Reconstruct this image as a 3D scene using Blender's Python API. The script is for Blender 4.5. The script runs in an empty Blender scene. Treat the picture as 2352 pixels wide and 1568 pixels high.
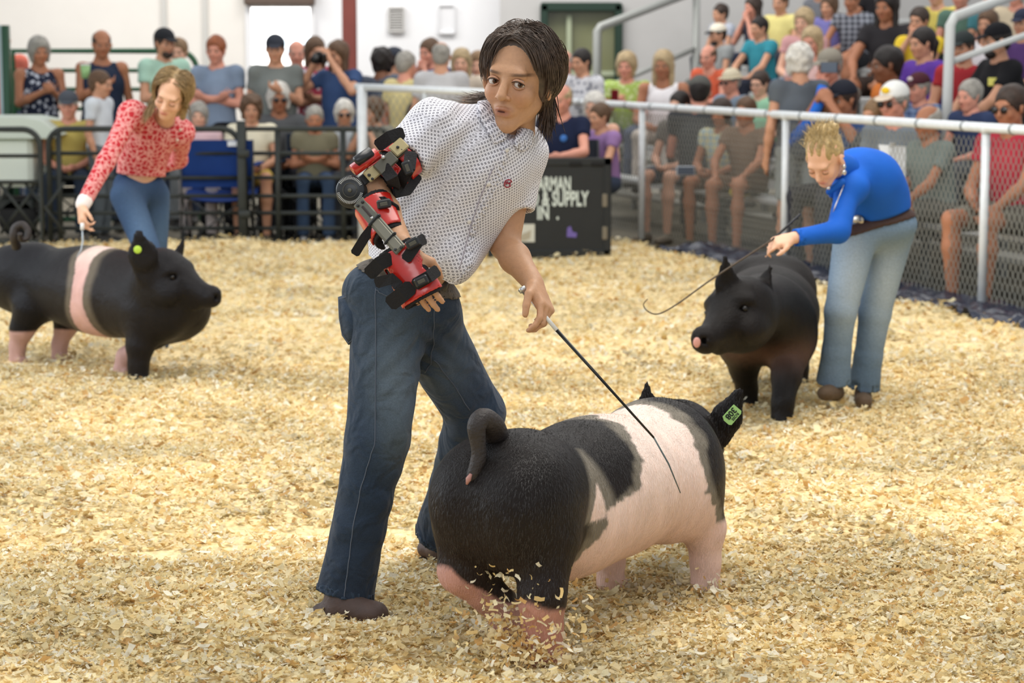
import bpy, math, random
import numpy as np
from mathutils import Vector, Matrix
random.seed(7); rng = np.random.default_rng(7)
SC = bpy.context.scene
COL = SC.collection
# ------------------------------------------------------------------ camera, world, lights, exposure
W, H, FPX, HC, HOR = 2352, 1568, 5200.0, 1.6, 115.0
TILT = math.atan((H/2-HOR)/FPX)
cd = bpy.data.cameras.new('camera'); cam = bpy.data.objects.new('camera', cd); COL.objects.link(cam)
cd.sensor_width = 36.0; cd.lens = 36.0*FPX/W
cam.location = (0, 0, HC); cam.rotation_euler = (math.pi/2-TILT, 0, 0)
cd.dof.use_dof = True; cd.dof.focus_distance = 6.35; cd.dof.aperture_fstop = 4.6
cd.clip_end = 200
SC.camera = cam
wd = bpy.data.worlds.new('world'); SC.world = wd; wd.use_nodes = True
bgn = wd.node_tree.nodes['Background']; bgn.inputs[0].default_value = (0.93, 0.96, 1.0, 1); bgn.inputs[1].default_value = 0.66
def area(name, loc, rot, size, power, color):
    l = bpy.data.lights.new(name, 'AREA'); l.shape = 'RECTANGLE'; l.size, l.size_y = size; l.energy = power; l.color = color
    o = bpy.data.objects.new(name, l); o.location = loc; o.rotation_euler = rot; COL.objects.link(o); return o
area('hall_lamp_bank', (1.2, 8.5, 6.2), (0, 0, 0), (5, 7), 520, (1.0, 0.95, 0.87))
area('stand_lamp_bank', (2.5, 19.0, 6.2), (0, 0, 0), (8, 5), 230, (1.0, 0.96, 0.9))
area('open_side_daylight', (-7.5, 9.5, 3.4), (0, math.radians(-68), 0), (4, 9), 420, (0.86, 0.93, 1.0))
area('open_front_daylight', (-2.2, -2.5, 4.6), (math.radians(58), 0, math.radians(-14)), (6, 2.5), 150, (0.95, 0.97, 1.0))
area('wall_fill_light', (-2.5, 23.2, 5.2), (math.radians(35), 0, 0), (8, 1.5), 330, (1.0, 0.98, 0.94))  # added fill that brightens the back wall, no fixture there
SC.view_settings.view_transform = 'Standard'; SC.view_settings.look = 'None'
SC.view_settings.gamma = 1.0; SC.view_settings.use_curve_mapping = False; SC.view_settings.exposure = 0.0
# ------------------------------------------------------------------ small maths
def V(*a): return np.array(a, dtype=float)
CT, ST = math.cos(TILT), math.sin(TILT)
def P(px, py, Y):
    """world point seen at photograph pixel px,py and standing at world distance Y"""
    a = (px-W/2)/FPX; b = -(py-H/2)/FPX
    s = Y/(b*ST+CT)
    return V(a*s, Y, HC+(b*CT-ST)*s)
def G(px, py, z=0.0):
    a = (px-W/2)/FPX; b = -(py-H/2)/FPX
    s = (z-HC)/(b*CT-ST)
    return V(a*s, (b*ST+CT)*s, z)
def XY(px, Y, z=0.0):
    # world x for a column px at distance Y and height z
    s = Y*CT+(HC-z)*ST
    return V((px-W/2)/FPX*s, Y, z)
def nrm(v):
    v = np.asarray(v, float); return v/(np.linalg.norm(v)+1e-12)
def frame(F, U):
    """columns: side (to the figure's left), forward, up"""
    F = nrm(F); U = np.asarray(U, float); U = nrm(U-F*np.dot(U, F)); S = np.cross(U, F)
    return np.stack([S, F, U], axis=1)
def lerp(a, b, t): return np.asarray(a)*(1-t)+np.asarray(b)*t
def srgb(r, g, b):
    f = lambda c: (c/255/12.92) if c/255 <= .04045 else ((c/255+.055)/1.055)**2.4
    return (f(r), f(g), f(b))
# ------------------------------------------------------------------ objects
ORG = {}
def link(o, parent, org):
    COL.objects.link(o)
    if parent is not None: o.parent = parent
    ORG[o.name] = org
def thing(name, label, cat, loc=(0, 0, 0), group=None):
    o = bpy.data.objects.new(name, None); o.empty_display_size = .1; COL.objects.link(o)
    o.location = loc; ORG[o.name] = V(*loc); o['label'] = label; o['category'] = cat
    if group: o['group'] = group
    return o
def tag(o, label=None, cat=None, group=None, kind=None):
    if label: o['label'] = label
    if cat: o['category'] = cat
    if group: o['group'] = group
    if kind: o['kind'] = kind
    return o
def obj(name, mesh, mat, parent=None, label=None, smooth=True, col=None, attrs=None, org=None):
    """mesh = (verts Nx3 in world space, list/array of faces). parent's origin is taken off the vertices."""
    v, f = mesh
    v = np.asarray(v, float).reshape(-1, 3)
    if parent is not None: o0 = ORG[parent.name]
    elif org is not None: o0 = V(*org)
    else:
        o0 = V(v[:, 0].mean(), v[:, 1].mean(), v[:, 2].min()) if len(v) else V(0, 0, 0)
    me = bpy.data.meshes.new(name)
    vv = v-o0
    if isinstance(f, np.ndarray):
        n, k = f.shape
        me.vertices.add(len(vv)); me.vertices.foreach_set('co', vv.astype(np.float32).ravel())
        me.loops.add(n*k); me.loops.foreach_set('vertex_index', f.astype(np.int32).ravel())
        me.polygons.add(n); me.polygons.foreach_set('loop_start', np.arange(0, n*k, k, dtype=np.int32))
        me.polygons.foreach_set('loop_total', np.full(n, k, dtype=np.int32))
        me.update(calc_edges=True)
    else:
        me.from_pydata([tuple(p) for p in vv], [], [tuple(int(i) for i in q) for q in f]); me.update()
    if smooth and len(me.polygons): me.polygons.foreach_set('use_smooth', [True]*len(me.polygons))
    if col is not None:
        c = np.asarray(col(v) if callable(col) else col, np.float32)
        a = me.color_attributes.new('Col', 'FLOAT_COLOR', 'POINT')
        c4 = np.ones((len(v), 4), np.float32); c4[:, :3] = c; a.data.foreach_set('color', c4.ravel())
    if attrs:
        for k_, arr in attrs.items():
            a = me.attributes.new(k_, 'FLOAT_VECTOR', 'POINT'); a.data.foreach_set('vector', np.asarray(arr, np.float32).ravel())
    if mat is not None:
        for m in (mat if isinstance(mat, (list, tuple)) else [mat]): me.materials.append(m)
    o = bpy.data.objects.new(name, me)
    link(o, parent, o0)
    if parent is None: o.location = o0
    if label: o['label'] = label
    return o
def join(*ms):
    vs, fs, n = [], [], 0
    for v, f in ms:
        v = np.asarray(v, float).reshape(-1, 3); vs.append(v); fs += [tuple(int(i)+n for i in q) for q in f]; n += len(v)
    return np.concatenate(vs), fs
def joinq(*ms):
    vs, fs, n = [], [], 0
    for v, f in ms:
        if len(v) == 0: continue
        vs.append(v); fs.append(f+n); n += len(v)
    return np.concatenate(vs), np.concatenate(fs)
def box(c, h, R=None, bev=0.0):
    """box with centre c, half sizes h; bev cuts the edges"""
    c = np.asarray(c, float); h = np.asarray(h, float)
    if bev <= 0:
        v = np.array([[x, y, z] for x in (-1, 1) for y in (-1, 1) for z in (-1, 1)], float)*h
        f = [(0, 1, 3, 2), (4, 6, 7, 5), (0, 4, 5, 1), (2, 3, 7, 6), (0, 2, 6, 4), (1, 5, 7, 3)]
    else:
        b = min(bev, *(h*.9)); v = []; ix = {}
        for x in (-1, 1):
            for y in (-1, 1):
                for z in (-1, 1):
                    for a in range(3):
                        q = np.array([x, y, z], float)*(h-b); q[a] = (x, y, z)[a]*h[a]
                        ix[(x, y, z, a)] = len(v); v.append(q)
        v = np.array(v); f = []
        for a in range(3):
            o1, o2 = [i for i in range(3) if i != a]
            for s in (-1, 1):
                q = []
                for (p1, p2) in ((-1, -1), (1, -1), (1, 1), (-1, 1)):
                    k = [0, 0, 0]; k[a] = s; k[o1] = p1; k[o2] = p2; q.append(ix[(*k, a)])
                f.append(q)
        for a in range(3):
            o1, o2 = [i for i in range(3) if i != a]
            for p1 in (-1, 1):
                for p2 in (-1, 1):
                    k0 = [0, 0, 0]; k1 = [0, 0, 0]; k0[a] = -1; k1[a] = 1
                    for k in (k0, k1): k[o1] = p1; k[o2] = p2
                    f.append([ix[(*k0, o1)], ix[(*k1, o1)], ix[(*k1, o2)], ix[(*k0, o2)]])
        for x in (-1, 1):
            for y in (-1, 1):
                for z in (-1, 1): f.append([ix[(x, y, z, 0)], ix[(x, y, z, 1)], ix[(x, y, z, 2)]])
        g = []
        for q in f:
            p = v[q]; n = np.cross(p[1]-p[0], p[2]-p[0])
            g.append(q if np.dot(n, p.mean(0)) > 0 else q[::-1])
        f = g
    if R is not None: v = v@np.asarray(R).T
    return v+c, f
def tube(pts, r, n=8, caps=True, flat=None):
    """tube along a polyline; r a number or one per point"""
    pts = [np.asarray(p, float) for p in pts]; m = len(pts)
    rr = [r]*m if np.isscalar(r) else list(r)
    t0 = nrm(pts[1]-pts[0]); up = V(0, 0, 1) if abs(t0[2]) < .9 else V(0, 1, 0)
    u = nrm(np.cross(t0, up)); v = []; f = []
    for i, p in enumerate(pts):
        t = nrm(pts[min(i+1, m-1)]-pts[max(i-1, 0)])
        u = nrm(u-t*np.dot(u, t)); w = np.cross(t, u)
        for j in range(n):
            a = 2*math.pi*j/n; v.append(p+(u*math.cos(a)+w*math.sin(a)*(flat or 1))*rr[i])
    for i in range(m-1):
        for j in range(n):
            k = (j+1) % n; f.append((i*n+j, i*n+k, (i+1)*n+k, (i+1)*n+j))
    if caps: f.append(tuple(range(n))[::-1]); f.append(tuple((m-1)*n+j for j in range(n)))
    return np.array(v), f
def disc(c, axis, r, h, n=24, bev=0.0):
    axis = nrm(axis); c = np.asarray(c, float)
    if bev: return tube([c-axis*h, c-axis*(h-bev), c+axis*(h-bev), c+axis*h], [r-bev, r, r, r-bev], n)
    return tube([c-axis*h, c+axis*h], r, n)
def ball(c, r, n=12, R=None):
    r = np.ones(3)*r; v = []; f = []
    m = n//2+1
    for i in range(m+1):
        th = math.pi*i/m
        for j in range(n):
            ph = 2*math.pi*j/n; v.append([math.sin(th)*math.cos(ph), math.sin(th)*math.sin(ph), math.cos(th)])
    for i in range(m):
        for j in range(n):
            k = (j+1) % n; f.append((i*n+j, (i+1)*n+j, (i+1)*n+k, i*n+k))
    v = np.array(v)*r
    if R is not None: v = v@np.asarray(R).T
    return v+np.asarray(c), f
def prism(poly, c, R, h):
    """extrude 2-D outline (x, z in frame R: columns side, forward, up) by +-h along forward"""
    n = len(poly); v = []
    for s in (-h, h):
        for x, z in poly: v.append(np.asarray(c)+R@np.array([x, s, z]))
    f = [tuple(range(n)), tuple(range(2*n-1, n-1, -1))]+[(i, i+n, (i+1) % n+n, (i+1) % n) for i in range(n)]
    return np.array(v), f
# ------------------------------------------------------------------ implicit bodies -> mesh
def cap(a, b, ra, rb=None, sq=None):
    """tapered limb; sq=(axis, factor) squashes the section along an axis"""
    return ('c', np.asarray(a, float), np.asarray(b, float), ra, ra if rb is None else rb, sq)
def ell(c, r, R=None): return ('e', np.asarray(c, float), np.asarray(r, float), np.eye(3) if R is None else np.asarray(R, float))
def rbox(c, h, R=None, rd=.01): return ('b', np.asarray(c, float), np.asarray(h, float), np.eye(3) if R is None else np.asarray(R, float), rd)
def bounds(prims, pad=.03):
    lo = np.full(3, 1e9); hi = -lo
    for p in prims:
        l, h = pb(p); lo = np.minimum(lo, l); hi = np.maximum(hi, h)
    return lo-pad, hi+pad
def pb(p):
    if p[0] == 'c':
        r = max(p[3], p[4]); return np.minimum(p[1], p[2])-r, np.maximum(p[1], p[2])+r
    if p[0] == 'e':
        e = np.sqrt(((p[3]*p[2])**2).sum(1)); return p[1]-e, p[1]+e
    e = (np.abs(p[3])*p[2]).sum(1)+p[4]; return p[1]-e, p[1]+e
def pd(p, X, Y, Z):
    if p[0] == 'c':
        _, a, b, ra, rb, sq = p
        x, y, z = X-a[0], Y-a[1], Z-a[2]; d = b-a
        L = float(d@d)+1e-12
        t = np.clip((x*d[0]+y*d[1]+z*d[2])/L, 0, 1)
        x = x-t*d[0]; y = y-t*d[1]; z = z-t*d[2]
        q = x*x+y*y+z*z
        if sq is not None:
            n, s = sq; w = x*n[0]+y*n[1]+z*n[2]
            return np.sqrt(np.maximum(q+w*w*(1/s**2-1), 0))-(ra+(rb-ra)*t)
        return np.sqrt(q)-(ra+(rb-ra)*t)
    _, c, r, R = p[:4]
    x, y, z = X-c[0], Y-c[1], Z-c[2]
    u = x*R[0, 0]+y*R[1, 0]+z*R[2, 0]; v = x*R[0, 1]+y*R[1, 1]+z*R[2, 1]; w = x*R[0, 2]+y*R[1, 2]+z*R[2, 2]
    if p[0] == 'e':
        k0 = np.sqrt((u/r[0])**2+(v/r[1])**2+(w/r[2])**2)+1e-9; k1 = np.sqrt((u/r[0]**2)**2+(v/r[1]**2)**2+(w/r[2]**2)**2)+1e-9
        return k0*(k0-1)/k1
    u, v, w = abs(u)-r[0], abs(v)-r[1], abs(w)-r[2]
    return np.sqrt(np.maximum(u, 0)**2+np.maximum(v, 0)**2+np.maximum(w, 0)**2)+np.minimum(np.maximum(u, np.maximum(v, w)), 0)-p[4]
class Grid:
    def __init__(s, lo, hi, vox):
        s.lo = np.asarray(lo, float); s.vox = vox
        s.n = np.ceil((np.asarray(hi)-s.lo)/vox).astype(int)+1
        s.ax = [(s.lo[i]+np.arange(s.n[i])*vox).astype(np.float32) for i in range(3)]
    def X(s): return s.ax[0][:, None, None], s.ax[1][None, :, None], s.ax[2][None, None, :]
    def add(s, D, prims, k=.02):
        for p in prims:
            kk = k
            if p[0] == 'k': kk = p[1]; p = p[2]
            l, h = pb(p); pad = kk+3*s.vox+.02
            i0 = np.clip(np.floor((l-pad-s.lo)/s.vox).astype(int), 0, s.n-1); i1 = np.clip(np.ceil((h+pad-s.lo)/s.vox).astype(int)+1, 1, s.n)
            if (i1 <= i0).any(): continue
            sl = tuple(slice(i0[i], i1[i]) for i in range(3))
            d = pd(p, s.ax[0][sl[0]][:, None, None], s.ax[1][sl[1]][None, :, None], s.ax[2][sl[2]][None, None, :])
            e = D[sl]
            if kk > 0:
                hh = np.maximum(kk-np.abs(e-d), 0)/kk; D[sl] = np.minimum(e, d)-hh*hh*kk*.25
            else: D[sl] = np.minimum(e, d)
        return D
    def sub(s, D, prims, k=.004):
        E = s.add(np.full(tuple(s.n), 1.0, np.float32), prims, 0)
        d = -E; hh = np.maximum(k-np.abs(D-d), 0)/k
        return np.maximum(D, d)+hh*hh*k*.25
    def field(s, prims, k=.02): return s.add(np.full(tuple(s.n), 1.0, np.float32), prims, k)
    def mesh(s, D):
        D = D.copy()
        for a in range(3):
            for e in (0, -1):
                ix = [slice(None)]*3; ix[a] = e; D[tuple(ix)] = np.maximum(D[tuple(ix)], 1e-3)
        S = D < 0
        c = np.zeros(tuple(s.n-1), np.int8)
        for i in (0, 1):
            for j in (0, 1):
                for k in (0, 1): c += S[i:s.n[0]-1+i, j:s.n[1]-1+j, k:s.n[2]-1+k]
        act = (c > 0) & (c < 8)
        idx = np.argwhere(act)
        if len(idx) == 0: return np.zeros((0, 3)), np.zeros((0, 4), int)
        m = np.full(act.shape, -1, np.int32); m[act] = np.arange(len(idx))
        acc = np.zeros((len(idx), 3)); cnt = np.zeros(len(idx))
        cor = {}
        for i in (0, 1):
            for j in (0, 1):
                for k in (0, 1): cor[(i, j, k)] = D[idx[:, 0]+i, idx[:, 1]+j, idx[:, 2]+k]
        for a in range(3):
            for o in ((0, 0), (0, 1), (1, 0), (1, 1)):
                p = [0, 0, 0]; q = [i for i in range(3) if i != a]; p[q[0]], p[q[1]] = o; r = list(p); r[a] = 1
                d0, d1 = cor[tuple(p)], cor[tuple(r)]
                x = (d0 < 0) != (d1 < 0)
                t = np.where(x, d0/np.where(x, d0-d1, 1), 0)
                pt = np.tile(np.array(p, float), (len(idx), 1)); pt[:, a] = t
                acc[x] += pt[x]; cnt[x] += 1
        v = s.lo+(idx+acc/np.maximum(cnt, 1)[:, None])*s.vox
        F = []
        for a in range(3):
            b, c_ = [(1, 2), (2, 0), (0, 1)][a]
            s0 = [slice(None)]*3; s1 = [slice(None)]*3; s0[a] = slice(0, -1); s1[a] = slice(1, None)
            A, B = S[tuple(s0)], S[tuple(s1)]
            for flip, M in ((0, A & ~B), (1, ~A & B)):
                e = np.argwhere(M)
                e = e[(e[:, b] > 0) & (e[:, c_] > 0) & (e[:, b] < act.shape[b]) & (e[:, c_] < act.shape[c_])]
                if not len(e): continue
                q = []
                for (db, dc) in ((1, 1), (0, 1), (0, 0), (1, 0)):
                    w = e.copy(); w[:, b] -= db; w[:, c_] -= dc; q.append(m[w[:, 0], w[:, 1], w[:, 2]])
                q = np.stack(q, 1)
                if flip: q = q[:, ::-1]
                F.append(q)
        F = np.concatenate(F); F = F[(F >= 0).all(1)]
        return v, F
def blob(prims, vox=.012, k=.02, subs=None, fn=None, pad=.03, ksub=.004):
    fl = [p[2] if p[0] == 'k' else p for p in prims]
    lo, hi = bounds(fl, pad); g = Grid(lo, hi, vox); D = g.field(prims, k)
    if subs: D = g.sub(D, subs, ksub)
    if fn: D = fn(D, *g.X())
    return g.mesh(D)
def waves(X, Y, Z, seed, freq, n=6):
    """cheap smooth noise from summed sines, about -1..1"""
    r = np.random.default_rng(seed); o = 0
    for i in range(n):
        d = r.normal(size=3); d /= np.linalg.norm(d); f = freq*(0.6+0.9*r.random())
        o = o+np.sin(X*d[0]*f+Y*d[1]*f+Z*d[2]*f+r.random()*6.28)
    return o/math.sqrt(n)
def vnormals(mesh):
    v, f = mesh; n = np.zeros_like(v); f = np.asarray(f); c = np.cross(v[f[:, 2]]-v[f[:, 0]], v[f[:, 3]]-v[f[:, 1]])
    for j in range(4): np.add.at(n, f[:, j], c)
    return n/(np.linalg.norm(n, axis=1)[:, None]+1e-12)
def nz(v, seed, freq, n=6): return waves(v[:, 0], v[:, 1], v[:, 2], seed, freq, n)
# ------------------------------------------------------------------ materials
MATS = {}
def mat(key, color=(.5, .5, .5), rough=.7, metal=0.0, spec=.4, var=.0, vscale=8, bump=.0, bscale=60, sheen=0, stretch=None, sss=0, attr=False, coat=0, bump2=0, b2scale=8, alpha=1):
    if key in MATS: return MATS[key]
    m = bpy.data.materials.new(key); m.use_nodes = True; nt = m.node_tree; N = nt.nodes; L = nt.links
    b = N['Principled BSDF']; b.inputs['Roughness'].default_value = rough; b.inputs['Metallic'].default_value = metal
    b.inputs['Specular IOR Level'].default_value = spec
    if sheen: b.inputs['Sheen Weight'].default_value = sheen
    if coat: b.inputs['Coat Weight'].default_value = coat; b.inputs['Coat Roughness'].default_value = .12
    if sss:
        b.inputs['Subsurface Weight'].default_value = sss; b.inputs['Subsurface Radius'].default_value = (.012, .005, .003); b.inputs['Subsurface Scale'].default_value = 1.0
    tc = N.new('ShaderNodeTexCoord'); mp = N.new('ShaderNodeMapping'); L.new(tc.outputs['Object'], mp.inputs[0])
    if stretch: mp.inputs['Scale'].default_value = stretch
    if attr:
        src = N.new('ShaderNodeAttribute'); src.attribute_name = 'Col'; cs = src.outputs['Color']
    else:
        src = N.new('ShaderNodeRGB'); src.outputs[0].default_value = (*color, 1); cs = src.outputs[0]
    if var:
        n = N.new('ShaderNodeTexNoise'); n.inputs['Scale'].default_value = vscale; n.inputs['Detail'].default_value = 5; L.new(mp.outputs[0], n.inputs[0])
        mr = N.new('ShaderNodeMapRange'); mr.inputs[1].default_value = .3; mr.inputs[2].default_value = .7; mr.inputs[3].default_value = 1-var; mr.inputs[4].default_value = 1+var
        L.new(n.outputs[0], mr.inputs[0])
        mx = N.new('ShaderNodeVectorMath'); mx.operation = 'SCALE'; L.new(cs, mx.inputs[0]); L.new(mr.outputs[0], mx.inputs['Scale']); cs = mx.outputs[0]
    L.new(cs, b.inputs['Base Color'])
    if bump:
        n = N.new('ShaderNodeTexNoise'); n.inputs['Scale'].default_value = bscale; n.inputs['Detail'].default_value = 4; L.new(mp.outputs[0], n.inputs[0])
        bp = N.new('ShaderNodeBump'); bp.inputs['Strength'].default_value = bump; bp.inputs['Distance'].default_value = .01; L.new(n.outputs[0], bp.inputs['Height'])
        last = bp
        if bump2:
            n2 = N.new('ShaderNodeTexNoise'); n2.inputs['Scale'].default_value = b2scale; n2.inputs['Detail'].default_value = 2; n2.inputs['Distortion'].default_value = .6; L.new(tc.outputs['Object'], n2.inputs[0])
            b2 = N.new('ShaderNodeBump'); b2.inputs['Strength'].default_value = bump2; b2.inputs['Distance'].default_value = .04; L.new(n2.outputs[0], b2.inputs['Height']); L.new(bp.outputs[0], b2.inputs['Normal']); last = b2
        L.new(last.outputs[0], b.inputs['Normal'])
    MATS[key] = m; return m
def hx(key, r, g, b, **k): return mat(key, srgb(r, g, b), **k)
def cloth(r, g, b): return hx('cloth_%d_%d_%d' % (r, g, b), r, g, b, rough=.85, spec=.2, var=.12, vscale=5, bump=.25, bscale=14)
def skinm(r, g, b): return hx('skin_%d_%d_%d' % (r, g, b), r, g, b, rough=.55, spec=.35, var=.06, vscale=18)
def hairm(r, g, b): return hx('hair_%d_%d_%d' % (r, g, b), r, g, b, rough=.55, spec=.4, var=.3, vscale=30, bump=.5, bscale=60)
# ------------------------------------------------------------------ the setting
FD = V(.3137, -.9495, 0); FN = V(.9495, .3137, 0); F0 = V(2.0, 16.6, 0)      # ring fence: direction, outward normal, a point on it
def fence_pt(t, q=0.0, z=0.0): return F0+FD*t+FN*q+V(0, 0, z)
def solve_row(px, q):
    """point on the line q metres beyond the fence that shows at photograph column px"""
    a = (px-W/2)/FPX
    p = F0+FN*q
    t = (a*p[1]-p[0])/(FD[0]-a*FD[1])
    return p+FD*t
def struct(name, mesh, m, **k):
    o = obj(name, mesh, m, smooth=False, **k); o['kind'] = 'structure'; return o
conc = hx('concrete', 108, 102, 88, rough=.9, var=.15, vscale=3, bump=.2, bscale=30)
struct('floor', box((0, 14, -.11), (16, 20, .05)), conc)
cream = hx('wall_cream', 238, 233, 226, rough=.8, var=.03, vscale=2)
bright = hx('wall_white', 240, 240, 242, rough=.8, var=.02, vscale=2)
grey = hx('wall_grey', 186, 184, 181, rough=.85, var=.04, vscale=3, bump=.15, bscale=20)
YW = 27.0
def wx(px): return (px-W/2)/FPX*YW*1.0
def slab(name, px0, px1, z0, z1, m, Y=YW, th=.1, x0=None, x1=None):
    a = wx(px0)*Y/YW if x0 is None else x0; b = wx(px1)*Y/YW if x1 is None else x1
    return struct(name, box(((a+b)/2, Y+th, (z0+z1)/2), ((b-a)/2, th, (z1-z0)/2)), m)
DT = 2.10
w1 = slab('wall_back', 0, 575, 0, 5.5, cream, x0=-12)
w2 = slab('wall_back', 725, 1168, 0, 5.5, bright)
w3 = slab('wall_back', 575, 725, DT, 5.5, bright)
for px in (385, 478): slab('trim_1' if px == 385 else 'trim_2', px-5, px+5, 0, 5.5, hx('seam_grey', 205, 203, 198), Y=YW-.06, th=.03)
# roller door housing over the bright doorway, with its frame
d1 = thing('door_1', 'open doorway to bright daylight under a brown roller housing', 'doorway', (wx(650), YW, 0)); d1['kind'] = 'structure'; del d1['category']
brownm = hx('brown_metal', 96, 80, 70, rough=.6)
obj('roller_housing', box((wx(650), YW-.1, DT+.16), (wx(725)-wx(650)+.02, .12, .14), bev=.02), brownm, d1, smooth=False)
for px in (577, 724): obj('jamb', box((wx(px), YW-.03, DT/2), (.03, .06, DT/2), bev=.01), bright, d1, smooth=False)
struct('trim_3', box((-.2, 38, -.01), (30, 10, .01)), hx('gravel', 215, 212, 205, rough=.9, var=.1, vscale=2))
# pale building added behind the doorway so that the opening shows white
bd = thing('building', 'white building in full daylight seen through the open doorway', 'building', (-2.8, 33, 0))
wsd = hx('backdrop_white', 240, 240, 240, rough=.8)
for i in range(16): obj('backdrop_board', box((-2.8, 33-.01*(i % 2), .14+i*.28), (4.5, .03, .139)), wsd, bd, smooth=False)
obj('backdrop_window', box((-3.05, 32.93, 1.72), (.22, .02, .22), bev=.01), hx('backdrop_pale', 196, 212, 226, rough=.2), bd, smooth=False)
area('backdrop_daylight', (-2.8, 29.5, 6.5), (math.radians(48), 0, 0), (6, 3), 2600, (1, .99, .97))  # area lamp added outside to light the white boards past full white
# grey block wall on the right with block courses as relief
def wallmat():
    m = hx('block_wall', 188, 186, 184, rough=.85, var=.03, vscale=3); nt = m.node_tree; N = nt.nodes; L = nt.links
    b = N['Principled BSDF']; br = N.new('ShaderNodeTexBrick'); tc = N.new('ShaderNodeTexCoord'); mp = N.new('ShaderNodeMapping')
    mp.inputs['Rotation'].default_value = (math.pi/2, 0, 0); L.new(tc.outputs['Object'], mp.inputs[0]); L.new(mp.outputs[0], br.inputs[0])
    br.inputs['Scale'].default_value = 1; br.inputs['Brick Width'].default_value = .4; br.inputs['Row Height'].default_value = .2; br.inputs['Mortar Size'].default_value = .008
    bp = N.new('ShaderNodeBump'); bp.inputs['Strength'].default_value = .4; bp.inputs['Distance'].default_value = .01; bp.invert = True
    L.new(br.outputs['Fac'], bp.inputs['Height']); L.new(bp.outputs[0], b.inputs['Normal']); return m
bw = wallmat()
YR = 26.2
def rx(px): return (px-W/2)/FPX*YR
struct('wall_right', box(((rx(1168)+rx(1243))/2, YR+.1, 2.75), ((rx(1243)-rx(1168))/2, .1, 2.75)), bw)
struct('wall_right', box(((rx(1424)+9)/2, YR+.1, 2.75), ((9-rx(1424))/2, .1, 2.75)), bw)
DZ = 2.12
struct('wall_right', box(((rx(1243)+rx(1424))/2, YR+.1, (DZ+5.5)/2), ((rx(1424)-rx(1243))/2, .1, (5.5-DZ)/2)), bw)
struct('wall_right', box((rx(1168)-.05, (YR+YW)/2+.1, 2.75), (.05, (YW-YR)/2+.1, 2.75)), bw)
# green framed glazed door
d2 = thing('door_2', 'dark green framed glass door in the grey block wall', 'door', (rx(1333), YR, 0)); d2['kind'] = 'structure'; del d2['category']
gm = hx('dark_green_paint', 28, 52, 40, rough=.45)
for px in (1249, 1418): obj('door_frame', box((rx(px), YR-.02, DZ/2), (.045, .08, DZ/2), bev=.01), gm, d2, smooth=False)
obj('door_frame', box((rx(1333), YR-.02, DZ-.03), (rx(1424)-rx(1333), .08, .05), bev=.01), gm, d2, smooth=False)
gl = hx('dim_glass', 122, 124, 92, rough=.12, spec=.6)
obj('pane', box((rx(1333), YR+.1, 1.72), (rx(1418)-rx(1333), .01, .38)), gl, d2, smooth=False)
obj('pane', box((rx(1333), YR+.1, .66), (rx(1418)-rx(1333), .01, .66)), hx('pale_glass', 176, 188, 150, rough=.2, spec=.5), d2, smooth=False)
mul = hx('pale_mullion', 170, 178, 150, rough=.5)
obj('mullion', box((rx(1306), YR+.04, 1.0), (.03, .03, 1.0), bev=.008), mul, d2, smooth=False)
obj('mullion', box((rx(1333), YR+.05, 1.33), (rx(1418)-rx(1333), .025, .03), bev=.008), mul, d2, smooth=False)
# red steel column and the two louvred vents
c = thing('steel_column', 'dark red painted steel column against the white back wall', 'column', (XY(806, 25.5)[0], 25.5, 0))
redp = hx('oxide_red', 118, 58, 50, rough=.6, var=.08, vscale=6)
cx = XY(806, 25.5)[0]
obj('flange', box((cx, 25.42, 2.7), (.075, .012, 2.7), bev=.004), redp, c, smooth=False)
obj('flange', box((cx, 25.62, 2.7), (.075, .012, 2.7), bev=.004), redp, c, smooth=False)
obj('web', box((cx, 25.52, 2.7), (.01, .1, 2.7)), redp, c, smooth=False)
obj('base_plate', box((cx, 25.52, .012), (.13, .16, .012)), redp, c, smooth=False)
for (p0, p1, y0, y1, lab, fm) in ((893, 928, 18, 72, 'small grey louvred wall vent right of the red column', (205, 203, 200)), (1008, 1044, 12, 76, 'white framed wall hatch beside the boy’s hair, right of the louvred vent', (232, 232, 234))):
    lab = lab.replace('’', "'")
    a, b = P(p0, y0, YW-.05), P(p1, y1, YW-.05)
    t = thing('wall_vent', lab, 'vent' if p0 < 900 else 'hatch', (float((a[0]+b[0])/2), YW-.05, float(b[2])))
    m1 = hx('vent_%d' % fm[0], *fm, rough=.6); x0, x1, z0, z1 = a[0], b[0], b[2], a[2]
    for (cc, hh) in (((x0, (z0+z1)/2), (.012, (z1-z0)/2)), ((x1, (z0+z1)/2), (.012, (z1-z0)/2)), (((x0+x1)/2, z0), ((x1-x0)/2, .012)), (((x0+x1)/2, z1), ((x1-x0)/2, .012))):
        obj('frame', box((cc[0], YW-.04, cc[1]), (hh[0], .035, hh[1]), bev=.004), m1, t, smooth=False)
    if p0 < 900:
        for i in range(9):
            R = np.array(Matrix.Rotation(math.radians(35), 3, 'X'))
            obj('slat', box(((x0+x1)/2, YW-.045, z0+(z1-z0)*(i+.5)/9), ((x1-x0)/2-.01, .022, .003), R), m1, t, smooth=False)
    else: obj('hatch_panel', box(((x0+x1)/2, YW-.03, (z0+z1)/2), ((x1-x0)/2, .01, (z1-z0)/2)), m1, t, smooth=False)
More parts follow.
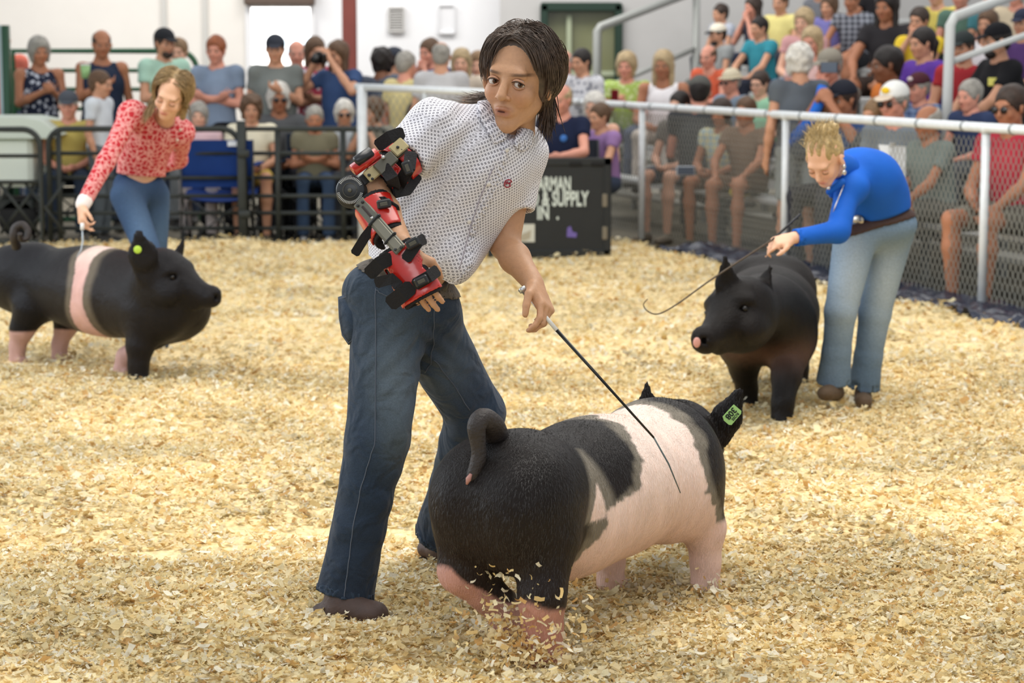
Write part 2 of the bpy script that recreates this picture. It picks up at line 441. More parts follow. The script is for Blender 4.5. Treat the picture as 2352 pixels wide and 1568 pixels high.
# ------------------------------------------------------------------ ring bedding
def bedz(x, y):
    q = (x-F0[0])*FN[0]+(y-F0[1])*FN[1]
    z = .004+.012*waves(x, y, 0*x, 3, 3.0)+.010*waves(x, y, 0*x, 4, 11.0)+.006*waves(x, y, 0*x, 5, 30.0)
    edge = np.minimum(-q-.12, 18.75-y+.12*np.sin(x*3.1)+.1*np.sin(x*7.7))
    heap = np.exp(-((edge-.35)/.28)**2)*(.03+.022*waves(x, y, 0*x, 9, 5.0))
    z = z+np.maximum(heap, 0)
    return np.where(edge < 0, -.06, (z+.035)*np.clip(edge/.22, 0, 1)-.04)
xs = np.linspace(-6.2, 4.2, 220); ys = 4.4+14.8*np.linspace(0, 1, 280)**1.3
XX, YY = np.meshgrid(xs, ys, indexing='ij'); ZZ = bedz(XX, YY)
nX, nY = XX.shape; ii, jj = np.meshgrid(np.arange(nX-1), np.arange(nY-1), indexing='ij'); b0 = (ii*nY+jj).ravel()
bf = np.stack([b0, b0+nY, b0+nY+1, b0+1], 1)
SHAV = np.array([srgb(247, 234, 192), srgb(243, 222, 166), srgb(252, 246, 224), srgb(236, 206, 142), srgb(245, 226, 180), srgb(214, 172, 110)])
bedm = hx('bedding_base', 230, 208, 158, rough=.9, var=.3, vscale=38, bump=.8, bscale=50, bump2=.6, b2scale=7)
tag(obj('wood_shavings_bed', (np.stack([XX, YY, ZZ], -1).reshape(-1, 3), bf), bedm), 'trodden bed of pale wood shavings covering the ring floor', 'shavings', kind='stuff')
def flakes(pos, nrmtilt, L, Wd, curl, colr, spin, zoff, k=4):
    n = len(pos)
    s = np.linspace(-.5, .5, k)[None, :]
    ang = curl[:, None]*s
    R = L/np.maximum(np.abs(curl), .05)
    xx = R[:, None]*np.sin(ang); zz = R[:, None]*(1-np.cos(ang))
    zz -= zz.mean(1, keepdims=True)
    a = np.stack([xx, np.broadcast_to(-Wd[:, None]/2, xx.shape), zz], -1); b = a.copy(); taper = rng.uniform(.6, 1.1, (n, 1)); b[..., 1] = Wd[:, None]/2*taper
    a[..., 1] += rng.normal(size=(n, k))*Wd[:, None]*.06; b[..., 1] += rng.normal(size=(n, k))*Wd[:, None]*.06
    loc = np.stack([a, b], 2).reshape(n, 2*k, 3)
    c, s_ = np.cos(spin), np.sin(spin)
    cz = np.zeros((n, 3, 3)); cz[:, 0, 0] = c; cz[:, 0, 1] = -s_; cz[:, 1, 0] = s_; cz[:, 1, 1] = c; cz[:, 2, 2] = 1
    tx, ty = nrmtilt[:, 0], nrmtilt[:, 1]
    rx_ = np.zeros((n, 3, 3)); rx_[:, 0, 0] = 1; rx_[:, 1, 1] = np.cos(tx); rx_[:, 1, 2] = -np.sin(tx); rx_[:, 2, 1] = np.sin(tx); rx_[:, 2, 2] = np.cos(tx)
    ry_ = np.zeros((n, 3, 3)); ry_[:, 1, 1] = 1; ry_[:, 0, 0] = np.cos(ty); ry_[:, 0, 2] = np.sin(ty); ry_[:, 2, 0] = -np.sin(ty); ry_[:, 2, 2] = np.cos(ty)
    M = cz@rx_@ry_
    v = np.einsum('nij,nkj->nki', M, loc)+pos[:, None, :]; v[..., 2] += zoff[:, None]
    q = np.array([[2*i, 2*i+2, 2*i+3, 2*i+1] for i in range(k-1)])
    f = (np.arange(n)[:, None, None]*2*k+q[None]).reshape(-1, 4)
    return v.reshape(-1, 3), f, np.repeat(colr, 2*k, 0)
def flakemat():
    m = mat('shaving_flakes', rough=.75, spec=.25, attr=True, bump=.35, bscale=160)
    nt = m.node_tree
    if 'Translucent BSDF' not in nt.nodes:
        b = nt.nodes['Principled BSDF']; tr = nt.nodes.new('ShaderNodeBsdfTranslucent'); mx = nt.nodes.new('ShaderNodeMixShader'); mx.inputs[0].default_value = .3
        nt.links.new(b.inputs['Base Color'].links[0].from_socket, tr.inputs[0]); nt.links.new(b.outputs[0], mx.inputs[1]); nt.links.new(tr.outputs[0], mx.inputs[2]); nt.links.new(mx.outputs[0], nt.nodes['Material Output'].inputs[0])
    return m
def scatter(y0, y1, dens, size, mg=.95, k=4):
    area_ = .226*(y1*y1-y0*y0)+mg*2*(y1-y0); n = int(area_*dens)
    y = np.sqrt(rng.uniform(y0*y0, y1*y1, n)); x = rng.uniform(-1, 1, n)*(y*.226+mg)
    z = bedz(x, y); ok = z > -.03; x, y, z = x[ok], y[ok], z[ok]; n = len(x)
    wts = np.array([.28, .24, .18, .12, .12, .06]); ci = rng.choice(6, n, p=wts)
    patch = .88+.12*np.clip(waves(x, y, 0*x, 17, 6), -1, 1)
    colr = SHAV[ci]*(rng.uniform(.86, 1.06, (n, 1)))*patch[:, None]
    L = size*np.minimum(rng.gamma(4, .25, n), 2.2)*.030; Wd = L*rng.uniform(.22, .6, n)
    t = rng.normal(size=(n, 2))*.36
    return flakes(np.stack([x, y, z], 1), t, L, Wd, rng.uniform(.2, 2.6, n)*rng.choice([-1, 1], n), colr, rng.uniform(0, 6.28, n), rng.gamma(1.5, .007, n)*size+.002, k)
parts_ = [scatter(5.5, 7.3, 10800, .70), scatter(7.3, 11.5, 3900, .80, k=3), scatter(11.5, 18.7, 850, 1.1, k=3)]
fv, ff = joinq(*[(a, b) for a, b, c in parts_]); fc = np.concatenate([c for a, b, c in parts_])
tag(obj('wood_shavings', (fv, ff), flakemat(), smooth=True, col=fc), 'loose curled wood shaving flakes lying over the ring floor', 'shavings', kind='stuff')
# shavings thrown up around the hind feet of the belted pig
def spray(c, n, sp, up):
    p = np.asarray(c)+rng.normal(size=(n, 3))*np.array(sp); p[:, 2] = np.abs(rng.exponential(up, n))+.01
    colr = SHAV[rng.choice(6, n)]*rng.uniform(.9, 1.08, (n, 1)); L = rng.uniform(.009, .032, n)
    return flakes(p, rng.normal(size=(n, 2))*1.2, L, L*rng.uniform(.18, .5, n), rng.uniform(.4, 2.6, n), colr, rng.uniform(0, 6.28, n), np.zeros(n))
sp_ = [spray(P(1215, 1440, 5.82), 620, (.075, .05, 0), .06), spray(P(1140, 1420, 5.9), 260, (.045, .05, 0), .055), spray(P(1640, 1340, 6.6), 60, (.07, .05, 0), .02), spray(P(1400, 1345, 6.7), 60, (.06, .04, 0), .02), spray(P(1190, 1470, 5.75), 90, (.10, .04, 0), .02)]
fv, ff = joinq(*[(a, b) for a, b, c in sp_]); fc = np.concatenate([c for a, b, c in sp_])
tag(obj('kicked_shavings', (fv, ff), flakemat(), col=fc), "shavings kicked up around the belted pig's hind feet", 'shavings', kind='stuff')
# ------------------------------------------------------------------ ring fence on the right
galv = hx('galvanised', 222, 227, 230, rough=.4, metal=.12, spec=.5, var=.05, vscale=20)
FH = 1.13
fn = thing('chain_link_fence', 'galvanised pipe and chain-link ring fence running along the right side', 'fence', tuple(fence_pt(0)))
obj('top_rail', tube([fence_pt(-9.6, 0, FH+.0), fence_pt(-4.79, 0, FH), fence_pt(-1, 0, FH), fence_pt(6.5, 0, FH)], .030, 12), galv, fn)
posts = [-7.6, -4.4, -2.86, 0.0, 2.86, 5.7]
for t_ in (-5.05, -4.0+1.15, 0.0, 2.86, 5.7, -7.9):
    obj('post', join(tube([fence_pt(t_, .0, 0), fence_pt(t_, .0, FH)], .027, 12), disc(fence_pt(t_, 0, FH-.01), (0, 0, 1), .033, .025, 12)), galv, fn)
for i in range(26):
    t_ = -9+i*.58
    if t_ > 6.3: break
    obj('tie_band', tube([fence_pt(t_-.012, 0, FH), fence_pt(t_+.012, 0, FH)], .034, 12), hx('band', 150, 156, 158, rough=.4, metal=.5), fn)
def chainlink(t0, t1, z0, z1, pitch=.030, r=.0021, base=fence_pt, q=.03, zp=.043):
    V_, F_ = [], []; n = int((t1-t0)/pitch); rows = int((z1-z0)/zp); cnt = 0
    for i in range(n):
        pts = []
        for j in range(rows+1):
            s = (i+j) % 2
            pts.append(base(t0+(i+s)*pitch, q+(.004 if (i+j) % 2 else -.004), z0+j*zp))
        pts = np.array(pts)
        up = pts[1]-pts[0]
        off = [FD*r*1.5, (-FD*.5+FN*.87)*r*1.5, (-FD*.5-FN*.87)*r*1.5]
        ring = (pts[:, None, :]+np.array(off)[None]).reshape(-1, 3); m = len(pts)
        V_.append(ring); b = np.arange(m-1)*3
        for k in range(3): F_.append(np.stack([b+k, b+(k+1) % 3, b+3+(k+1) % 3, b+3+k], 1)+cnt)
        cnt += len(ring)
    return np.concatenate(V_), np.concatenate(F_)
wirem = hx('fence_wire', 150, 150, 142, rough=.5, metal=.3)
o = obj('chain_link_mesh', chainlink(-7.6, 5.2, .04, FH-.02), wirem, fn, smooth=False); o['kind'] = 'stuff'
# crumpled black plastic sheet along the foot of the fence
n1, n2 = 240, 14; tt = np.linspace(-1.6, 6.0, n1); uu = np.linspace(0, 1, n2); T, U = np.meshgrid(tt, uu, indexing='ij')
qq = -.34+.42*U+.05*np.sin(T*9)*(1-U); zz = .01+.055*U+.028*np.abs(waves(T*3, U*2, 0*T, 31, 6))*(1-.5*U)+.02*waves(T*9, U*5, 0*T, 32, 5)*(.3+.7*(1-U))+bedz(F0[0]+FD[0]*T+FN[0]*qq, F0[1]+FD[1]*T+FN[1]*qq).clip(0)
vv = np.stack([F0[0]+FD[0]*T+FN[0]*qq, F0[1]+FD[1]*T+FN[1]*qq, zz], -1).reshape(-1, 3)
ii, jj = np.meshgrid(np.arange(n1-1), np.arange(n2-1), indexing='ij'); b0 = (ii*n2+jj).ravel()
tag(obj('plastic_sheet', (vv, np.stack([b0, b0+n2, b0+n2+1, b0+1], 1)), hx('black_plastic', 34, 40, 58, rough=.22, spec=.7, bump=.5, bscale=18)), 'crumpled shiny black plastic sheet along the foot of the right fence', 'plastic sheet')
# ------------------------------------------------------------------ bleachers behind the fence
BD, BR, B0 = .62, .25, .42
alum = hx('bench_aluminium', 205, 208, 208, rough=.4, metal=.3, spec=.5); plank = hx('bench_grey', 150, 148, 140, rough=.6, var=.1)
bl = thing('bleachers', 'grey metal bleacher stand rising behind the right fence', 'bleachers', tuple(fence_pt(0, .55)))
RB = np.stack([FD, FN, V(0, 0, 1)], 1)
for k in range(7):
    q = .62+BD*k; zs = B0+BR*k
    for (dq, dz, hw, m_) in ((0.0, 0, .115, alum), (-.30+BD, -B0+.24 if k else -.2, .11, plank)):
        for (ta, tb) in ((-8.2, -4.1), (-4.06, 0.0), (.04, 4.1), (4.14, 6.4)):
            if k == 0 and tb < -4: ta = -6.2
            obj('seat_plank' if dq == 0 else 'foot_plank', box(fence_pt((ta+tb)/2, q+dq, zs+dz-.02), ((tb-ta)/2, hw, .02), RB, bev=.006), m_, bl, smooth=False)
for i in range(9):
    t_ = -8+i*1.8
    if t_ < -6.5: continue
    for k in range(7):
        q = .62+BD*k; zs = B0+BR*k
        obj('upright', box(fence_pt(t_, q, zs/2-.02), (.025, .025, zs/2-.02), RB), hx('frame_grey', 110, 112, 110, rough=.5, metal=.3), bl, smooth=False)
    obj('stringer', tube([fence_pt(t_, .62, B0-.06), fence_pt(t_, .62+BD*6, B0+BR*6-.06)], .03, 6), MATS['frame_grey'], bl)
# stair rails of the stand
rail = hx('rail_grey', 158, 160, 156, rough=.45, metal=.2)
rl = thing('stair_rail', 'sloping grey pipe handrail left of the stand, by the green door', 'handrail', tuple(XY(1372, 24.0)))
a = P(1372, 62, 24.0); bot = V(a[0], 24.0, 0)
b = P(1600, -22, 24.6)
obj('rail', tube([bot, a-V(0, 0, .04), a+V(.03, 0, 0), b], .045, 10), rail, rl)
obj('rail', tube([P(1385, 205, 24.0), P(1600, 110, 24.6)], .03, 8), rail, rl)
c2 = P(1600, -22, 24.6); obj('post', tube([c2, V(c2[0], c2[1], 0)], .04, 8), rail, rl)
rl = thing('stair_rail', 'white pipe handrail rising in the middle of the crowd at upper right', 'handrail', tuple(XY(2183, 16.6)))
a = P(2183, 42, 16.6); b = P(2470, -62, 17.4); bot = P(2176, 226, 16.6)
obj('rail', tube([bot+V(0, 0, -.35), bot, a-V(0, 0, .05), a+V(.03, 0, .01), b], .038, 10), hx('rail_white', 205, 208, 206, rough=.4), rl)
obj('rail', tube([P(2190, 140, 16.65), P(2470, 40, 17.4)], .025, 8), MATS['rail_white'], rl)
# ------------------------------------------------------------------ fence piece behind the boy
bf_ = thing('barrier_fence', 'low galvanised pipe barrier left of the boy, in front of the standing crowd', 'fence', (XY(835, 18.9)[0], 18.9, 0))
pa, pb_ = P(818, 199, 18.9), P(1160, 214, 18.0)
obj('top_rail', tube([pa, pb_], .03, 10), galv, bf_)
for px, Y, r in ((834, 18.86, .042), (978, 18.48, .022), (1130, 18.08, .022)):
    c = XY(px, Y); zt = 1.28
    obj('post', tube([c, V(c[0], Y, zt+.03)], r, 10), galv, bf_)
def bfp(t, q, z):
    d = nrm(V(pb_[0]-pa[0], pb_[1]-pa[1], 0)); return V(pa[0], pa[1], 0)+d*t+V(0, q, z)
o = obj('chain_link_mesh', chainlink(0, 1.25, .04, 1.25, base=bfp, pitch=.036, zp=.052), wirem, bf_, smooth=False); o['kind'] = 'stuff'
# ------------------------------------------------------------------ dark pipe gates on the left
dark = hx('dark_gate', 52, 56, 54, rough=.55, metal=.3, var=.15, vscale=10)
def pipe_gate(name, label, pxl, pxr, Y, ytop, rows, upr, roundL=True, roundR=True, bot=556):
    t = thing(name, label, 'gate', (XY((pxl+pxr)/2, Y)[0], Y, 0))
    xl, xr = XY(pxl, Y)[0], XY(pxr, Y)[0]; zt = P(0, ytop, Y)[2]; zb = P(0, bot, Y)[2]; rr = .14; r = .025
    def arc(cx, cz, a0, a1): return [V(cx+rr*math.cos(a), Y, cz+rr*math.sin(a)) for a in np.linspace(a0, a1, 7)]
    pts = [V(xl, Y, zb)]+(arc(xl+rr, zt-rr, math.pi, math.pi/2) if roundL else [V(xl, Y, zt)])+(arc(xr-rr, zt-rr, math.pi/2, 0) if roundR else [V(xr, Y, zt)])+[V(xr, Y, zb), V(xl, Y, zb)]
    obj('frame', tube(pts, r, 8), dark, t)
    for y in rows:
        z = P(0, y, Y)[2]; obj('rail', tube([V(xl, Y, z), V(xr, Y, z)], .017, 8), dark, t)
    for px in upr:
        x = XY(px, Y)[0]; obj('upright', tube([V(x, Y, zb-.04), V(x, Y, zt)], .024, 8), dark, t)
    return t
rows_ = [352, 408, 450, 489, 524]
pipe_gate('livestock_gate', 'dark pipe gate with rounded corners behind the girl in red', 117, 553, 18.9, 296, rows_, (140,))
pipe_gate('livestock_gate', 'dark pipe gate between the girl in red and the boy, right of the tall post', 566, 905, 18.9, 296, rows_, (640, 790), roundL=False)
g0 = pipe_gate('livestock_gate', 'dark pipe gate at the left edge, in front of the pale box', -150, 98, 18.6, 297, [358, 418], (), roundL=False)
for i in range(3):
    x0, x1 = XY(-60+i*60, 18.6)[0], XY(40+i*60-10, 18.6)[0]
    obj('cross_brace', tube([V(x0, 18.62, P(0, 420, 18.6)[2]), V(x1, 18.62, .1)], .014, 6), dark, g0)
    obj('cross_brace', tube([V(x1, 18.64, P(0, 420, 18.6)[2]), V(x0, 18.64, .1)], .014, 6), dark, g0)
t = thing('gate_post', 'dark square steel post where the two left gates meet', 'post', (XY(558, 18.85)[0], 18.8, 0))
obj('post', box((XY(558, 18.8)[0], 18.8, .51), (.035, .035, .51), bev=.006), dark, t); obj('hinge', box((XY(558, 18.8)[0]+.02, 18.76, .75), (.05, .015, .03), bev=.005), dark, t); obj('hinge', box((XY(558, 18.8)[0]+.02, 18.76, .25), (.05, .015, .03), bev=.005), dark, t)
# pale box (tank) behind the left gate
pw = hx('pale_tank', 205, 216, 205, rough=.5); pw2 = hx('pale_tank_side', 222, 232, 222, rough=.5)
t = thing('utility_cart', 'pale green-white boxy cart with a domed lid behind the left gate', 'cart', (XY(20, 19.6)[0], 19.6, 0))
x0, x1 = XY(-120, 19.6)[0], XY(92, 19.6)[0]
obj('cart_body', box(((x0+x1)/2, 19.7, (P(0, 425, 19.7)[2]+P(0, 312, 19.7)[2])/2), ((x1-x0)/2, .35, (P(0, 312, 19.7)[2]-P(0, 425, 19.7)[2])/2), bev=.04), pw2, t, smooth=False)
zt = P(0, 266, 19.7)[2]; zb = P(0, 314, 19.7)[2]
obj('lid', prism([(-.62, zb), (.55, zb), (.62, zb+.03), (.45, zt-.03), (.3, zt), (-.62, zt)], ((x0+x1)/2+.04, 19.7, 0), np.eye(3), .4), pw, t, smooth=False)
for xx in (x0+.2, x1-.15): obj('wheel', disc((xx, 19.45, .17), (0, 1, 0), .17, .05, 20, .02), hx('tyre', 30, 30, 30, rough=.8), t)
obj('chassis', box(((x0+x1)/2, 19.7, .28), ((x1-x0)/2, .3, .05), bev=.02), dark, t, smooth=False)
# green post and green gate further back
gp = hx('green_pipe', 44, 92, 62, rough=.5)
t = thing('green_post', 'dark green steel post near the left edge', 'post', (XY(22, 20.2)[0], 20.2, 0))
obj('post', box((XY(26, 20.2)[0], 20.2, P(0, 58, 20.2)[2]/2), (.028, .05, P(0, 58, 20.2)[2]/2), bev=.005), hx('green_dark', 30, 70, 48, rough=.5), t)
obj('post_flange', box((XY(15, 20.2)[0], 20.22, P(0, 58, 20.2)[2]/2), (.016, .06, P(0, 58, 20.2)[2]/2), bev=.004), hx('post_pale', 150, 168, 172, rough=.5), t)
t = thing('green_gate', 'green pipe gate behind the standing spectators on the left', 'gate', (XY(250, 22)[0], 22, 0))
x0, x1 = XY(40, 22)[0], XY(458, 22)[0]
za, zb = P(0, 117, 22)[2], -.03; rr = .18
pts = [V(x0, 22, zb), V(x0, 22, za)]+[V(x1-rr+rr*math.cos(a), 22, za-rr+rr*math.sin(a)) for a in np.linspace(math.pi/2, 0, 7)]+[V(x1, 22, zb), V(x0, 22, zb)]
obj('frame', tube(pts, .028, 8), gp, t)
for y in (162, 205, 250, 300): z = P(0, y, 22)[2]; obj('rail', tube([V(x0, 22, z), V(x1, 22, z)], .02, 8), gp, t)
# ------------------------------------------------------------------ black sorting panel with lettering
t = thing('sign_panel', 'black plastic sorting panel with white lettering standing behind the boy', 'panel', tuple(XY(1280, 17.6)))
YP = 17.6; x0, x1 = XY(1120, YP)[0], XY(1403, YP)[0]; z1 = P(0, 362, YP)[2]
blk = hx('panel_black', 30, 33, 34, rough=.5, spec=.4, var=.1)
R0 = np.eye(3)
obj('board', box(((x0+x1)/2, YP, z1/2), ((x1-x0)/2, .022, z1/2), bev=.012), blk, t, smooth=False)
obj('rim', join(box(((x0+x1)/2, YP-.025, z1-.03), ((x1-x0)/2, .012, .03), bev=.006), box((x1-.03, YP-.025, z1/2), (.03, .012, z1/2), bev=.006), box(((x0+x1)/2, YP-.025, .03), ((x1-x0)/2, .012, .03), bev=.006)), blk, t, smooth=False)
for y in (460, 535): c_ = P(1390, y, YP-.03); obj('grip_slot', box(c_, (.022, .012, .055), bev=.01), hx('slot_tan', 120, 112, 96, rough=.7), t, smooth=False)
for px in (1322, 1372): c_ = P(px, 376, YP-.03); obj('grip_slot', box(c_, (.05, .012, .02), bev=.008), hx('slot_dark', 12, 12, 13, rough=.7), t, smooth=False)
LETM = hx('paint_white', 205, 214, 206, rough=.7)
def text(name, s, c, size, parent, m, R=None, xs=1.0, align='LEFT', th=.003, font=None):
    cu = bpy.data.curves.new(name, 'FONT'); cu.body = s; cu.size = size; cu.extrude = th; cu.align_x = align; cu.resolution_u = 3; cu.offset = size*.03
    tmp = bpy.data.objects.new(name, cu); me = bpy.data.meshes.new_from_object(tmp); n = len(me.vertices); co = np.zeros(n*3, np.float32); me.vertices.foreach_get('co', co); co = co.reshape(-1, 3)
    fs = [tuple(p.vertices) for p in me.polygons]; bpy.data.objects.remove(tmp); bpy.data.meshes.remove(me)
    co[:, 0] *= xs; R = np.stack([V(1, 0, 0), V(0, 0, 1), V(0, -1, 0)], 1) if R is None else R
    return obj(name, (co@np.asarray(R).T+np.asarray(c), fs), m, parent, smooth=False)
for s, px, py, hpx, xs in (('HARMAN', 1312, 437, 31, .50), ('FEED & SUPPLY', 1351, 472, 33, .54), ('IN  .', 1284, 503, 30, .66)):
    c_ = P(px, py, YP-.03); text('lettering', s, c_, hpx*YP/FPX*1.42, t, LETM, xs=xs, align='RIGHT')
c_ = P(1206, 535, YP-.03); obj('logo_patch', box(c_, (.075, .004, .07)), hx('patch_cream', 200, 200, 188, rough=.7), t, smooth=False)
c_ = P(1203, 541, YP-.036); obj('logo_figure', prism([(-.06, -.03), (-.02, .01), (.03, .03), (.055, .045), (.05, -.02), (.0, -.04)], c_, R0, .002), hx('patch_tan', 168, 160, 140, rough=.7), t, smooth=False)
c_ = P(1312, 532, YP-.03); obj('purple_mark', prism([(-.035, -.04), (.04, -.045), (.045, -.01), (.01, .0), (-.005, .045), (-.03, .03)], c_, R0, .003), hx('mark_purple', 108, 92, 160, rough=.7), t, smooth=False)
# ------------------------------------------------------------------ pigs
eye_dark = hx('eye_dark', 16, 12, 10, rough=.32, spec=.4)
def pigmat(key, rough=.5, bump=.5):
    m = mat(key, rough=rough, spec=.14, attr=True, var=.10, vscale=14, bump=bump, bscale=150, stretch=(1.6, 1.6, .35), bump2=.25, b2scale=9)
    return m
class Loc:
    def __init__(s, O, hd):
        s.O = np.asarray(O, float); h = nrm(V(hd[0], hd[1], 0)); s.h = h; s.s = V(-h[1], h[0], 0); s.R = np.stack([s.s, h, V(0, 0, 1)], 1)
    def __call__(s, f, si, z): return s.O+s.h*f+s.s*si+V(0, 0, z)
    def inv(s, v): q = v-s.O; return q@s.h, q@s.s, q[:, 2]
def pig(name, label, O, hd, feet, hc, hF, hU, tail, colfn, vox=.011, headS=1.0, mkey='pig_hide', girth=1.0, ln=1.0, belly=0, back=0, tops=None, ears=None, dz=0, rough=.5):
    L = Loc(O, hd); R = L.R; g = girth
    t = thing(name, label, 'pig', tuple(L(.45, 0, 0)))
    E = lambda f, s, z, r: ell(L(f*ln+(1-ln)*.86, s*g, z+dz), V(*r)*V(g, ln, 1), R)
    P_ = [E(.10, 0, .385, (.18, .22, .20)), E(.02, .085, .40, (.115, .16, .155)), E(.02, -.09, .40, (.12, .16, .155)),
          E(.46, 0, .36, (.212, .36, .205)), E(.60, 0, .34, (.20, .30, .19)), E(.83, 0, .355, (.19, .22, .175)), E(.84, .08, .31, (.12, .18, .16)), E(.84, -.08, .31, (.12, .18, .16))]
    P_ += [E(.30, 0, .315, (.185, .24, .185))]*belly+[E(.48, 0, .405, (.16, .36, .185))]*back
    P_ = [('k', .07, p) for p in P_]
    # head
    HR = frame(hF, hU); S, F, U = HR[:, 0], HR[:, 1], HR[:, 2]; hs = headS
    hp = lambda s, f, u: np.asarray(hc)+hs*(S*s+F*f+U*u)
    P_ += [('k', .08, cap(L(.88, 0, .40+dz), hp(0, -.03, 0), .165, .125)),
           ('k', .05, ell(hp(0, 0, .0), V(.115, .14, .12)*hs, HR)), ('k', .05, ell(hp(0, .0, -.06), V(.105, .14, .10)*hs, HR)),
           ('k', .05, cap(hp(0, .08, -.01), hp(0, .24, -.055), .078*hs, .048*hs)), ('k', .03, cap(hp(0, .08, -.085), hp(0, .19, -.095), .05*hs, .032*hs)),
           ('k', .015, cap(hp(0, .235, -.052), hp(0, .262, -.052), .050*hs, .054*hs)), ('k', .02, ell(hp(.085, .06, -.06), V(.045, .08, .06)*hs, HR)), ('k', .02, ell(hp(-.085, .06, -.06), V(.045, .08, .06)*hs, HR)),
           ('k', .02, cap(hp(.05, .085, .055), hp(.085, .06, .04), .026*hs)), ('k', .02, cap(hp(-.05, .085, .055), hp(-.085, .06, .04), .026*hs))]
    # legs: hip/shoulder, mid joint, pastern, foot
    for i, leg in enumerate(feet):
        hip, mid, fo = leg[:3]; rr = leg[3] if len(leg) > 3 else (.105, .062, .043)
        past = np.asarray(fo)+V(0, 0, .055)+ (np.asarray(mid)-np.asarray(fo))*.12
        P_ += [('k', .05, cap(hip, mid, rr[0], rr[1])), ('k', .03, cap(mid, past, rr[1], rr[2])), ('k', .02, cap(past, np.asarray(fo)+V(0, 0, .0), rr[2]*.95, rr[2]*1.02)),
               ('k', .006, cap(np.asarray(fo)+L.h*.02+L.s*.014+V(0, 0, .012), np.asarray(fo)+L.h*.05+L.s*.016, .02, .016)), ('k', .006, cap(np.asarray(fo)+L.h*.02-L.s*.014+V(0, 0, .012), np.asarray(fo)+L.h*.05-L.s*.016, .02, .016))]
    # ears: squashed leaf shaped limbs
    for (a, b, w, nrm_) in ears:
        m_ = lerp(a, b, .45)
        P_ += [('k', .02, cap(a, m_, w*.85, w, (nrm(nrm_), .34))), ('k', .01, cap(m_, b, w, w*.34, (nrm(nrm_), .34)))]
    if tail is not None:
        pts, rad = tail
        for i in range(len(pts)-1): P_.append(('k', .012 if i else .04, cap(pts[i], pts[i+1], rad[i], rad[i+1])))
    subs = [ell(hp(.018, .315*.93, -.05), V(.012, .02, .015)*hs, HR), ell(hp(-.018, .315*.93, -.05), V(.012, .02, .015)*hs, HR), cap(hp(.055, .21, -.088), hp(.075, .10, -.095), .005), cap(hp(-.055, .21, -.088), hp(-.075, .10, -.095), .005),
            cap(hp(.075, .102, .02), hp(.1, .085, .02), .013), cap(hp(-.075, .102, .02), hp(-.1, .085, .02), .013)]
    mesh = blob(P_, vox, .02, subs, ksub=.01)
    f, s, z = L.inv(mesh[0])
    cc = colfn(mesh[0], f, s, z)
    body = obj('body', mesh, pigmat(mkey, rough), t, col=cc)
    for sg in (1, -1): obj('eye', ball(hp(sg*.082, .094, .018), .0115*hs, 10), eye_dark, t)
    return t, L, hp, mesh, HR, cc
def mix3(a, b, t): t = np.clip(t, 0, 1)[:, None]; return np.asarray(a)*(1-t)+np.asarray(b)*t
PINK = srgb(227, 195, 182); PALE = srgb(238, 218, 206); PBLK = srgb(27, 23, 22); BRN = srgb(54, 42, 38); GRH = srgb(140, 132, 118); LEGP = srgb(190, 138, 124)
def bristles(mesh, cc, L, n, ln, parent, rad=.0005):
    v, f = mesh; nv = np.zeros_like(v)
    p = v[f]; fn_ = np.cross(p[:, 2]-p[:, 0], p[:, 3]-p[:, 1]); ar = np.linalg.norm(fn_, axis=1); pr = ar/ar.sum()
    ci = rng.choice(len(f), n, p=pr); w = rng.dirichlet((1, 1, 1, 1), n)
    q = (p[ci]*w[..., None]).sum(1); N_ = fn_[ci]/(ar[ci][:, None]+1e-12); c = (cc[f][ci]*w[..., None]).sum(1)
    fl = -L.h*.35+V(0, 0, -1); d = fl-N_*(N_@fl)[:, None]; d = d/(np.linalg.norm(d, axis=1)[:, None]+1e-9)+rng.normal(size=(n, 3))*.16+N_*.22
    ll = ln*rng.uniform(.6, 1.3, (n, 1)); sd = np.cross(d, N_); sd /= np.linalg.norm(sd, axis=1)[:, None]+1e-9
    a, b, e = q-sd*rad, q+sd*rad, q+d*ll
    vv = np.stack([a, b, e], 1).reshape(-1, 3); ff_ = np.arange(3*n).reshape(-1, 3)
    lum = c.mean(1, keepdims=True); hc_ = np.where(lum > .25, c*1.15+.03, c*1.1+.028*rng.random((n, 1)))
    o = obj('bristles', (vv, ff_), mat('bristle', rough=.45, spec=.4, attr=True), parent, smooth=False, col=np.repeat(hc_, 3, 0)); o['kind'] = 'stuff'
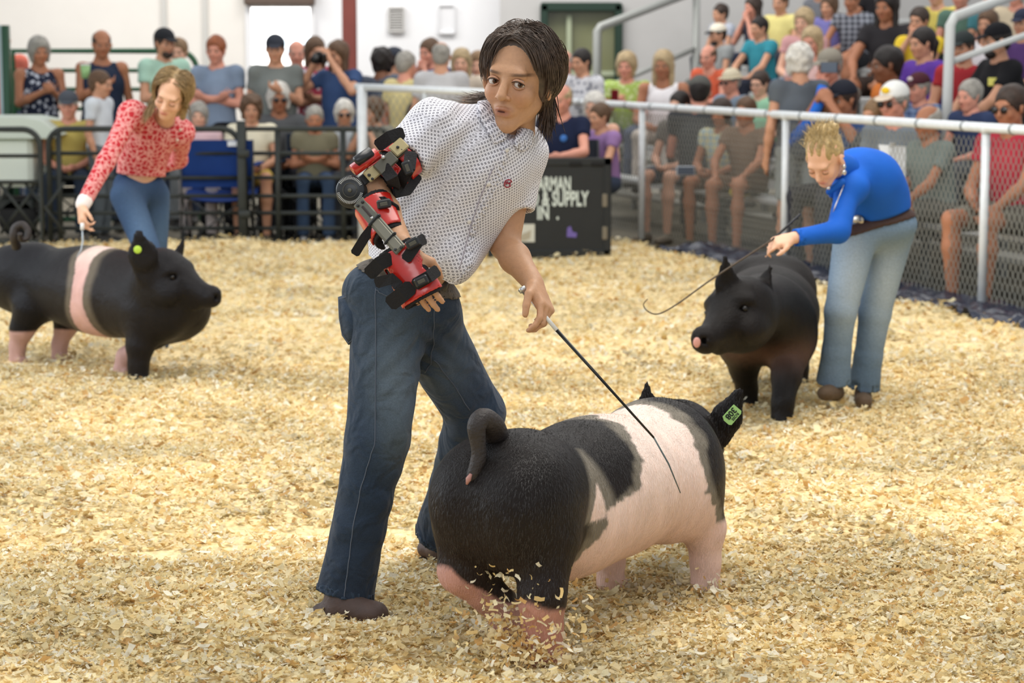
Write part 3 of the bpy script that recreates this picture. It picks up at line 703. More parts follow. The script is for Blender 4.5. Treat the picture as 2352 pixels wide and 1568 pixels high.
# --- main belted pig
nh, nf, ff2, fh = G(1246, 1505), G(1620, 1345), G(1402, 1342), G(1172, 1462)
hd = nrm(nf-nh); hd = V(hd[0], hd[1], 0); sd_ = V(-hd[1], hd[0], 0)
O1 = nh+sd_*.135+V(0, 0, 0); O1[2] = 0
L1 = Loc(O1, hd)
def mz(p, z): q = np.array(p, float); q[2] = z; return q
FR = [(.0, .05), (.06, .155)]
def col_main(v, f, s, z):
    # rump edge and shoulder edge of the pink belt along the body, as functions of height (near side = negative s)
    zt = np.array([.05, .16, .22, .29, .35, .365, .375, .40, .456, .50, .56, .60])
    near = np.array([.0, .09, .15, .216, .222, .25, .31, .39, .434, .48, .51, .50]); far = np.array([.2, .2, .28, .35, .40, .43, .45, .45, .45, .45, .48, .50])
    w = np.clip((s+.1)/.2, 0, 1)
    jag = .012*nz(v, 5, 40)+.008*nz(v, 6, 120)
    e0 = np.interp(z, zt, near)*(1-w)+np.interp(z, zt, far)*w+jag
    e1 = np.interp(z, [.15, .25, .32, .395, .47, .55, .6], [.924, .855, .775, .777, .796, .80, .78])+jag
    band = np.minimum(f-e0, e1-f)
    wedge = (.035*(z > .34)-np.abs(f-.205-(z-.38)*.25)*1.0)-np.clip(z-.36, 0, 1)*.45
    band = np.where((s < -.1) & (z > .33) & (f < .3), np.maximum(band, wedge), band)
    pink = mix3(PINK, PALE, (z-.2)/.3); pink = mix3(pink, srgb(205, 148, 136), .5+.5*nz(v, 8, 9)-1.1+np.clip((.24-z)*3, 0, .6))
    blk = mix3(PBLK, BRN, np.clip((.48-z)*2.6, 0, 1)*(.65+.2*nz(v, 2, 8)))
    c = mix3(blk, GRH, np.clip((band+.06)/.03, 0, 1)*(band < 0)*.75*(f < 1.1))
    c = mix3(c, pink, (band+.003)/.006)
    # pink lower legs
    lz = .142+.02*nz(v, 11, 14)+.014*nz(v, 12, 35)+.05*np.clip((s-.02)/.08, 0, 1)
    leg = (lz-z)/.010
    c = mix3(c, mix3(LEGP, srgb(205, 160, 146), .5+.4*nz(v, 3, 14)), np.where((f < .4), leg, -1))
    c = mix3(c, pink, np.where((f > .55) & (f < 1.06), (.215-z)/.01, -1))
    return c
legs1 = [(L1(.03, -.125, .30), mz(lerp(L1(-.03, -.15, 0), nh, .5), .165), nh, (.085, .060, .054)), (L1(.02, .12, .30), mz(lerp(L1(-.05, .13, 0), fh, .2), .205), fh, (.085, .060, .050)),
         (L1(.86, -.10, .30), mz(nf-hd*.01, .18), nf, (.105, .060, .045)), (L1(.86, .10, .28), mz(ff2, .17), ff2, (.10, .056, .043))]
e_base = P(1648, 1003, 6.98); e_tip = P(1698, 900, 6.95); e2b = P(1490, 960, 7.2); e2t = P(1484, 882, 7.2)
hc1 = (e_base+e2b)/2+V(-.005, -.02, 0); hc1[2] = e_base[2]-.045
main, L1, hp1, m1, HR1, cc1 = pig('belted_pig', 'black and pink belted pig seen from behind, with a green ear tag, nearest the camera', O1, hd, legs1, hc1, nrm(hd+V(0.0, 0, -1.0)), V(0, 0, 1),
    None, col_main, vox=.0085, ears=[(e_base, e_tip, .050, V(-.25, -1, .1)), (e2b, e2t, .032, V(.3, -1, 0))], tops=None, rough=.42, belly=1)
bristles(m1, cc1, L1, 60000, .012, main)
def tailcurve(ctrl, n=40):
    ctrl = np.array(ctrl); t = np.linspace(0, len(ctrl)-1.001, n); o = []
    for x in t:
        i = int(x); u = x-i; p0, p1, p2, p3 = ctrl[max(i-1, 0)], ctrl[i], ctrl[min(i+1, len(ctrl)-1)], ctrl[min(i+2, len(ctrl)-1)]
        o.append(.5*((2*p1)+(-p0+p2)*u+(2*p0-5*p1+4*p2-p3)*u*u+(-p0+3*p1-3*p2+p3)*u**3))
    return o
hide_dark = hx('hide_dark', 46, 40, 38, rough=.55, var=.15, vscale=30, bump=.4, bscale=120)
tc_ = [P(1140, 1020, 6.05), P(1138, 1000, 5.98), P(1128, 974, 5.93), P(1108, 962, 5.9), P(1095, 980, 5.88), P(1097, 1010, 5.88), P(1100, 1045, 5.88), P(1093, 1075, 5.875), P(1078, 1112, 5.87)]
pts = tailcurve(tc_, 36); rad = np.interp(np.linspace(0, 1, 36), [0, .25, .5, .68, .8, .93, 1], [.04, .033, .026, .020, .021, .018, .006])
obj('tail', tube(pts, list(rad), 12), hide_dark, main)
obj('tail_tip', tube([P(1082, 1088, 5.858), P(1076, 1100, 5.854), P(1072, 1112, 5.857)], [.004, .008, .003], 8), hx('tail_pink', 176, 128, 118, rough=.5), main, label='pink tip of the tail')
tagm = hx('tag_green', 166, 212, 128, rough=.45)
TX, TY = nrm(V(-.65, -.10, -.76)), V(.76, 0, -.65); TN = nrm(np.cross(TX, TY)); TY = np.cross(TN, TX); TRM = np.stack([TX, TY, TN], 1)
tc0 = P(1681, 953, 6.92)
TP = np.stack([TX, -TN, TY], 1)
tg = obj('ear_tag', prism([(-.029, -.017), (-.029, .014), (-.022, .019), (.024, .019), (.029, .012), (.029, -.008), (.022, -.019)], tc0, TP, .0015), tagm, main, smooth=False, label='green ear tag with black number')
inkm = hx('ink', 22, 30, 24, rough=.6)
text('number', '308', tc0+TN*.002-TX*.021-TY*.014, .026, tg, inkm, R=TRM, th=.0005)
text('number', 'ROSS', tc0+TN*.002-TX*.018+TY*.007, .0125, tg, inkm, R=TRM, th=.0003)
# --- pig on the left: black with a thin pale belt, walking to the right
A = P(300, 640, 11.15); B = P(-20, 620, 11.95)
hd2 = nrm(V(A[0]-B[0], A[1]-B[1], 0))
f_near = G(318, 872); f_farf = G(280, 852); f_farh = G(136, 822); sd2 = V(-hd2[1], hd2[0], 0)
O2 = V(*(f_near-hd2*.86+sd2*.16)); O2[2] = 0; L2 = Loc(O2, hd2)
def col_left(v, f, s, z):
    jag = .010*nz(v, 5, 18)
    c0 = np.interp(z, [.16, .28, .40, .50, .57], [.42, .44, .457, .45, .41])+jag
    hw = np.interp(z, [.16, .27, .40, .50, .57], [.095, .072, .046, .046, .06])
    band = hw-np.abs(f-c0)
    c = mix3(mix3(srgb(24, 23, 26), srgb(36, 32, 31), .5+.4*nz(v, 3, 5)), srgb(112, 102, 88), np.clip((band+.065)/.03, 0, 1)*(band < 0)*.8)
    c = mix3(c, mix3(srgb(214, 172, 164), srgb(226, 200, 188), (z-.5)/.08), (band+.002)/.006)
    c = mix3(c, srgb(196, 158, 150), np.where((f < .36) | (np.linalg.norm((v-f_farf)[:, :2], axis=1) < .10), (.165-z)/.01, -1))
    return c
legs2 = [(L2(-.08, -.11, .27), L2(-.12, -.14, .17), L2(-.16, -.15, 0)), (L2(.04, .11, .27), mz(lerp(L2(.05, .12, 0), f_farh, .7), .17), f_farh, (.11, .056, .042)),
         (L2(.86, -.10, .30), mz(lerp(L2(.86, -.13, 0), f_near, .5), .17), f_near, (.11, .066, .052)), (L2(.86, .08, .28), mz(lerp(L2(.84, .1, 0), f_farf, .4), .18), f_farf, (.10, .056, .046))]
hc2 = P(380, 634, 10.95)
sn2 = P(486, 680, 10.9)
pig2, L2, hp2, m2, HR2, cc2 = pig('belted_pig', 'black pig with a narrow pale belt walking to the right at the left edge', O2, hd2, legs2, hc2, nrm(sn2-hc2+V(0, -.06, .06)), V(0, 0, 1), None, col_left, vox=.0135,
    ears=[(P(336, 622, 10.85), P(318, 538, 10.8), .078, V(-.2, -1, .1)), (P(405, 605, 11.05), P(422, 546, 11.05), .036, V(1, -.5, 0))], mkey='pig_hide_b', dz=.02, rough=.4, headS=1.03, ln=1.38, back=1)
tc_ = [P(38, 566, 11.5), P(32, 545, 11.45), P(35, 524, 11.45), P(52, 516, 11.45), P(64, 530, 11.44), P(60, 548, 11.42), P(48, 548, 11.40), P(46, 536, 11.38)]
pts = tailcurve(tc_, 30); obj('tail', tube(pts, list(np.linspace(.026, .012, 30)), 10), hide_dark, pig2)
obj('ear_tag', disc(P(316, 573, 10.755), (-.1, -1, 0), .019, .003, 16, .001), hx('tag_lime', 176, 210, 70, rough=.5), pig2, label='round lime green ear tag')
# --- black pig on the right, coming towards the camera
fa, fb = G(1796, 966), G(1716, 930)
hd3 = nrm(V(-.135, -1, 0)); sd3 = V(-hd3[1], hd3[0], 0)
O3 = (fa+fb)/2-hd3*.86-hd3*.06; O3[2] = 0; L3 = Loc(O3, hd3)
def col_blk(v, f, s, z):
    c = mix3(srgb(20, 18, 17), srgb(30, 25, 23), .5+.4*nz(v, 3, 6))
    w = np.exp(-((z-.27)/.07)**2)*np.exp(-((f-.97)/.13)**2)*(.75+.2*nz(v, 4, 12))
    return mix3(c, srgb(84, 62, 52), w)
legs3 = [(L3(.04, .11, .27), L3(-.02, .14, .17), L3(.02, .15, 0)), (L3(.04, -.11, .27), L3(-.02, -.14, .17), L3(.10, -.13, 0)),
         (L3(.84, .11, .30), mz(lerp(L3(.86, .12, 0), fa, .6), .18), fa, (.105, .064, .050)), (L3(.84, -.11, .30), mz(lerp(L3(.86, -.12, 0), fb, .6), .18), fb, (.105, .064, .050))]
hc3 = P(1700, 712, 9.55); sn3 = P(1602, 752, 9.28)
pig3, L3, hp3, m3, HR3, cc3 = pig('black_pig', 'all black pig facing the camera beside the girl in the blue shirt', O3, hd3, legs3, hc3, nrm(sn3-hc3), V(-.05, .2, 1), None, col_blk, vox=.0135,
    ears=[(P(1674, 695, 9.5), P(1664, 596, 9.45), .058, V(.35, -1, .2)), (P(1736, 705, 9.65), P(1768, 618, 9.65), .062, V(-.9, -.7, .2))], mkey='pig_hide_c', dz=.05, rough=.45, headS=1.15, girth=1.1)
obj('snout_patch', ball(hp3(0, .318, -.050)-V(0, 0, .0), (.016, .006, .022), 10), hx('snout_pink', 205, 150, 140, rough=.5), pig3, label='pink patch on the snout')
obj('ear_tag', disc(P(1750, 660, 9.60), (-.6, -1, 0), .015, .003, 14, .001), hx('tag_yellow', 214, 224, 60, rough=.5), pig3, label='round yellow ear tag')
# ------------------------------------------------------------------ people: shared builders
def smin(a, b, k):
    h = np.maximum(k-np.abs(a-b), 0)/k; return np.minimum(a, b)-h*h*k*.25
def head_prims(hc, HR, hs, chin=0.0, jaw=1.0, detail=True):
    h = lambda s, f, u: np.asarray(hc)+HR@(np.array([s, f, u])*hs)
    e = lambda s, f, u, r: ell(h(s, f, u), V(*r)*hs, HR)
    c_ = chin
    A = [('k', .03, e(0, -.02, .035, (.074, .094, .086))), ('k', .03, e(0, .018, -.024, (.058*jaw, .066, .076))),
         ('k', .022, e(0, .056, -.090-c_, (.017*jaw, .019, .017))), ('k', .03, cap(h(.044*jaw, .0, -.050), h(.012, .052, -.090-c_), .017*hs, .013*hs)), ('k', .03, cap(h(-.044*jaw, .0, -.050), h(-.012, .052, -.090-c_), .017*hs, .013*hs)),
         ('k', .02, cap(h(-.032, .072, .022), h(.032, .072, .022), .013*hs)), ('k', .02, e(.036, .055, -.028, (.022, .024, .024))), ('k', .02, e(-.036, .055, -.028, (.022, .024, .024))),
         ('k', .010, cap(h(0, .080, .008), h(0, .100, -.030), .0075*hs, .0115*hs)), ('k', .006, e(.0115, .089, -.035, (.0075, .009, .0065))), ('k', .006, e(-.0115, .089, -.035, (.0075, .009, .0065))),
         ('k', .012, e(0, .068, -.062-c_*.5, (.026, .018, .017)))]
    if detail:
        A += [('k', .004, cap(h(-.017, .080, -.0585-c_*.5), h(-.004, .0885, -.0555-c_*.5), .0035*hs, .0052*hs)), ('k', .004, cap(h(.017, .080, -.0585-c_*.5), h(.004, .0885, -.0555-c_*.5), .0035*hs, .0052*hs)),
              ('k', .004, cap(h(-.012, .080, -.0695-c_*.5), h(.012, .080, -.0695-c_*.5), .0056*hs))]
    for sg in (1, -1):
        A += [('k', .008, ell(h(sg*.077, -.006, -.008), V(.008, .019, .030)*hs, HR@np.array(Matrix.Rotation(sg*-.35, 3, 'Z')))), ('k', .006, cap(h(sg*.080, -.014, .014), h(sg*.085, -.018, .004), .006*hs))]
    S = [e(.032, .088, .001, (.0165, .016, .0105)), e(-.032, .088, .001, (.0165, .016, .0105))]
    if detail: S += [cap(h(-.011, .092, -.0635-c_*.5), h(.011, .092, -.0635-c_*.5), .0022*hs), e(.0115, .094, -.0405, (.0035, .006, .004)), e(-.0115, .094, -.0405, (.0035, .006, .004))]
    return A, S, h
def hand_prims(wr, d, n, left=True, s=1.0, curl=.35, tcurl=.5, spread=.0, curls=None):
    """wr wrist, d towards the fingers, n out of the palm"""
    d = nrm(d); n = nrm(np.asarray(n)-d*np.dot(n, d)); t = np.cross(n, d)*(1 if left else -1)   # thumb side
    wr = np.asarray(wr, float); R = np.stack([t, d, n], 1)
    A = [('k', .012*s, rbox(wr+d*.048*s, V(.026, .030, .005)*s, R, .010*s)), ('k', .015*s, cap(wr-d*.02*s, wr+d*.03*s, .024*s, .025*s, (n, .75))), ('k', .01*s, ell(wr+d*.035*s+t*.02*s+n*.008*s, V(.014, .028, .014)*s, R))]
    base = [(.029, .082), (.0098, .088), (-.0098, .085), (-.0275, .076)]; ln = [.071, .078, .072, .056]
    for i, ((tt, dd), L) in enumerate(zip(base, ln)):
        p = wr+t*tt*s+d*dd*s; c = curls[i] if curls else curl; a = c*.8; r = (.0092, .0094, .009, .008)[i]*s
        sp = spread*(1.5-i)
        for j, fr in enumerate((.45, .31, .24)):
            q = p+(d*math.cos(a)+n*math.sin(a)+t*sp)*L*fr*s
            A.append(('k', .004*s if j == 0 else .003*s, cap(p, q, r*(1-.1*j), r*(.93-.1*j)))); p = q; a += c*(1.1 if j == 0 else .8)
    p = wr+t*.024*s+d*.022*s; d1 = nrm(t*.75+d*.75+n*.35*tcurl); q = p+d1*.038*s; A.append(('k', .012*s, cap(p, q, .0135*s, .0112*s)))
    d2 = nrm(t*(.45-.5*tcurl)+d*.9+n*.8*tcurl); p = q; q = p+d2*.032*s; A.append(('k', .003, cap(p, q, .0108*s, .010*s)))
    d3 = nrm(t*(.15-.5*tcurl)+d*.9+n*.9*tcurl); A.append(('k', .003, cap(q, q+d3*.022*s, .0098*s, .0082*s)))
    return A
def skin_col(tone, J, hs, lipc=None, browc=None):
    HR, hc = J['HR'], J['hc']
    lip = np.array(lipc or [tone[0]*.85, tone[1]*.55, tone[2]*.55]); brow = np.array(browc or (.05, .035, .025)); ch = J.get('chin', 0)
    def f(v):
        q = (v-hc)@HR/hs; s, fw, u = q[:, 0], q[:, 1], q[:, 2]
        c = np.tile(np.array(tone, float), (len(v), 1)); c *= (1+.05*nz(v, 3, 25))[:, None]
        ck = np.exp(-(((np.abs(s)-.036)/.02)**2+((u+.03)/.02)**2))*(fw > .03)*.35; c = mix3(c, c*np.array([1.02, .78, .74]), ck)
        l = np.exp(-((s/.020)**4+((u+.063+ch*.5)/.0105)**4))*(fw > .06); c = mix3(c, lip, l*.8)
        b = np.exp(-(((np.abs(s)-.034)/.021)**4+((u-.021-.1*(np.abs(s)-.03))/.0040)**4))*(fw > .03); c = mix3(c, brow, b*.8)
        return c
    return f
def cutcap(g, prims, k, hem, d, hollow=None):
    """limb field cut flat at hem (plane with outward direction d)"""
    D = g.field(prims, k); X, Y, Z = g.X(); pl = (X-hem[0])*d[0]+(Y-hem[1])*d[1]+(Z-hem[2])*d[2]
    D = np.maximum(D, pl)
    if hollow: D = g.sub(D, hollow, .004)
    return D
def torso_prims(J, w=1.0, b=1.0, grow=0.0):
    CR, ch, pe = J['CR'], J['ch'], J['pe']; PR = J.get('PR', CR); S = CR[:, 0]; s = J['s']
    wa = J.get('wa', lerp(ch, pe, .55))
    return [('k', .06, ell(ch, V(.158*w, .112*b, .17)*s+grow, CR)), ('k', .06, cap(J['sh'][0]-S*.03*s, J['neck']-CR[:, 2]*.045*s, .056*s+grow, .055*s+grow)), ('k', .06, cap(J['sh'][1]+S*.03*s, J['neck']-CR[:, 2]*.045*s, .056*s+grow, .055*s+grow)),
            ('k', .05, ell(J['sh'][0], V(1, 1, 1)*(.058*s+grow), CR)), ('k', .05, ell(J['sh'][1], V(1, 1, 1)*(.058*s+grow), CR)),
            ('k', .08, ell(wa, V(.142*w, .108*b, .13)*s+grow, CR)), ('k', .08, ell(pe, V(.155*w, .115*b, .10)*s+grow, PR))]
def make_shirt(t, J, m, vox, sleeve=.45, w=1.0, b=1.0, fold=.006, hemz=None, name='shirt', rs=1.0, col=None, attrs=None, neckhole=True, extra=None, seed=1, label=None):
    s = J['s']; T = torso_prims(J, w, b, .006); arms = []; sl_ = sleeve
    if not isinstance(sleeve, tuple) and sleeve <= .12: sleeve = sl_ = 0; T = [T[0], ('k', .03, cap(J['sh'][0]-J['CR'][:, 0]*.055*s, J['neck']-J['CR'][:, 2]*.045*s, .050*s, .045*s)), ('k', .03, cap(J['sh'][1]+J['CR'][:, 0]*.055*s, J['neck']-J['CR'][:, 2]*.045*s, .050*s, .045*s)), T[5], T[6]]
    pts = [p[2] for p in T]
    for i in (0, 1):
        a, e, wr = J['sh'][i], J['el'][i], J['wr'][i]
        if isinstance(sl_, tuple): sleeve = sl_[i]
        if sleeve <= 1: hem = lerp(a, e, sleeve); d = nrm(e-a); pr = [cap(a, lerp(a, e, min(sleeve+.15, 1.1)), .060*s*rs, .060*s*rs)]; ho = [cap(lerp(a, e, sleeve-.12), lerp(a, e, sleeve+.3), .048*s*rs)]
        else: hem = lerp(e, wr, sleeve-1); d = nrm(wr-e); pr = [cap(a, e, .060*s*rs, .052*s*rs), cap(e, lerp(e, wr, min(sleeve-1+.1, 1.1)), .052*s*rs, .040*s*rs)]; ho = [cap(lerp(e, wr, sleeve-1-.08), wr, .031*s*rs)]
        if sleeve <= 0: continue
        arms.append((pr, hem, d, ho)); pts += pr
    lo, hi = bounds(pts, .04); g = Grid(lo, hi, vox); X, Y, Z = g.X()
    D = g.field(T, .05)
    if hemz is not None: # hem plane: point, outward direction
        hp, hd_ = hemz; D = np.maximum(D, (X-hp[0])*hd_[0]+(Y-hp[1])*hd_[1]+(Z-hp[2])*hd_[2])
    for (pr, hem, d, ho) in arms: D = smin(D, cutcap(g, pr, .02, hem, d, ho if vox < .012 else None), .035)
    if neckhole: D = g.sub(D, [cap(J['neck']-J['CR'][:, 2]*.02, J['hc'], .062*s)], .01)
    if fold: D = D+fold*waves(X, Y, Z*.7, seed, 22)*(.6+.4*waves(X, Y, Z, seed+3, 7))
    if extra: D = extra(D, g)
    mesh = g.mesh(D)
    return obj(name, mesh, m, t, col=col, attrs=(attrs(mesh) if attrs else None), label=label), mesh, g, D
def make_legs(t, J, m, vox, length=1.0, w=1.0, b=1.0, fold=.006, name='trousers', r=(.088, .066, .062, .064), top=None, seed=2, col=None, extra=None, label=None):
    s = J['s']; pts = []; L = []
    PR = J.get('PR', J['CR'])
    for i in (0, 1):
        h, k, a = J['hip'][i], J['kn'][i], J['an'][i]
        if length <= .5: f = length*2; hem = lerp(h, k, f); d = nrm(k-h); pr = [cap(h, lerp(h, k, min(f+.1, 1.0)), r[0]*s, r[1]*s*1.12)]; ho = [cap(lerp(h, k, f-.08), lerp(h, k, f+.2), r[1]*s*.95)]
        else:
            f = length*2-1; hem = lerp(k, a, f); d = nrm(a-k); q = lerp(k, a, .55)
            pr = [cap(h, k, r[0]*s, r[1]*s), cap(k, q, r[1]*s, r[2]*s), cap(q, lerp(k, a, 1.12), r[2]*s, r[3]*s)]; ho = [cap(lerp(k, a, f-.04), lerp(k, a, f+.15), r[3]*s-.020)]
        L.append((pr, hem, d, ho)); pts += pr
    T = [ell(J['pe'], V(.158*w, .118*b, .105)*s, PR)]
    lo, hi = bounds(pts+T, .04); g = Grid(lo, hi, vox); X, Y, Z = g.X(); D = g.field(T, .03)
    if top is not None: hp, hd_ = top; D = np.maximum(D, (X-hp[0])*hd_[0]+(Y-hp[1])*hd_[1]+(Z-hp[2])*hd_[2])
    E = None
    for (pr, hem, d, ho) in L:
        e = cutcap(g, pr, .02, hem, d, ho if vox < .013 else None); E = e if E is None else smin(E, e, .012)
    D = smin(D, E, .05)
    if fold: D = D+fold*waves(X, Y, Z*.8, seed, 18)*(.6+.4*waves(X, Y, Z, seed+3, 6))
    if extra: D = extra(D, g)
    mesh = g.mesh(D)
    return obj(name, mesh, m, t, col=col, label=label), mesh, g, D
def make_shoes(t, J, m, vox, name='shoe', s=None, sole=None):
    s = s or J['s']
    for i in (0, 1):
        a, to = J['an'][i], J['toe'][i]; d = nrm(to-a-V(0, 0, (to-a)[2])); z = min(a[2], to[2])
        heel = a-d*.035*s-V(0, 0, .045*s); tt = to
        A = [('k', .03, cap(a, heel, .040*s, .036*s)), ('k', .03, cap(heel+d*.01, tt-d*.03*s, .038*s, .034*s, (V(0, 0, 1), .8))), ('k', .03, cap(lerp(a, tt, .3)-V(0, 0, .02*s), tt-d*.03*s, .036*s, .028*s))]
        me = blob(A, vox, .03, pad=.02); obj(name, me, m, t)
def hair_blob(t, J, style, m, vox, hs):
    HR, hc = J['HR'], J['hc']; h = lambda s, f, u: np.asarray(hc)+HR@(np.array([s, f, u])*hs); e = lambda s, f, u, r: ell(h(s, f, u), V(*r)*hs, HR)
    if style in ('bald', None): return
    g_ = {'short': .010, 'fringe': .004, 'long': .016, 'bun': .010, 'pony': .010, 'curly': .026, 'cap': .008, 'bucket': .006, 'bob': .022}.get(style, .01)
    A = [('k', .02, e(0, -.026, .036, (.076+g_, .096+g_, .088+g_)))]
    cut = [e(0, .085, -.035, (.062, .075, .088))]
    if style in ('short', 'cap', 'bucket', 'fringe', 'bun', 'pony'): A += [('k', .02, e(0, -.06, -.02, (.066, .05, .06)))]
    if style == 'fringe': cut.append(e(0, .03, .12, (.09, .12, .08)))
    if style == 'long':
        A += [('k', .03, cap(h(.07, -.02, 0), h(.075, .01, -.17), .030*hs, .022*hs)), ('k', .03, cap(h(-.07, -.02, 0), h(-.075, .01, -.17), .030*hs, .022*hs)), ('k', .03, cap(h(0, -.07, 0), h(0, -.07, -.17), .06*hs, .05*hs, None))]
    if style in ('bob', 'curly'):
        A += [('k', .03, cap(h(.07, -.02, 0), h(.066, .005, -.07), .03*hs, .024*hs)), ('k', .03, cap(h(-.07, -.02, 0), h(-.066, .005, -.07), .03*hs, .024*hs)), ('k', .03, e(0, -.055, -.035, (.075, .055, .06)))]
    if style == 'bun': A += [('k', .01, e(0, -.10, .09, (.038, .038, .034)))]
    if style == 'pony': A += [('k', .01, cap(h(0, -.11, .05), h(.0, -.14, -.01), .022*hs, .024*hs)), ('k', .01, cap(h(0, -.14, -.01), h(0, -.11, -.13), .024*hs, .012*hs))]
    if style in ('cap', 'bucket'): cut += [e(0, .0, .13, (.12, .14, .085))]
    fn = None
    if style in ('curly', 'bob', 'short', 'long'):
        am = .006 if style == 'curly' else .0025
        fn = lambda D, X, Y, Z: D+am*waves(X, Y, Z, 12, 90 if style == 'curly' else 60)
    me = blob(A, vox, .02, subs=cut, fn=fn, ksub=.01)
    if len(me[0]): obj('hair', me, m, t)
def hat(t, J, kind, m, hs, vox, m2=None, lab=None):
    HR, hc = J['HR'], J['hc']; h = lambda s, f, u: np.asarray(hc)+HR@(np.array([s, f, u])*hs)
    e = lambda s, f, u, r: ell(h(s, f, u), V(*r)*hs, HR)
    D_ = [('k', .01, e(0, -.022, .045, (.086, .106, .088)))]
    S, F, U = HR[:, 0], HR[:, 1], HR[:, 2]
    fl = [p[2] for p in D_]; 
    if kind == 'cap':
        lo, hi = bounds(fl, .12); g = Grid(lo, hi, vox); X, Y, Z = g.X(); D = g.field(D_, .01)
        u = (X-hc[0])*U[0]+(Y-hc[1])*U[1]+(Z-hc[2])*U[2]; f = (X-hc[0])*F[0]+(Y-hc[1])*F[1]+(Z-hc[2])*F[2]
        D = np.maximum(D, .036*hs-u+.12*f*0)
        c = obj('cap', g.mesh(D), m, t, label=lab)
        br = blob([ell(h(0, .105, .043), V(.062, .062, .007)*hs, HR@np.array(Matrix.Rotation(-.22, 3, 'X')))], min(vox, .008), .01, pad=.02)
        obj('brim', br, m2 or m, c)
    else:
        lo, hi = bounds(fl, .12); g = Grid(lo, hi, vox); X, Y, Z = g.X(); D = g.field(D_, .01)
        u = (X-hc[0])*U[0]+(Y-hc[1])*U[1]+(Z-hc[2])*U[2]
        D = np.maximum(D, .03*hs-u)
        c = obj('hat', g.mesh(D), m, t, label=lab)
        obj('brim', blob([ell(h(0, -.01, .040), V(.125, .14, .010)*hs, HR)], min(vox, .009), .01, pad=.02), m2 or m, c)
    return c
def glasses(t, J, hs, dark=True):
    HR, hc = J['HR'], J['hc']; h = lambda s, f, u: np.asarray(hc)+HR@(np.array([s, f, u])*hs)
    m = hx('lens_dark', 18, 18, 22, rough=.15, spec=.7) if dark else hx('lens_frame', 60, 56, 54, rough=.3)
    if dark: ms = [disc(h(s_, .096, .0), HR[:, 1], .021*hs, .003, 10) for s_ in (.032, -.032)]
    else: ms = [tube([h(s_+.02*math.cos(a), .097, .017*math.sin(a)) for a in np.linspace(0, 6.283, 9)], .002*hs, 4) for s_ in (.032, -.032)]
    ms += [tube([h(-.055, .09, .006), h(-.08, .0, .006)], .0025, 4), tube([h(.055, .09, .006), h(.08, .0, .006)], .0025, 4), tube([h(-.012, .098, .004), h(.012, .098, .004)], .0025, 4)]
    obj('sunglasses' if dark else 'glasses', join(*ms), m, t)
def make_body(t, J, tone, vox, hs, legs=0, lipc=None, browc=None, detail=True, hands=True, jaw=1.0, m=None, headvox=None):
    A, S, h = head_prims(J['hc'], J['HR'], hs, J.get('chin', 0), jaw, detail); s = J['s']
    A = list(A); CRu = J['CR'][:, 2]
    A.append(('k', .03, cap(J['hc']+J['HR']@(V(0, -.02, -.05)*hs), J['neck'], .052*s, .056*s)))
    T = torso_prims(J, .9, .88, -.012)[1:5]+[('k', .04, cap(J['ch'], J['neck'], .085*s, .06*s)), ('k', .04, cap(J['ch'], J['pe'], .085*s, .085*s))]
    for i in (0, 1):
        a, e, w = J['sh'][i], J['el'][i], J['wr'][i]
        A += [('k', .03, cap(a, e, .045*s, .038*s)), ('k', .015, cap(e, lerp(e, w, .35), .038*s, .038*s)), ('k', .02, cap(lerp(e, w, .35), w, .038*s, .0255*s))]
        if hands:
            hd_ = J.get('hd', [None, None])[i]
            if hd_ is None: d = nrm(w-e); n = nrm(J['ch']-w); kw = dict(curl=.5)
            else: d, n, kw = hd_
            A += hand_prims(w, d, n, left=(i == 0), s=s*1.0, **kw)
    if legs:
        for i in (0, 1):
            hh, k, a, to = J['hip'][i], J['kn'][i], J['an'][i], J['toe'][i]
            if legs > 1 or True: A += [('k', .03, cap(hh, k, .072*s, .052*s)), ('k', .03, cap(k, lerp(k, a, .35), .050*s, .054*s)), ('k', .03, cap(lerp(k, a, .35), a, .054*s, .034*s))]
    if headvox:
        nh_ = len(head_prims(J['hc'], J['HR'], hs, J.get('chin', 0), jaw, detail)[0])
        me = joinq(blob(A[:nh_]+[('k', .03, cap(J['hc']+J['HR']@(V(0, -.02, -.05)*hs), lerp(J['hc'], J['neck'], .8), .052*s, .052*s))], headvox, .02, subs=S, ksub=.006), blob(T+A[nh_:], vox, .02))
    else: me = blob(T+A, vox, .02, subs=S, ksub=.006)
    body = obj('body', me, m or mat('skin', rough=.5, spec=.35, attr=True, var=.04, vscale=30), t, col=skin_col(tone, J, hs, lipc, browc))
    return body, me, h
def eyes(t, J, hs, iris=(.05, .03, .02), look=(0, 0), r=.0122, fine=False):
    HR, hc = J['HR'], J['hc']; h = lambda s, f, u: np.asarray(hc)+HR@(np.array([s, f, u])*hs)
    ld = nrm(HR@V(look[0], 1, look[1]))
    for sg in (1, -1):
        c = h(sg*.0315, .0735, .0)
        e = obj('eye', ball(c, r*hs, 16 if fine else 8), (hx('eye_white', 206, 198, 190, rough=.2, spec=.5) if fine else hx('eye_white_dim', 150, 138, 128, rough=.4, spec=.3)), t)
        obj('iris', disc(c+ld*r*hs*.90, ld, r*hs*.50, .0012, 12), mat('iris_%d' % int(iris[0]*999), iris, rough=.15, spec=.6), e)
        if fine: obj('pupil', disc(c+ld*r*hs*.965, ld, r*hs*.22, .001, 12), eye_dark, e)
SK = srgb(205, 156, 126)

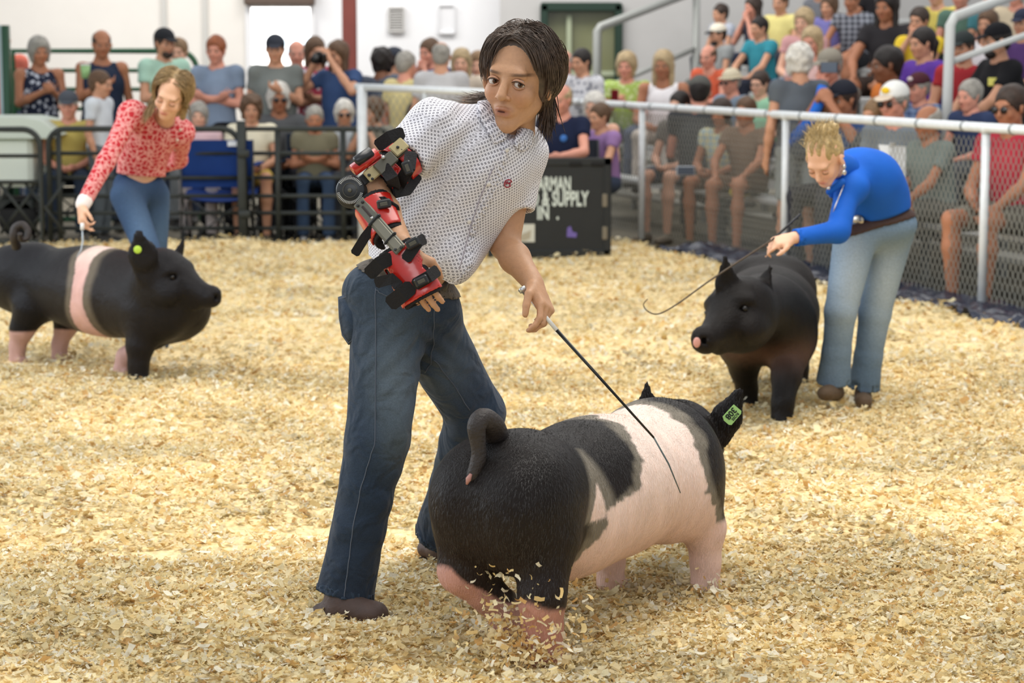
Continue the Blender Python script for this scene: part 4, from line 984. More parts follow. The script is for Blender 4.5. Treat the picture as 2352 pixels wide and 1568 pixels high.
def closed_eyes(t, J, hs, h):
    for sg in (1, -1):
        obj('eyelid', ball(h(sg*.0315, .0755, -.001), V(.0155, .011, .0105)*hs, 12, J['HR']), hx('lid_skin2', 206, 156, 128, rough=.5), t)
        obj('lash', tube([h(sg*.0315+x*.0145, .0868-.008*x*x, -.0055-.002*(1-x*x)) for x in np.linspace(-1, 1, 7)], .0014*hs, 5), hx('lash2', 84, 62, 44, rough=.6), t)
# ------------------------------------------------------------------ the boy with the arm brace
bx = thing('person', 'boy in a white patterned short-sleeved shirt and jeans with a red arm brace', 'person', tuple(G(840, 1415)))
J = dict(s=1.10, HR=frame(V(-.37, -.93, -.06), V(.15, 0, 1)), chin=.008)
J['hc'] = P(1191, 184, 6.36); J['neck'] = P(1170, 305, 6.44)
J['sh'] = [P(1192, 352, 6.52), P(998, 292, 6.30)]; J['el'] = [P(1160, 562, 6.45), P(856, 436, 6.16)]; J['wr'] = [P(1226, 652, 6.28), P(930, 578, 5.99)]
J['ch'] = P(1092, 385, 6.42); cu = nrm(J['neck']-P(985, 590, 6.45)); cs = J['sh'][0]-J['sh'][1]
J['CR'] = frame(np.cross(cu, nrm(cs)), cu)
if J['CR'][1, 1] > 0: J['CR'] = frame(-J['CR'][:, 1], cu)
J['wa'] = P(995, 530, 6.44); J['pe'] = P(920, 690, 6.48)
J['PR'] = frame(V(.35, -.94, 0), P(965, 560, 6.46)-P(910, 720, 6.48))
J['hip'] = [P(972, 752, 6.56), P(893, 752, 6.44)]; J['kn'] = [P(1092, 948, 6.72), P(866, 1010, 6.36)]; J['an'] = [P(1010, 1235, 7.0), P(788, 1380, 6.31)]
J['toe'] = [P(1130, 1290, 6.95), P(876, 1408, 6.35)]
hdL = nrm(P(1256, 718, 6.22)-J['wr'][0])
J['hd'] = [(hdL, V(-.75, .30, -.25), dict(curls=[.55, .75, .9, 1.0], tcurl=.75)), (nrm(P(984, 716, 5.95)-P(930, 578, 5.99)), V(.35, .9, 0), dict(curl=.28, tcurl=1.1, spread=.02))]
TONE = srgb(190, 145, 111)
boyskin = mat('skin_boy', rough=.48, spec=.4, attr=True, var=.05, vscale=90, bump=.12, bscale=260, sss=.08)
hsB = 1.2
body, bme, hB = make_body(bx, J, TONE, .0052, hsB, lipc=srgb(170, 108, 90), browc=srgb(70, 50, 38), m=boyskin, jaw=.94, headvox=.0031)
eyes(bx, J, hsB, iris=srgb(92, 58, 36), look=(.62, .02), fine=True)
obj('mouth_opening', ball(hB(-.001, .0872, -.0672), V(.0100, .0032, .0010)*hsB, 12, J['HR']), hx('mouth_dark', 70, 30, 28, rough=.5), bx)
# lids and brows
def arcpts(h, sg, w, up, f0, u0, n=9):
    o = []
    for x in np.linspace(-1, 1, n): o.append(h(sg*.0315+x*w, f0+.0045*(1-x*x)-.006*max(x*sg, 0)-.001, u0+up*(1-x*x)-.0015*x*sg))
    return o
for sg in (1, -1):
    obj('upper_lid', tube(arcpts(hB, sg, .0155, .0072, .0825, .0022), [.0012, .003, .0038, .004, .004, .004, .0038, .003, .0012], 8), hx('lid_skin', 186, 138, 108, rough=.5), bx)
    obj('lash', tube([p+J['HR'][:, 1]*.003 for p in arcpts(hB, sg, .0150, .0058, .0835, .0012)], .0011, 6), hx('lash', 40, 28, 22, rough=.6), bx)
    obj('lower_lid', tube(arcpts(hB, sg, .0145, -.0062, .081, -.0032), [.001, .0022, .0026, .0028, .0028, .0028, .0026, .0022, .001], 8), MATS['lid_skin'], bx)
# --- hair made of many combed strands over a base
def strands(h, HR, hs, roots, comb, n_seg=9, r0=.0011, grav=.5, lmax=9):
    """roots: list of (pos_local, dir_local, length). strands slide over an ellipsoid skull and fall"""
    VV, FF = [], []; cnt = 0; cen = np.array([0, -.022, .032]); rad = np.array([.080, .100, .092])
    for (p, d, L, gdir, off) in roots:
        p = np.array(p, float); d = nrm(d); pts = [p.copy()]; st = L/n_seg
        for i in range(n_seg):
            u = (i+1)/n_seg
            d = nrm(d*(1-grav*.35)+np.asarray(gdir)*grav*.35*(.4+u)); p = p+d*st
            q = (p-cen)/(rad+off*(1-.2*u)); l = np.linalg.norm(q)
            lm = lmax if p[2] > -.05 else 9
            if l > lm: p = cen+q/l*lm*(rad+off*(1-.2*u)); l = 1.01
            if l < 1: p = cen+q/l*(rad+off*(1-.2*u))
            pts.append(p.copy())
        pts = np.array(pts)*hs@HR.T
        m = len(pts); t = np.gradient(pts, axis=0); t /= np.linalg.norm(t, axis=1)[:, None]+1e-9
        a = np.cross(t, V(.3, .5, .8)); a /= np.linalg.norm(a, axis=1)[:, None]+1e-9; b = np.cross(t, a)
        rr = (r0*np.array([.7]+[1]*(m-3)+[.7, .15]))[:, None]
        ring = np.stack([pts+a*rr, pts-a*rr*.5+b*rr*.87, pts-a*rr*.5-b*rr*.87], 1).reshape(-1, 3)
        VV.append(ring); k = np.arange(m-1)*3
        for j in range(3): FF.append(np.stack([k+j, k+(j+1) % 3, k+3+(j+1) % 3, k+3+j], 1)+cnt)
        cnt += len(ring)
    return np.concatenate(VV), np.concatenate(FF)
def skull_pt(th, ph, off=0.0):
    """th: angle from top, ph: 0 front, + to his left"""
    return np.array([0, -.022, .032])+np.array([math.sin(th)*math.sin(ph), math.sin(th)*math.cos(ph), math.cos(th)])*(np.array([.077, .097, .089])+off)
rr_ = np.random.default_rng(5)
def boy_hair():
    roots = []
    for i in range(3600):
        th = math.acos(1-rr_.random()*1.35); ph = rr_.uniform(-math.pi, math.pi)
        x = abs(ph)
        lim = np.interp(x, [0, .35, .7, 1.15, 1.5, 3.2], [.82, .86, 1.0, 1.35, 1.75, 1.9])
        if th > lim: continue
        p = skull_pt(th, ph, .002); sg = 1 if (ph > -.12) else -1
        if abs(p[0]) < .02 and p[1] > .0: sg = 1 if rr_.random() < .55 else -1
        vol = rr_.uniform(.0, .014); nx = lambda k: float(waves(p[0], p[1], p[2], k, 60)); cl = np.array([nx(61), nx(62), nx(63)])*.34; cg = np.array([nx(64), nx(65), nx(66)])*.30
        if x < 1.2 and th < 1.0:     # front: lifted off the parting, swept out to the side and back
            d = np.array([sg*1.0, .15 if p[1] > .02 else -.2, .30]); g = np.array([sg*.25, -.22, -1.0]); L = rr_.uniform(.11, .155)
        elif x < 2.0: d = np.array([sg*.4, -.2, -.5]); g = np.array([sg*.02, -.22, -1]); L = rr_.uniform(.10, .145)
        else: d = np.array([sg*.15, -.4, -.4]); g = np.array([sg*.15, .05, -1]); L = rr_.uniform(.08, .12)
        if sg < 0: L *= .72
        d += rr_.normal(size=3)*.06+cl; g = g+rr_.normal(size=3)*.06+cg
        roots.append((p, d, L, g, .004+vol*(1 if th < 1.3 else .8)))
    return roots
hmB = hx('hair_boy', 82, 66, 54, rough=.38, spec=.55, var=.45, vscale=60)
base = blob([('k', .02, ell(hB(0, -.026, .036), V(.079, .098, .092)*hsB, J['HR'])), ('k', .02, ell(hB(0, -.055, -.03), V(.070, .052, .06)*hsB, J['HR'])), ('k', .02, ell(hB(.062, -.012, -.0), V(.02, .03, .045)*hsB, J['HR']))], .006, .02,
    subs=[ell(hB(0, .085, -.030), V(.066, .085, .112)*hsB, J['HR']), ell(hB(.085, .0, -.02), V(.012, .022, .03)*hsB, J['HR'])], ksub=.008)
hb = obj('hair', base, hmB, bx)
sv, sf = strands(hB, J['HR'], hsB, boy_hair(), None, 8, .0012, .8, 1.07)
o = obj('hair_strands', (sv+J['hc'], sf), hmB, hb); o['kind'] = 'stuff'
# flick of hair at the nape on the viewer's left and curls by the collar
fl_roots = []
for i in range(620):
    sg = -1 if i % 5 < 3 else 1
    p = np.array([sg*rr_.uniform(.035, .062), rr_.uniform(-.085, -.045), rr_.uniform(-.06, .0)])
    if sg < 0: d = np.array([-.35, -.05, -.9]); g = np.array([-1.15, -.35, .10]); L = rr_.uniform(.11, .17)
    else: d = np.array([.3, .05, -1.]); g = np.array([.12, .28, -.8]); L = rr_.uniform(.055, .10)
    fl_roots.append((p, d+rr_.normal(size=3)*.1, L, g+rr_.normal(size=3)*.18, .004))
sv, sf = strands(hB, J['HR'], hsB, fl_roots, None, 9, .0013)
o = obj('nape_hair', (sv+J['hc'], sf), hmB, hb); o['kind'] = 'stuff'
# --- shirt with the printed medallion pattern, carried by a map wrapped round body and sleeves
def wrap(v, org, ax, ref, R0):
    ax = nrm(ax); e1 = nrm(ref-ax*np.dot(ref, ax)); e2 = np.cross(ax, e1); q = v-org
    return np.stack([np.arctan2(q@e2, q@e1)*R0, q@ax, np.zeros(len(v))], 1)
def shirt_map(v, nv=None):
    q = (v-J['wa'])@J['CR']
    if nv is None: out = np.stack([q[:, 0], q[:, 2], 0*q[:, 0]], 1)
    else:
        n_ = np.abs(nv@J['CR'])*np.array([1, 1, 1.1]); k_ = n_.argmax(1)
        out = np.where((k_ == 1)[:, None], np.stack([q[:, 0], q[:, 2], 0*q[:, 0]], 1), np.where((k_ == 0)[:, None], np.stack([q[:, 1]+.3, q[:, 2], 0*q[:, 0]], 1), np.stack([q[:, 0], q[:, 1]+.2, 0*q[:, 0]], 1)))
    for i in (0, 1):
        a, e = J['sh'][i], J['el'][i]; ax = nrm(e-a); q = v-a; tpar = q@ax; dist = np.linalg.norm(q-tpar[:, None]*ax, axis=1)
        m = (dist < .075) & (tpar > .03)
        m &= ((v-J['ch'])@(J['CR'][:, 0]*(1 if i == 0 else -1)) > .125)
        w = wrap(v, a, ax, J['CR'][:, 1], .062); out[m] = w[m]
    return out
def shirtmat():
    m = bpy.data.materials.new('printed_shirt'); m.use_nodes = True; nt = m.node_tree; N = nt.nodes; L = nt.links; b = N['Principled BSDF']
    b.inputs['Roughness'].default_value = .8; b.inputs['Specular IOR Level'].default_value = .2
    at = N.new('ShaderNodeAttribute'); at.attribute_name = 'pat'
    def M(op, *a, vec=False):
        n = N.new('ShaderNodeVectorMath' if vec else 'ShaderNodeMath'); n.operation = op
        for i, x in enumerate(a):
            if isinstance(x, bpy.types.NodeSocket): L.new(x, n.inputs[i])
            else: n.inputs[i].default_value = x
        return n.outputs[1] if vec and op == 'LENGTH' else n.outputs[0]
    pitch = .0134
    sx = N.new('ShaderNodeSeparateXYZ'); L.new(at.outputs['Vector'], sx.inputs[0])
    x = M('DIVIDE', sx.outputs[0], pitch); y = M('DIVIDE', sx.outputs[1], pitch)
    # rotate by 45 degrees so the medallions stand in a diamond grid
    a_ = M('ADD', x, y); b_ = M('SUBTRACT', x, y)
    fa_ = M('SUBTRACT', M('FRACT', a_), .5); fb_ = M('SUBTRACT', M('FRACT', b_), .5)
    d = M('SQRT', M('ADD', M('MULTIPLY', fa_, fa_), M('MULTIPLY', fb_, fb_)))
    ring = M('LESS_THAN', M('ABSOLUTE', M('SUBTRACT', d, .27)), .052)
    dot = M('LESS_THAN', M('ABSOLUTE', M('SUBTRACT', d, .10)), .052)
    fc = M('SUBTRACT', M('FRACT', M('ADD', a_, .5)), .5); fd_ = M('SUBTRACT', M('FRACT', M('ADD', b_, .5)), .5)
    d2 = M('SQRT', M('ADD', M('MULTIPLY', fc, fc), M('MULTIPLY', fd_, fd_))); dd = M('LESS_THAN', d2, .075)
    mk = M('MINIMUM', M('ADD', M('ADD', ring, dot), dd), 1.0)
    mx = N.new('ShaderNodeMix'); mx.data_type = 'RGBA'; L.new(mk, mx.inputs[0]); mx.inputs[6].default_value = (*srgb(234, 233, 240), 1); mx.inputs[7].default_value = (*srgb(58, 52, 68), 1)
    L.new(mx.outputs[2], b.inputs['Base Color'])
    n = N.new('ShaderNodeTexNoise'); n.inputs['Scale'].default_value = 13; n.inputs['Detail'].default_value = 3; tc = N.new('ShaderNodeTexCoord'); L.new(tc.outputs['Object'], n.inputs[0])
    bp = N.new('ShaderNodeBump'); bp.inputs['Strength'].default_value = .35; bp.inputs['Distance'].default_value = .03; L.new(n.outputs[0], bp.inputs['Height']); L.new(bp.outputs[0], b.inputs['Normal'])
    return m
shm = shirtmat()
def boy_torso_extra(D, g):
    X, Y, Z = g.X()
    # the shirt blouses out over the belt and hangs to a point on the front
    E = g.field([('k', .06, cap(P(1095, 400, 6.40), P(1010, 560, 6.40), .155, .14, (J['CR'][:, 1], .78))), ('k', .05, cap(P(930, 560, 6.46), P(1035, 590, 6.34), .080, .072)), ('k', .05, cap(P(1030, 560, 6.40), P(1050, 612, 6.31), .055, .030)), ('k', .05, cap(P(880, 555, 6.46), P(905, 470, 6.40), .035, .06)), ('k', .05, cap(P(975, 555, 6.44), P(940, 625, 6.47), .130, .118, (J['CR'][:, 1], .86)))], .05)
    D = smin(D, E, .04)
    hp = P(950, 618, 6.4); n_ = nrm(V(-.26, 0, -1)); q = (X-hp[0])*n_[0]+(Y-hp[1])*n_[1]+(Z-hp[2])*n_[2]
    D = np.maximum(D, q); D = g.sub(D, [cap(P(1180, 292, 6.34), P(1170, 322, 6.26), .030, .012)], .006)
    # long pull folds from the shoulder to the waist
    d1 = nrm(P(1150, 350, 6.4)-P(930, 560, 6.4)); w = (X*d1[2]-Z*d1[0])
    D = D+.0035*np.sin(w*95+2*waves(X, Y, Z, 77, 6))*(.5+.5*waves(X, Y, Z, 78, 5))
    return D
hem_p = P(950, 608, 6.4)
sh, shme, gS, DS = make_shirt(bx, J, shm, .0055, sleeve=(.60, .48), w=1.0, b=1.0, fold=.0035, attrs=lambda v: {'pat': shirt_map(v[0], vnormals(v))}, extra=boy_torso_extra, rs=1.06)
def patchmesh(g, D, off0, off1, fn):
    X, Y, Z = g.X(); E = np.maximum(D-off1, -(D-off0)); E = np.maximum(E, fn(X, Y, Z)); return g.mesh(E)
def lin(X, Y, Z, p, n): return (X-p[0])*n[0]+(Y-p[1])*n[1]+(Z-p[2])*n[2]
CF = J['CR'][:, 1]; CS = J['CR'][:, 0]
# placket: strip along the front from the collar down to the hem point
pk0, pk1 = P(1168, 318, 6.30), P(1060, 610, 6.30); pkd = nrm(pk1-pk0); pks = nrm(np.cross(pkd, CF))
obj('placket', (lambda me: me)(patchmesh(gS, DS, -.004, .0025, lambda X, Y, Z: np.maximum(np.maximum(np.abs(lin(X, Y, Z, pk0, pks))-.015, -lin(X, Y, Z, pk0, CF)-.10), -lin(X, Y, Z, pk0, pkd)-.02))), shm, sh)
_o = sh.children[-1]; _v = np.array([v.co[:] for v in _o.data.vertices])+ORG[bx.name]; _a = _o.data.attributes.new('pat', 'FLOAT_VECTOR', 'POINT'); _a.data.foreach_set('vector', shirt_map(_v).astype(np.float32).ravel())
PLK = True
btn = hx('button_white', 226, 224, 222, rough=.3)
def surf_at(px, py, mesh, F=None):
    """nearest point of a mesh to the eye along the line to a photograph pixel"""
    v = mesh[0]; q = v-V(0, 0, HC); fw = q[:, 1]*CT-q[:, 2]*ST; up = q[:, 1]*ST+q[:, 2]*CT
    x = W/2+FPX*q[:, 0]/fw; y = H/2-FPX*up/fw; d = (x-px)**2+(y-py)**2; c = np.where(d < 36)[0]
    if not len(c): c = np.array([np.argmin(d)])
    return v[c[np.argmin(v[c, 1])]]
for (x, y) in ((1127, 425), (1083, 508), (1166, 340)):
    p = surf_at(x, y, shme); obj('button', disc(p-V(0, .004, 0), nrm(CF+V(0, -.3, 0)), .0062, .0018, 14, .0006), btn, sh)
_pl = [surf_at(x, y, shme)-V(0, .002, 0) for x, y in ((1160, 345), (1132, 400), (1108, 452), (1086, 520), (1066, 590), (1056, 622))]
obj('placket_edge', tube(_pl, .0014, 6), hx('shirt_edge', 170, 164, 176, rough=.8), sh)
p = surf_at(1170, 424, shme); RL = frame(nrm(CF+V(0, -.4, 0)), V(.2, 0, 1)); redm = hx('thread_red', 158, 38, 58, rough=.7)
obj('chest_logo', join(tube([p-V(0, .006, 0)+RL@V(.0115*math.cos(a), 0, .0115*math.sin(a)) for a in np.linspace(.5, 5.9, 14)], .0016, 6), tube([p-V(0, .006, 0)+RL@V(x, 0, z) for x, z in ((-.007, -.004), (-.003, .006), (.001, -.001), (.006, .006), (.007, -.005))], .0016, 6), tube([p-V(0, .006, 0)+RL@V(x, 0, z) for x, z in ((-.008, .001), (.008, .0))], .0016, 6)), redm, sh, label='small red embroidered emblem')
def shell(a, b, ra, rb, th, t0, t1, keep=None, sub_=None, vox=.004, th0=0):
    """open sleeve of a limb between fractions t0..t1, keep = list of (point, normal) half spaces to stay inside"""
    a, b = np.asarray(a), np.asarray(b); d = nrm(b-a); Ln = np.linalg.norm(b-a)
    lo, hi = bounds([cap(a, b, max(ra, rb)+th)], .02); g = Grid(lo, hi, vox); X, Y, Z = g.X()
    D = g.field([cap(a-d*.05, b+d*.05, ra+th, rb+th)], 0); I = g.field([cap(a-d*.08, b+d*.08, ra+th0, rb+th0)], 0)
    D = np.maximum(D, -I); q = lin(X, Y, Z, a, d); D = np.maximum(D, np.maximum(t0*Ln-q, q-t1*Ln))
    for (p, n) in (keep or []): D = np.maximum(D, lin(X, Y, Z, p, n))
    if sub_: D = g.sub(D, sub_, .002)
    return g.mesh(D)
nk = J['neck']; cuv = nrm(J['hc']-nk); 
# collar: two pointed leaves standing off the shirt, with the band round the neck
def polyfn(pts, Yr, ymax):
    q = np.array([P(x, y, Yr) for x, y in pts])[:, [0, 2]]; c = q.mean(0)
    def f(X, Y, Z):
        D = Y-ymax
        for i in range(len(q)):
            a, b = q[i], q[(i+1) % len(q)]; n = np.array([b[1]-a[1], -(b[0]-a[0])]); n /= np.linalg.norm(n)
            if (c-a)@n > 0: n = -n
            D = np.maximum(D, (X-a[0])*n[0]+(Z-a[1])*n[1])
        return D
    return f
def putmap(o, v):
    a = o.data.attributes.new('pat', 'FLOAT_VECTOR', 'POINT'); a.data.foreach_set('vector', shirt_map(v).astype(np.float32).ravel())
for pts in ([(1090, 216), (1128, 222), (1163, 288), (1166, 320), (1136, 330), (1104, 276)], [(1178, 330), (1186, 300), (1206, 286), (1228, 306), (1222, 338), (1196, 350)]):
    me = patchmesh(gS, DS, .001, .0085, polyfn(pts, 6.34, 6.52))
    if len(me[0]): co = obj('collar', me, shm, sh); putmap(co, me[0])
cm_ = shell(nk-cuv*.03, nk+cuv*.05, .064, .060, .005, .18, .82, keep=[(nk+CF*.045, CF)], vox=.0045)
co = obj('collar_band', cm_, shm, sh); putmap(co, cm_[0])
# --- jeans
def denim(key, c, light, freq=900):
    m = mat(key, rough=.85, spec=.15, attr=True, var=.16, vscale=260, bump=.25, bscale=420, bump2=.75, b2scale=12, sheen=.1); return m
dB = np.array(srgb(46, 59, 75)); dL = np.array(srgb(108, 121, 130)); dD = np.array(srgb(34, 43, 57))
def jeans_col(v):
    c = np.tile(dB, (len(v), 1))
    th = lerp(J['hip'][1], J['kn'][1], .5)+V(.05, -.09, 0); d = np.linalg.norm((v-th)*np.array([1, 1, .45]), axis=1); c = mix3(c, dL, np.exp(-(d/.085)**2)*.75+.10*nz(v, 4, 14))
    th = lerp(J['hip'][0], J['kn'][0], .45)+V(.0, -.09, 0); d = np.linalg.norm((v-th)*np.array([1, 1, .6]), axis=1); c = mix3(c, dL, np.exp(-(d/.075)**2)*.45)
    d = np.linalg.norm(v-(J['kn'][1]+V(.07, -.06, .0)), axis=1); c = mix3(c, srgb(84, 92, 90), np.exp(-(d/.05)**2)*.6)
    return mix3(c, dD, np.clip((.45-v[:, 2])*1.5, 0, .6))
def jeans_extra(D, g):
    X, Y, Z = g.X()
    # rings of creases at the back of the knee and along the shin, finger folds at the crotch
    k = J['kn'][1]; w1 = np.exp(-(((Z-(k[2]-.12))/.16)**2)); D = D+.0035*w1*np.sin((Z+.5*(X-k[0]))*60+3*waves(X, Y, Z, 41, 9))*waves(X, Y, Z, 51, 12)
    a = J['an'][1]; w2 = np.exp(-(((Z-(a[2]+.14))/.14)**2)); D = D+.0035*w2*np.sin((Z-.35*X)*55+3*waves(X, Y, Z, 42, 9))*waves(X, Y, Z, 52, 12)
    c = P(965, 800, 6.4); w3 = np.exp(-(((X-c[0])**2+(Z-c[2])**2)/.12**2)); D = D+.004*w3*np.sin((Z+1.1*np.abs(X-c[0]))*90)
    return D
top_n = nrm(P(965, 560, 6.46)-P(910, 720, 6.48)); topp = P(932, 612, 6.46)
jm = denim('denim_boy', None, None)
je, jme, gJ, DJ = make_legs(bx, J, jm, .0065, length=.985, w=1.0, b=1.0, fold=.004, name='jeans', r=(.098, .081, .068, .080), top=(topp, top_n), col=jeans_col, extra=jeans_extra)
# outer seam and yoke pocket, back pocket, front pocket edge, belt
seam = hx('seam_thread', 84, 92, 104, rough=.8)
def surf_line(pts, mesh, r=.0016, off=.001, name='seam', parent=None, m=None):
    q = [surf_at(x, y, mesh)-V(0, off, 0) for x, y in pts]
    q = [q[0]]+[(q[i-1]+q[i]*2+q[i+1])/4 for i in range(1, len(q)-1)]+[q[-1]]
    obj(name, tube(q, r, 6), m or seam, parent)
def polyl(*c, n=8):
    o = []
    for (a, b) in zip(c[:-1], c[1:]):
        for t in np.linspace(0, 1, n, endpoint=False): o.append((a[0]*(1-t)+b[0]*t, a[1]*(1-t)+b[1]*t))
    return o+[c[-1]]
surf_line(polyl((858, 660), (858, 780), (862, 900), (858, 1020), (828, 1110), (806, 1220), (795, 1330), (792, 1390)), jme, parent=je)
surf_line(polyl((862, 662), (880, 674), (915, 682)), jme, parent=je)
surf_line(polyl((1002, 700), (1000, 760), (992, 830), (975, 860)), jme, parent=je)
surf_line(polyl((1000, 830), (1040, 880), (1080, 945)), jme, parent=je)
# back pocket standing off the hip
def pocket(pts, mesh, name, parent, m, th=.006, off=.004):
    q = np.array([surf_at(x, y, mesh) for x, y in pts]); 
    return q
pk = [(776, 682), (829, 664), (831, 700), (828, 755), (818, 778), (800, 792), (785, 770), (778, 730)]
Pp = [P(x, y, 6.43-.0009*(x-776)) for x, y in pk]; ctr = sum(Pp)/len(Pp); nn = nrm(V(-.75, -.65, 0))
v = np.array(Pp+[p+V(.018, .03, 0) for p in Pp]+[ctr+V(-.006, -.012, 0)]); n8 = len(Pp)
f = [(i, (i+1) % n8, 2*n8) for i in range(n8)]+[(i, i+n8, (i+1) % n8+n8, (i+1) % n8) for i in range(n8)]+[tuple(range(2*n8-1, n8-1, -1))]
pkt = obj('back_pocket', (v, f), jm, je, col=np.tile(dB*1.15, (len(v), 1)))
obj('pocket_stitch', tube([lerp(p, ctr, .09)-V(0, .006, 0) for p in Pp+[Pp[0]]], .0013, 6), seam, pkt)
fp = np.array([surf_at(x, y, jme) for x, y in ((866, 640), (906, 648), (915, 690), (880, 676))])
# turned hems
for i_ in (0, 1):
    kk_, aa_ = J['kn'][i_], J['an'][i_]; hd3_ = nrm(aa_-kk_); hp_ = lerp(kk_, aa_, .97)
    me = patchmesh(gJ, DJ, -.002, .0022, lambda X, Y, Z: np.maximum(np.maximum(lin(X, Y, Z, hp_, hd3_)+.001, -lin(X, Y, Z, hp_, hd3_)-.028), (X-hp_[0])**2+(Y-hp_[1])**2-.03))
    if len(me[0]): obj('hem', me, jm, je, col=np.tile(dB*1.05, (len(me[0]), 1)))
# hem stitching
hemc = J['an'][1]; hd_ = nrm(J['an'][1]-J['kn'][1]); HF = frame(V(0, -1, 0), -hd_)
# belt
bm = hx('belt_tooled', 92, 84, 74, rough=.6, var=.3, vscale=60, bump=.7, bscale=90)
def beltfn(X, Y, Z): return np.abs(lin(X, Y, Z, topp-top_n*.022, top_n))-.020
belt = obj('belt', patchmesh(gJ, DJ, -.004, .006, beltfn), bm, bx)
obj('buckle', box(surf_at(1018, 655, jme)-V(0, .010, 0), (.016, .006, .024), frame(V(.3, -.95, 0), top_n), bev=.004), hx('buckle_dark', 70, 68, 66, rough=.3, metal=.8), belt)
for (x, y) in ((865, 615), (958, 655)):
    p = surf_at(x, y, jme); obj('belt_loop', box(p-V(0, .008, 0), (.006, .004, .028), frame(V(0, -1, 0), top_n), bev=.002), jm, belt)
# boots
bootm = hx('boot_brown', 72, 56, 50, rough=.6, var=.15, vscale=30, bump=.3, bscale=60)
for nm, heel, toe, ank in (('boot', P(742, 1420, 6.30), P(862, 1412, 6.22), P(790, 1372, 6.30)), ('boot', P(985, 1268, 7.12), P(1110, 1285, 6.95), P(1012, 1235, 7.04))):
    d = nrm(toe-heel); zz_ = V(0, 0, 1)
    me = blob([('k', .03, cap(heel+zz_*.012, toe+zz_*.0, .038, .033, (zz_, .85))), ('k', .03, cap(ank+V(0, 0, .06), lerp(heel, toe, .3)+zz_*.02, .048, .046)), ('k', .03, cap(lerp(heel, toe, .4)+zz_*.035, toe+zz_*.008, .036, .028))], .006, .03)
    b_ = obj('boot', me, bootm, bx)
    sv_ = blob([('k', .01, cap(heel-zz_*.022+d*.0, toe-zz_*.026, .036, .035, (zz_, .22)))], .005, .01); obj('sole', sv_, hx('sole_dark', 40, 34, 32, rough=.7), b_)
# --- arm brace
brred = hx('brace_red', 190, 34, 24, rough=.25, spec=.6, coat=.4); blkf = hx('brace_foam', 26, 25, 27, rough=.85, bump=.3, bscale=200); gun = hx('brace_gunmetal', 96, 94, 84, rough=.42, metal=.55); tan = hx('brace_tan', 178, 164, 122, rough=.5, metal=.2); blkp = hx('brace_black', 34, 36, 38, rough=.35, spec=.5); silv = hx('brace_silver', 200, 200, 198, rough=.25, metal=.8)
S_, E_, W_ = J['sh'][1], J['el'][1], J['wr'][1]
UA = nrm(E_-S_); FA = nrm(W_-E_)
lat = nrm(V(-.35, -.94, 0)-UA*np.dot(V(-.35, -.94, 0), UA)); latf = nrm(V(-.30, -.95, 0)-FA*np.dot(V(-.30, -.95, 0), FA))
pu = np.cross(UA, lat); pf = np.cross(FA, latf)
if pu[2] < 0: pu = -pu
a0 = P(935, 348, 6.24)
br = obj('arm_brace', joinq(shell(S_, E_, .060, .058, .007, .50, .66, keep=[(lerp(S_, E_, .6), -lat)]), shell(S_, E_, .062, .058, .006, .72, .93, keep=[(lerp(S_, E_, .6), -lat)], th0=0)), brred, bx, label='red and black hinged arm brace')
obj('cuff_pad', shell(S_, E_, .046, .044, .016, .42, .60), blkf, br); obj('cuff_pad', shell(S_, E_, .047, .046, .006, .60, .93), blkf, br)
Es, Ws = P(846, 448, 6.13), P(908, 560, 6.03)
obj('forearm_shell', shell(Es, Ws, .054, .046, .007, .22, .82, keep=[(lerp(Es, Ws, .4), -nrm(latf*.9+pf*-.35*0))]), brred, br, label='glossy red forearm shell')
obj('forearm_pad', shell(Es, Ws, .047, .040, .007, .14, .88, keep=[(lerp(E_, W_, .4)+latf*-.02, -latf)]), blkf, br)
hinge = P(806, 437, 6.10)
hdl = nrm(V(-.15, -.98, .1))
obj('hinge_dial', disc(hinge, hdl, .040, .011, 40, .004), blkp, br, label='round black hinge dial with white degree marks')
dial = br.children[-1]
HRd = frame(hdl, V(0, 0, 1)); wm = hx('mark_white', 215, 215, 210, rough=.5)
ms = []
for i in range(46):
    a = -2.9+i*.115*1.05
    if -.2 < a < .45 : continue
    r0_, r1_ = .029, (.036 if i % 2 else .0375); c0_ = hinge+hdl*.0115
    ms.append(box(c0_+HRd@V(.033*math.cos(a), 0, .033*math.sin(a)), (.0038, .0006, .0007), HRd@np.array(Matrix.Rotation(-a, 3, 'Y'))))
obj('degree_marks', join(*ms), wm, dial, smooth=False)['kind'] = 'stuff'
obj('pivot', disc(hinge+hdl*.012, hdl, .006, .003, 12, .001), gun, dial); obj('dial_ring', tube([hinge+hdl*.0115+HRd@V(.019*math.cos(a), 0, .019*math.sin(a)) for a in np.linspace(0, 6.283, 30)], .0009, 5), gun, dial)
obj('dial_base', disc(hinge-hdl*.012+V(0, 0, -.006), hdl, .043, .006, 32, .002), blkp, dial)
def bar(p0, p1, wd, th, m, name, parent, bev=.003):
    d = nrm(p1-p0); n = hdl; s_ = nrm(np.cross(d, n)); n2 = np.cross(s_, d); R = np.stack([s_, n2, d], 1)
    return obj(name, box((p0+p1)/2, (wd/2, th/2, np.linalg.norm(p1-p0)/2), R, bev=bev), m, parent, smooth=False), R
b0, b1 = P(822, 424, 6.10), P(930, 336, 6.165)
u_, Ru = bar(b0, b1, .030, .007, blkp, 'upper_bar', br)
bar(P(842, 408, 6.09), P(866, 389, 6.10), .034, .009, tan, 'tan_plate', u_); bar(P(902, 350, 6.12), P(930, 326, 6.14), .036, .009, tan, 'tan_plate', u_); bar(P(866, 392, 6.088), P(906, 357, 6.11), .036, .010, gun, 'slide_block', u_)
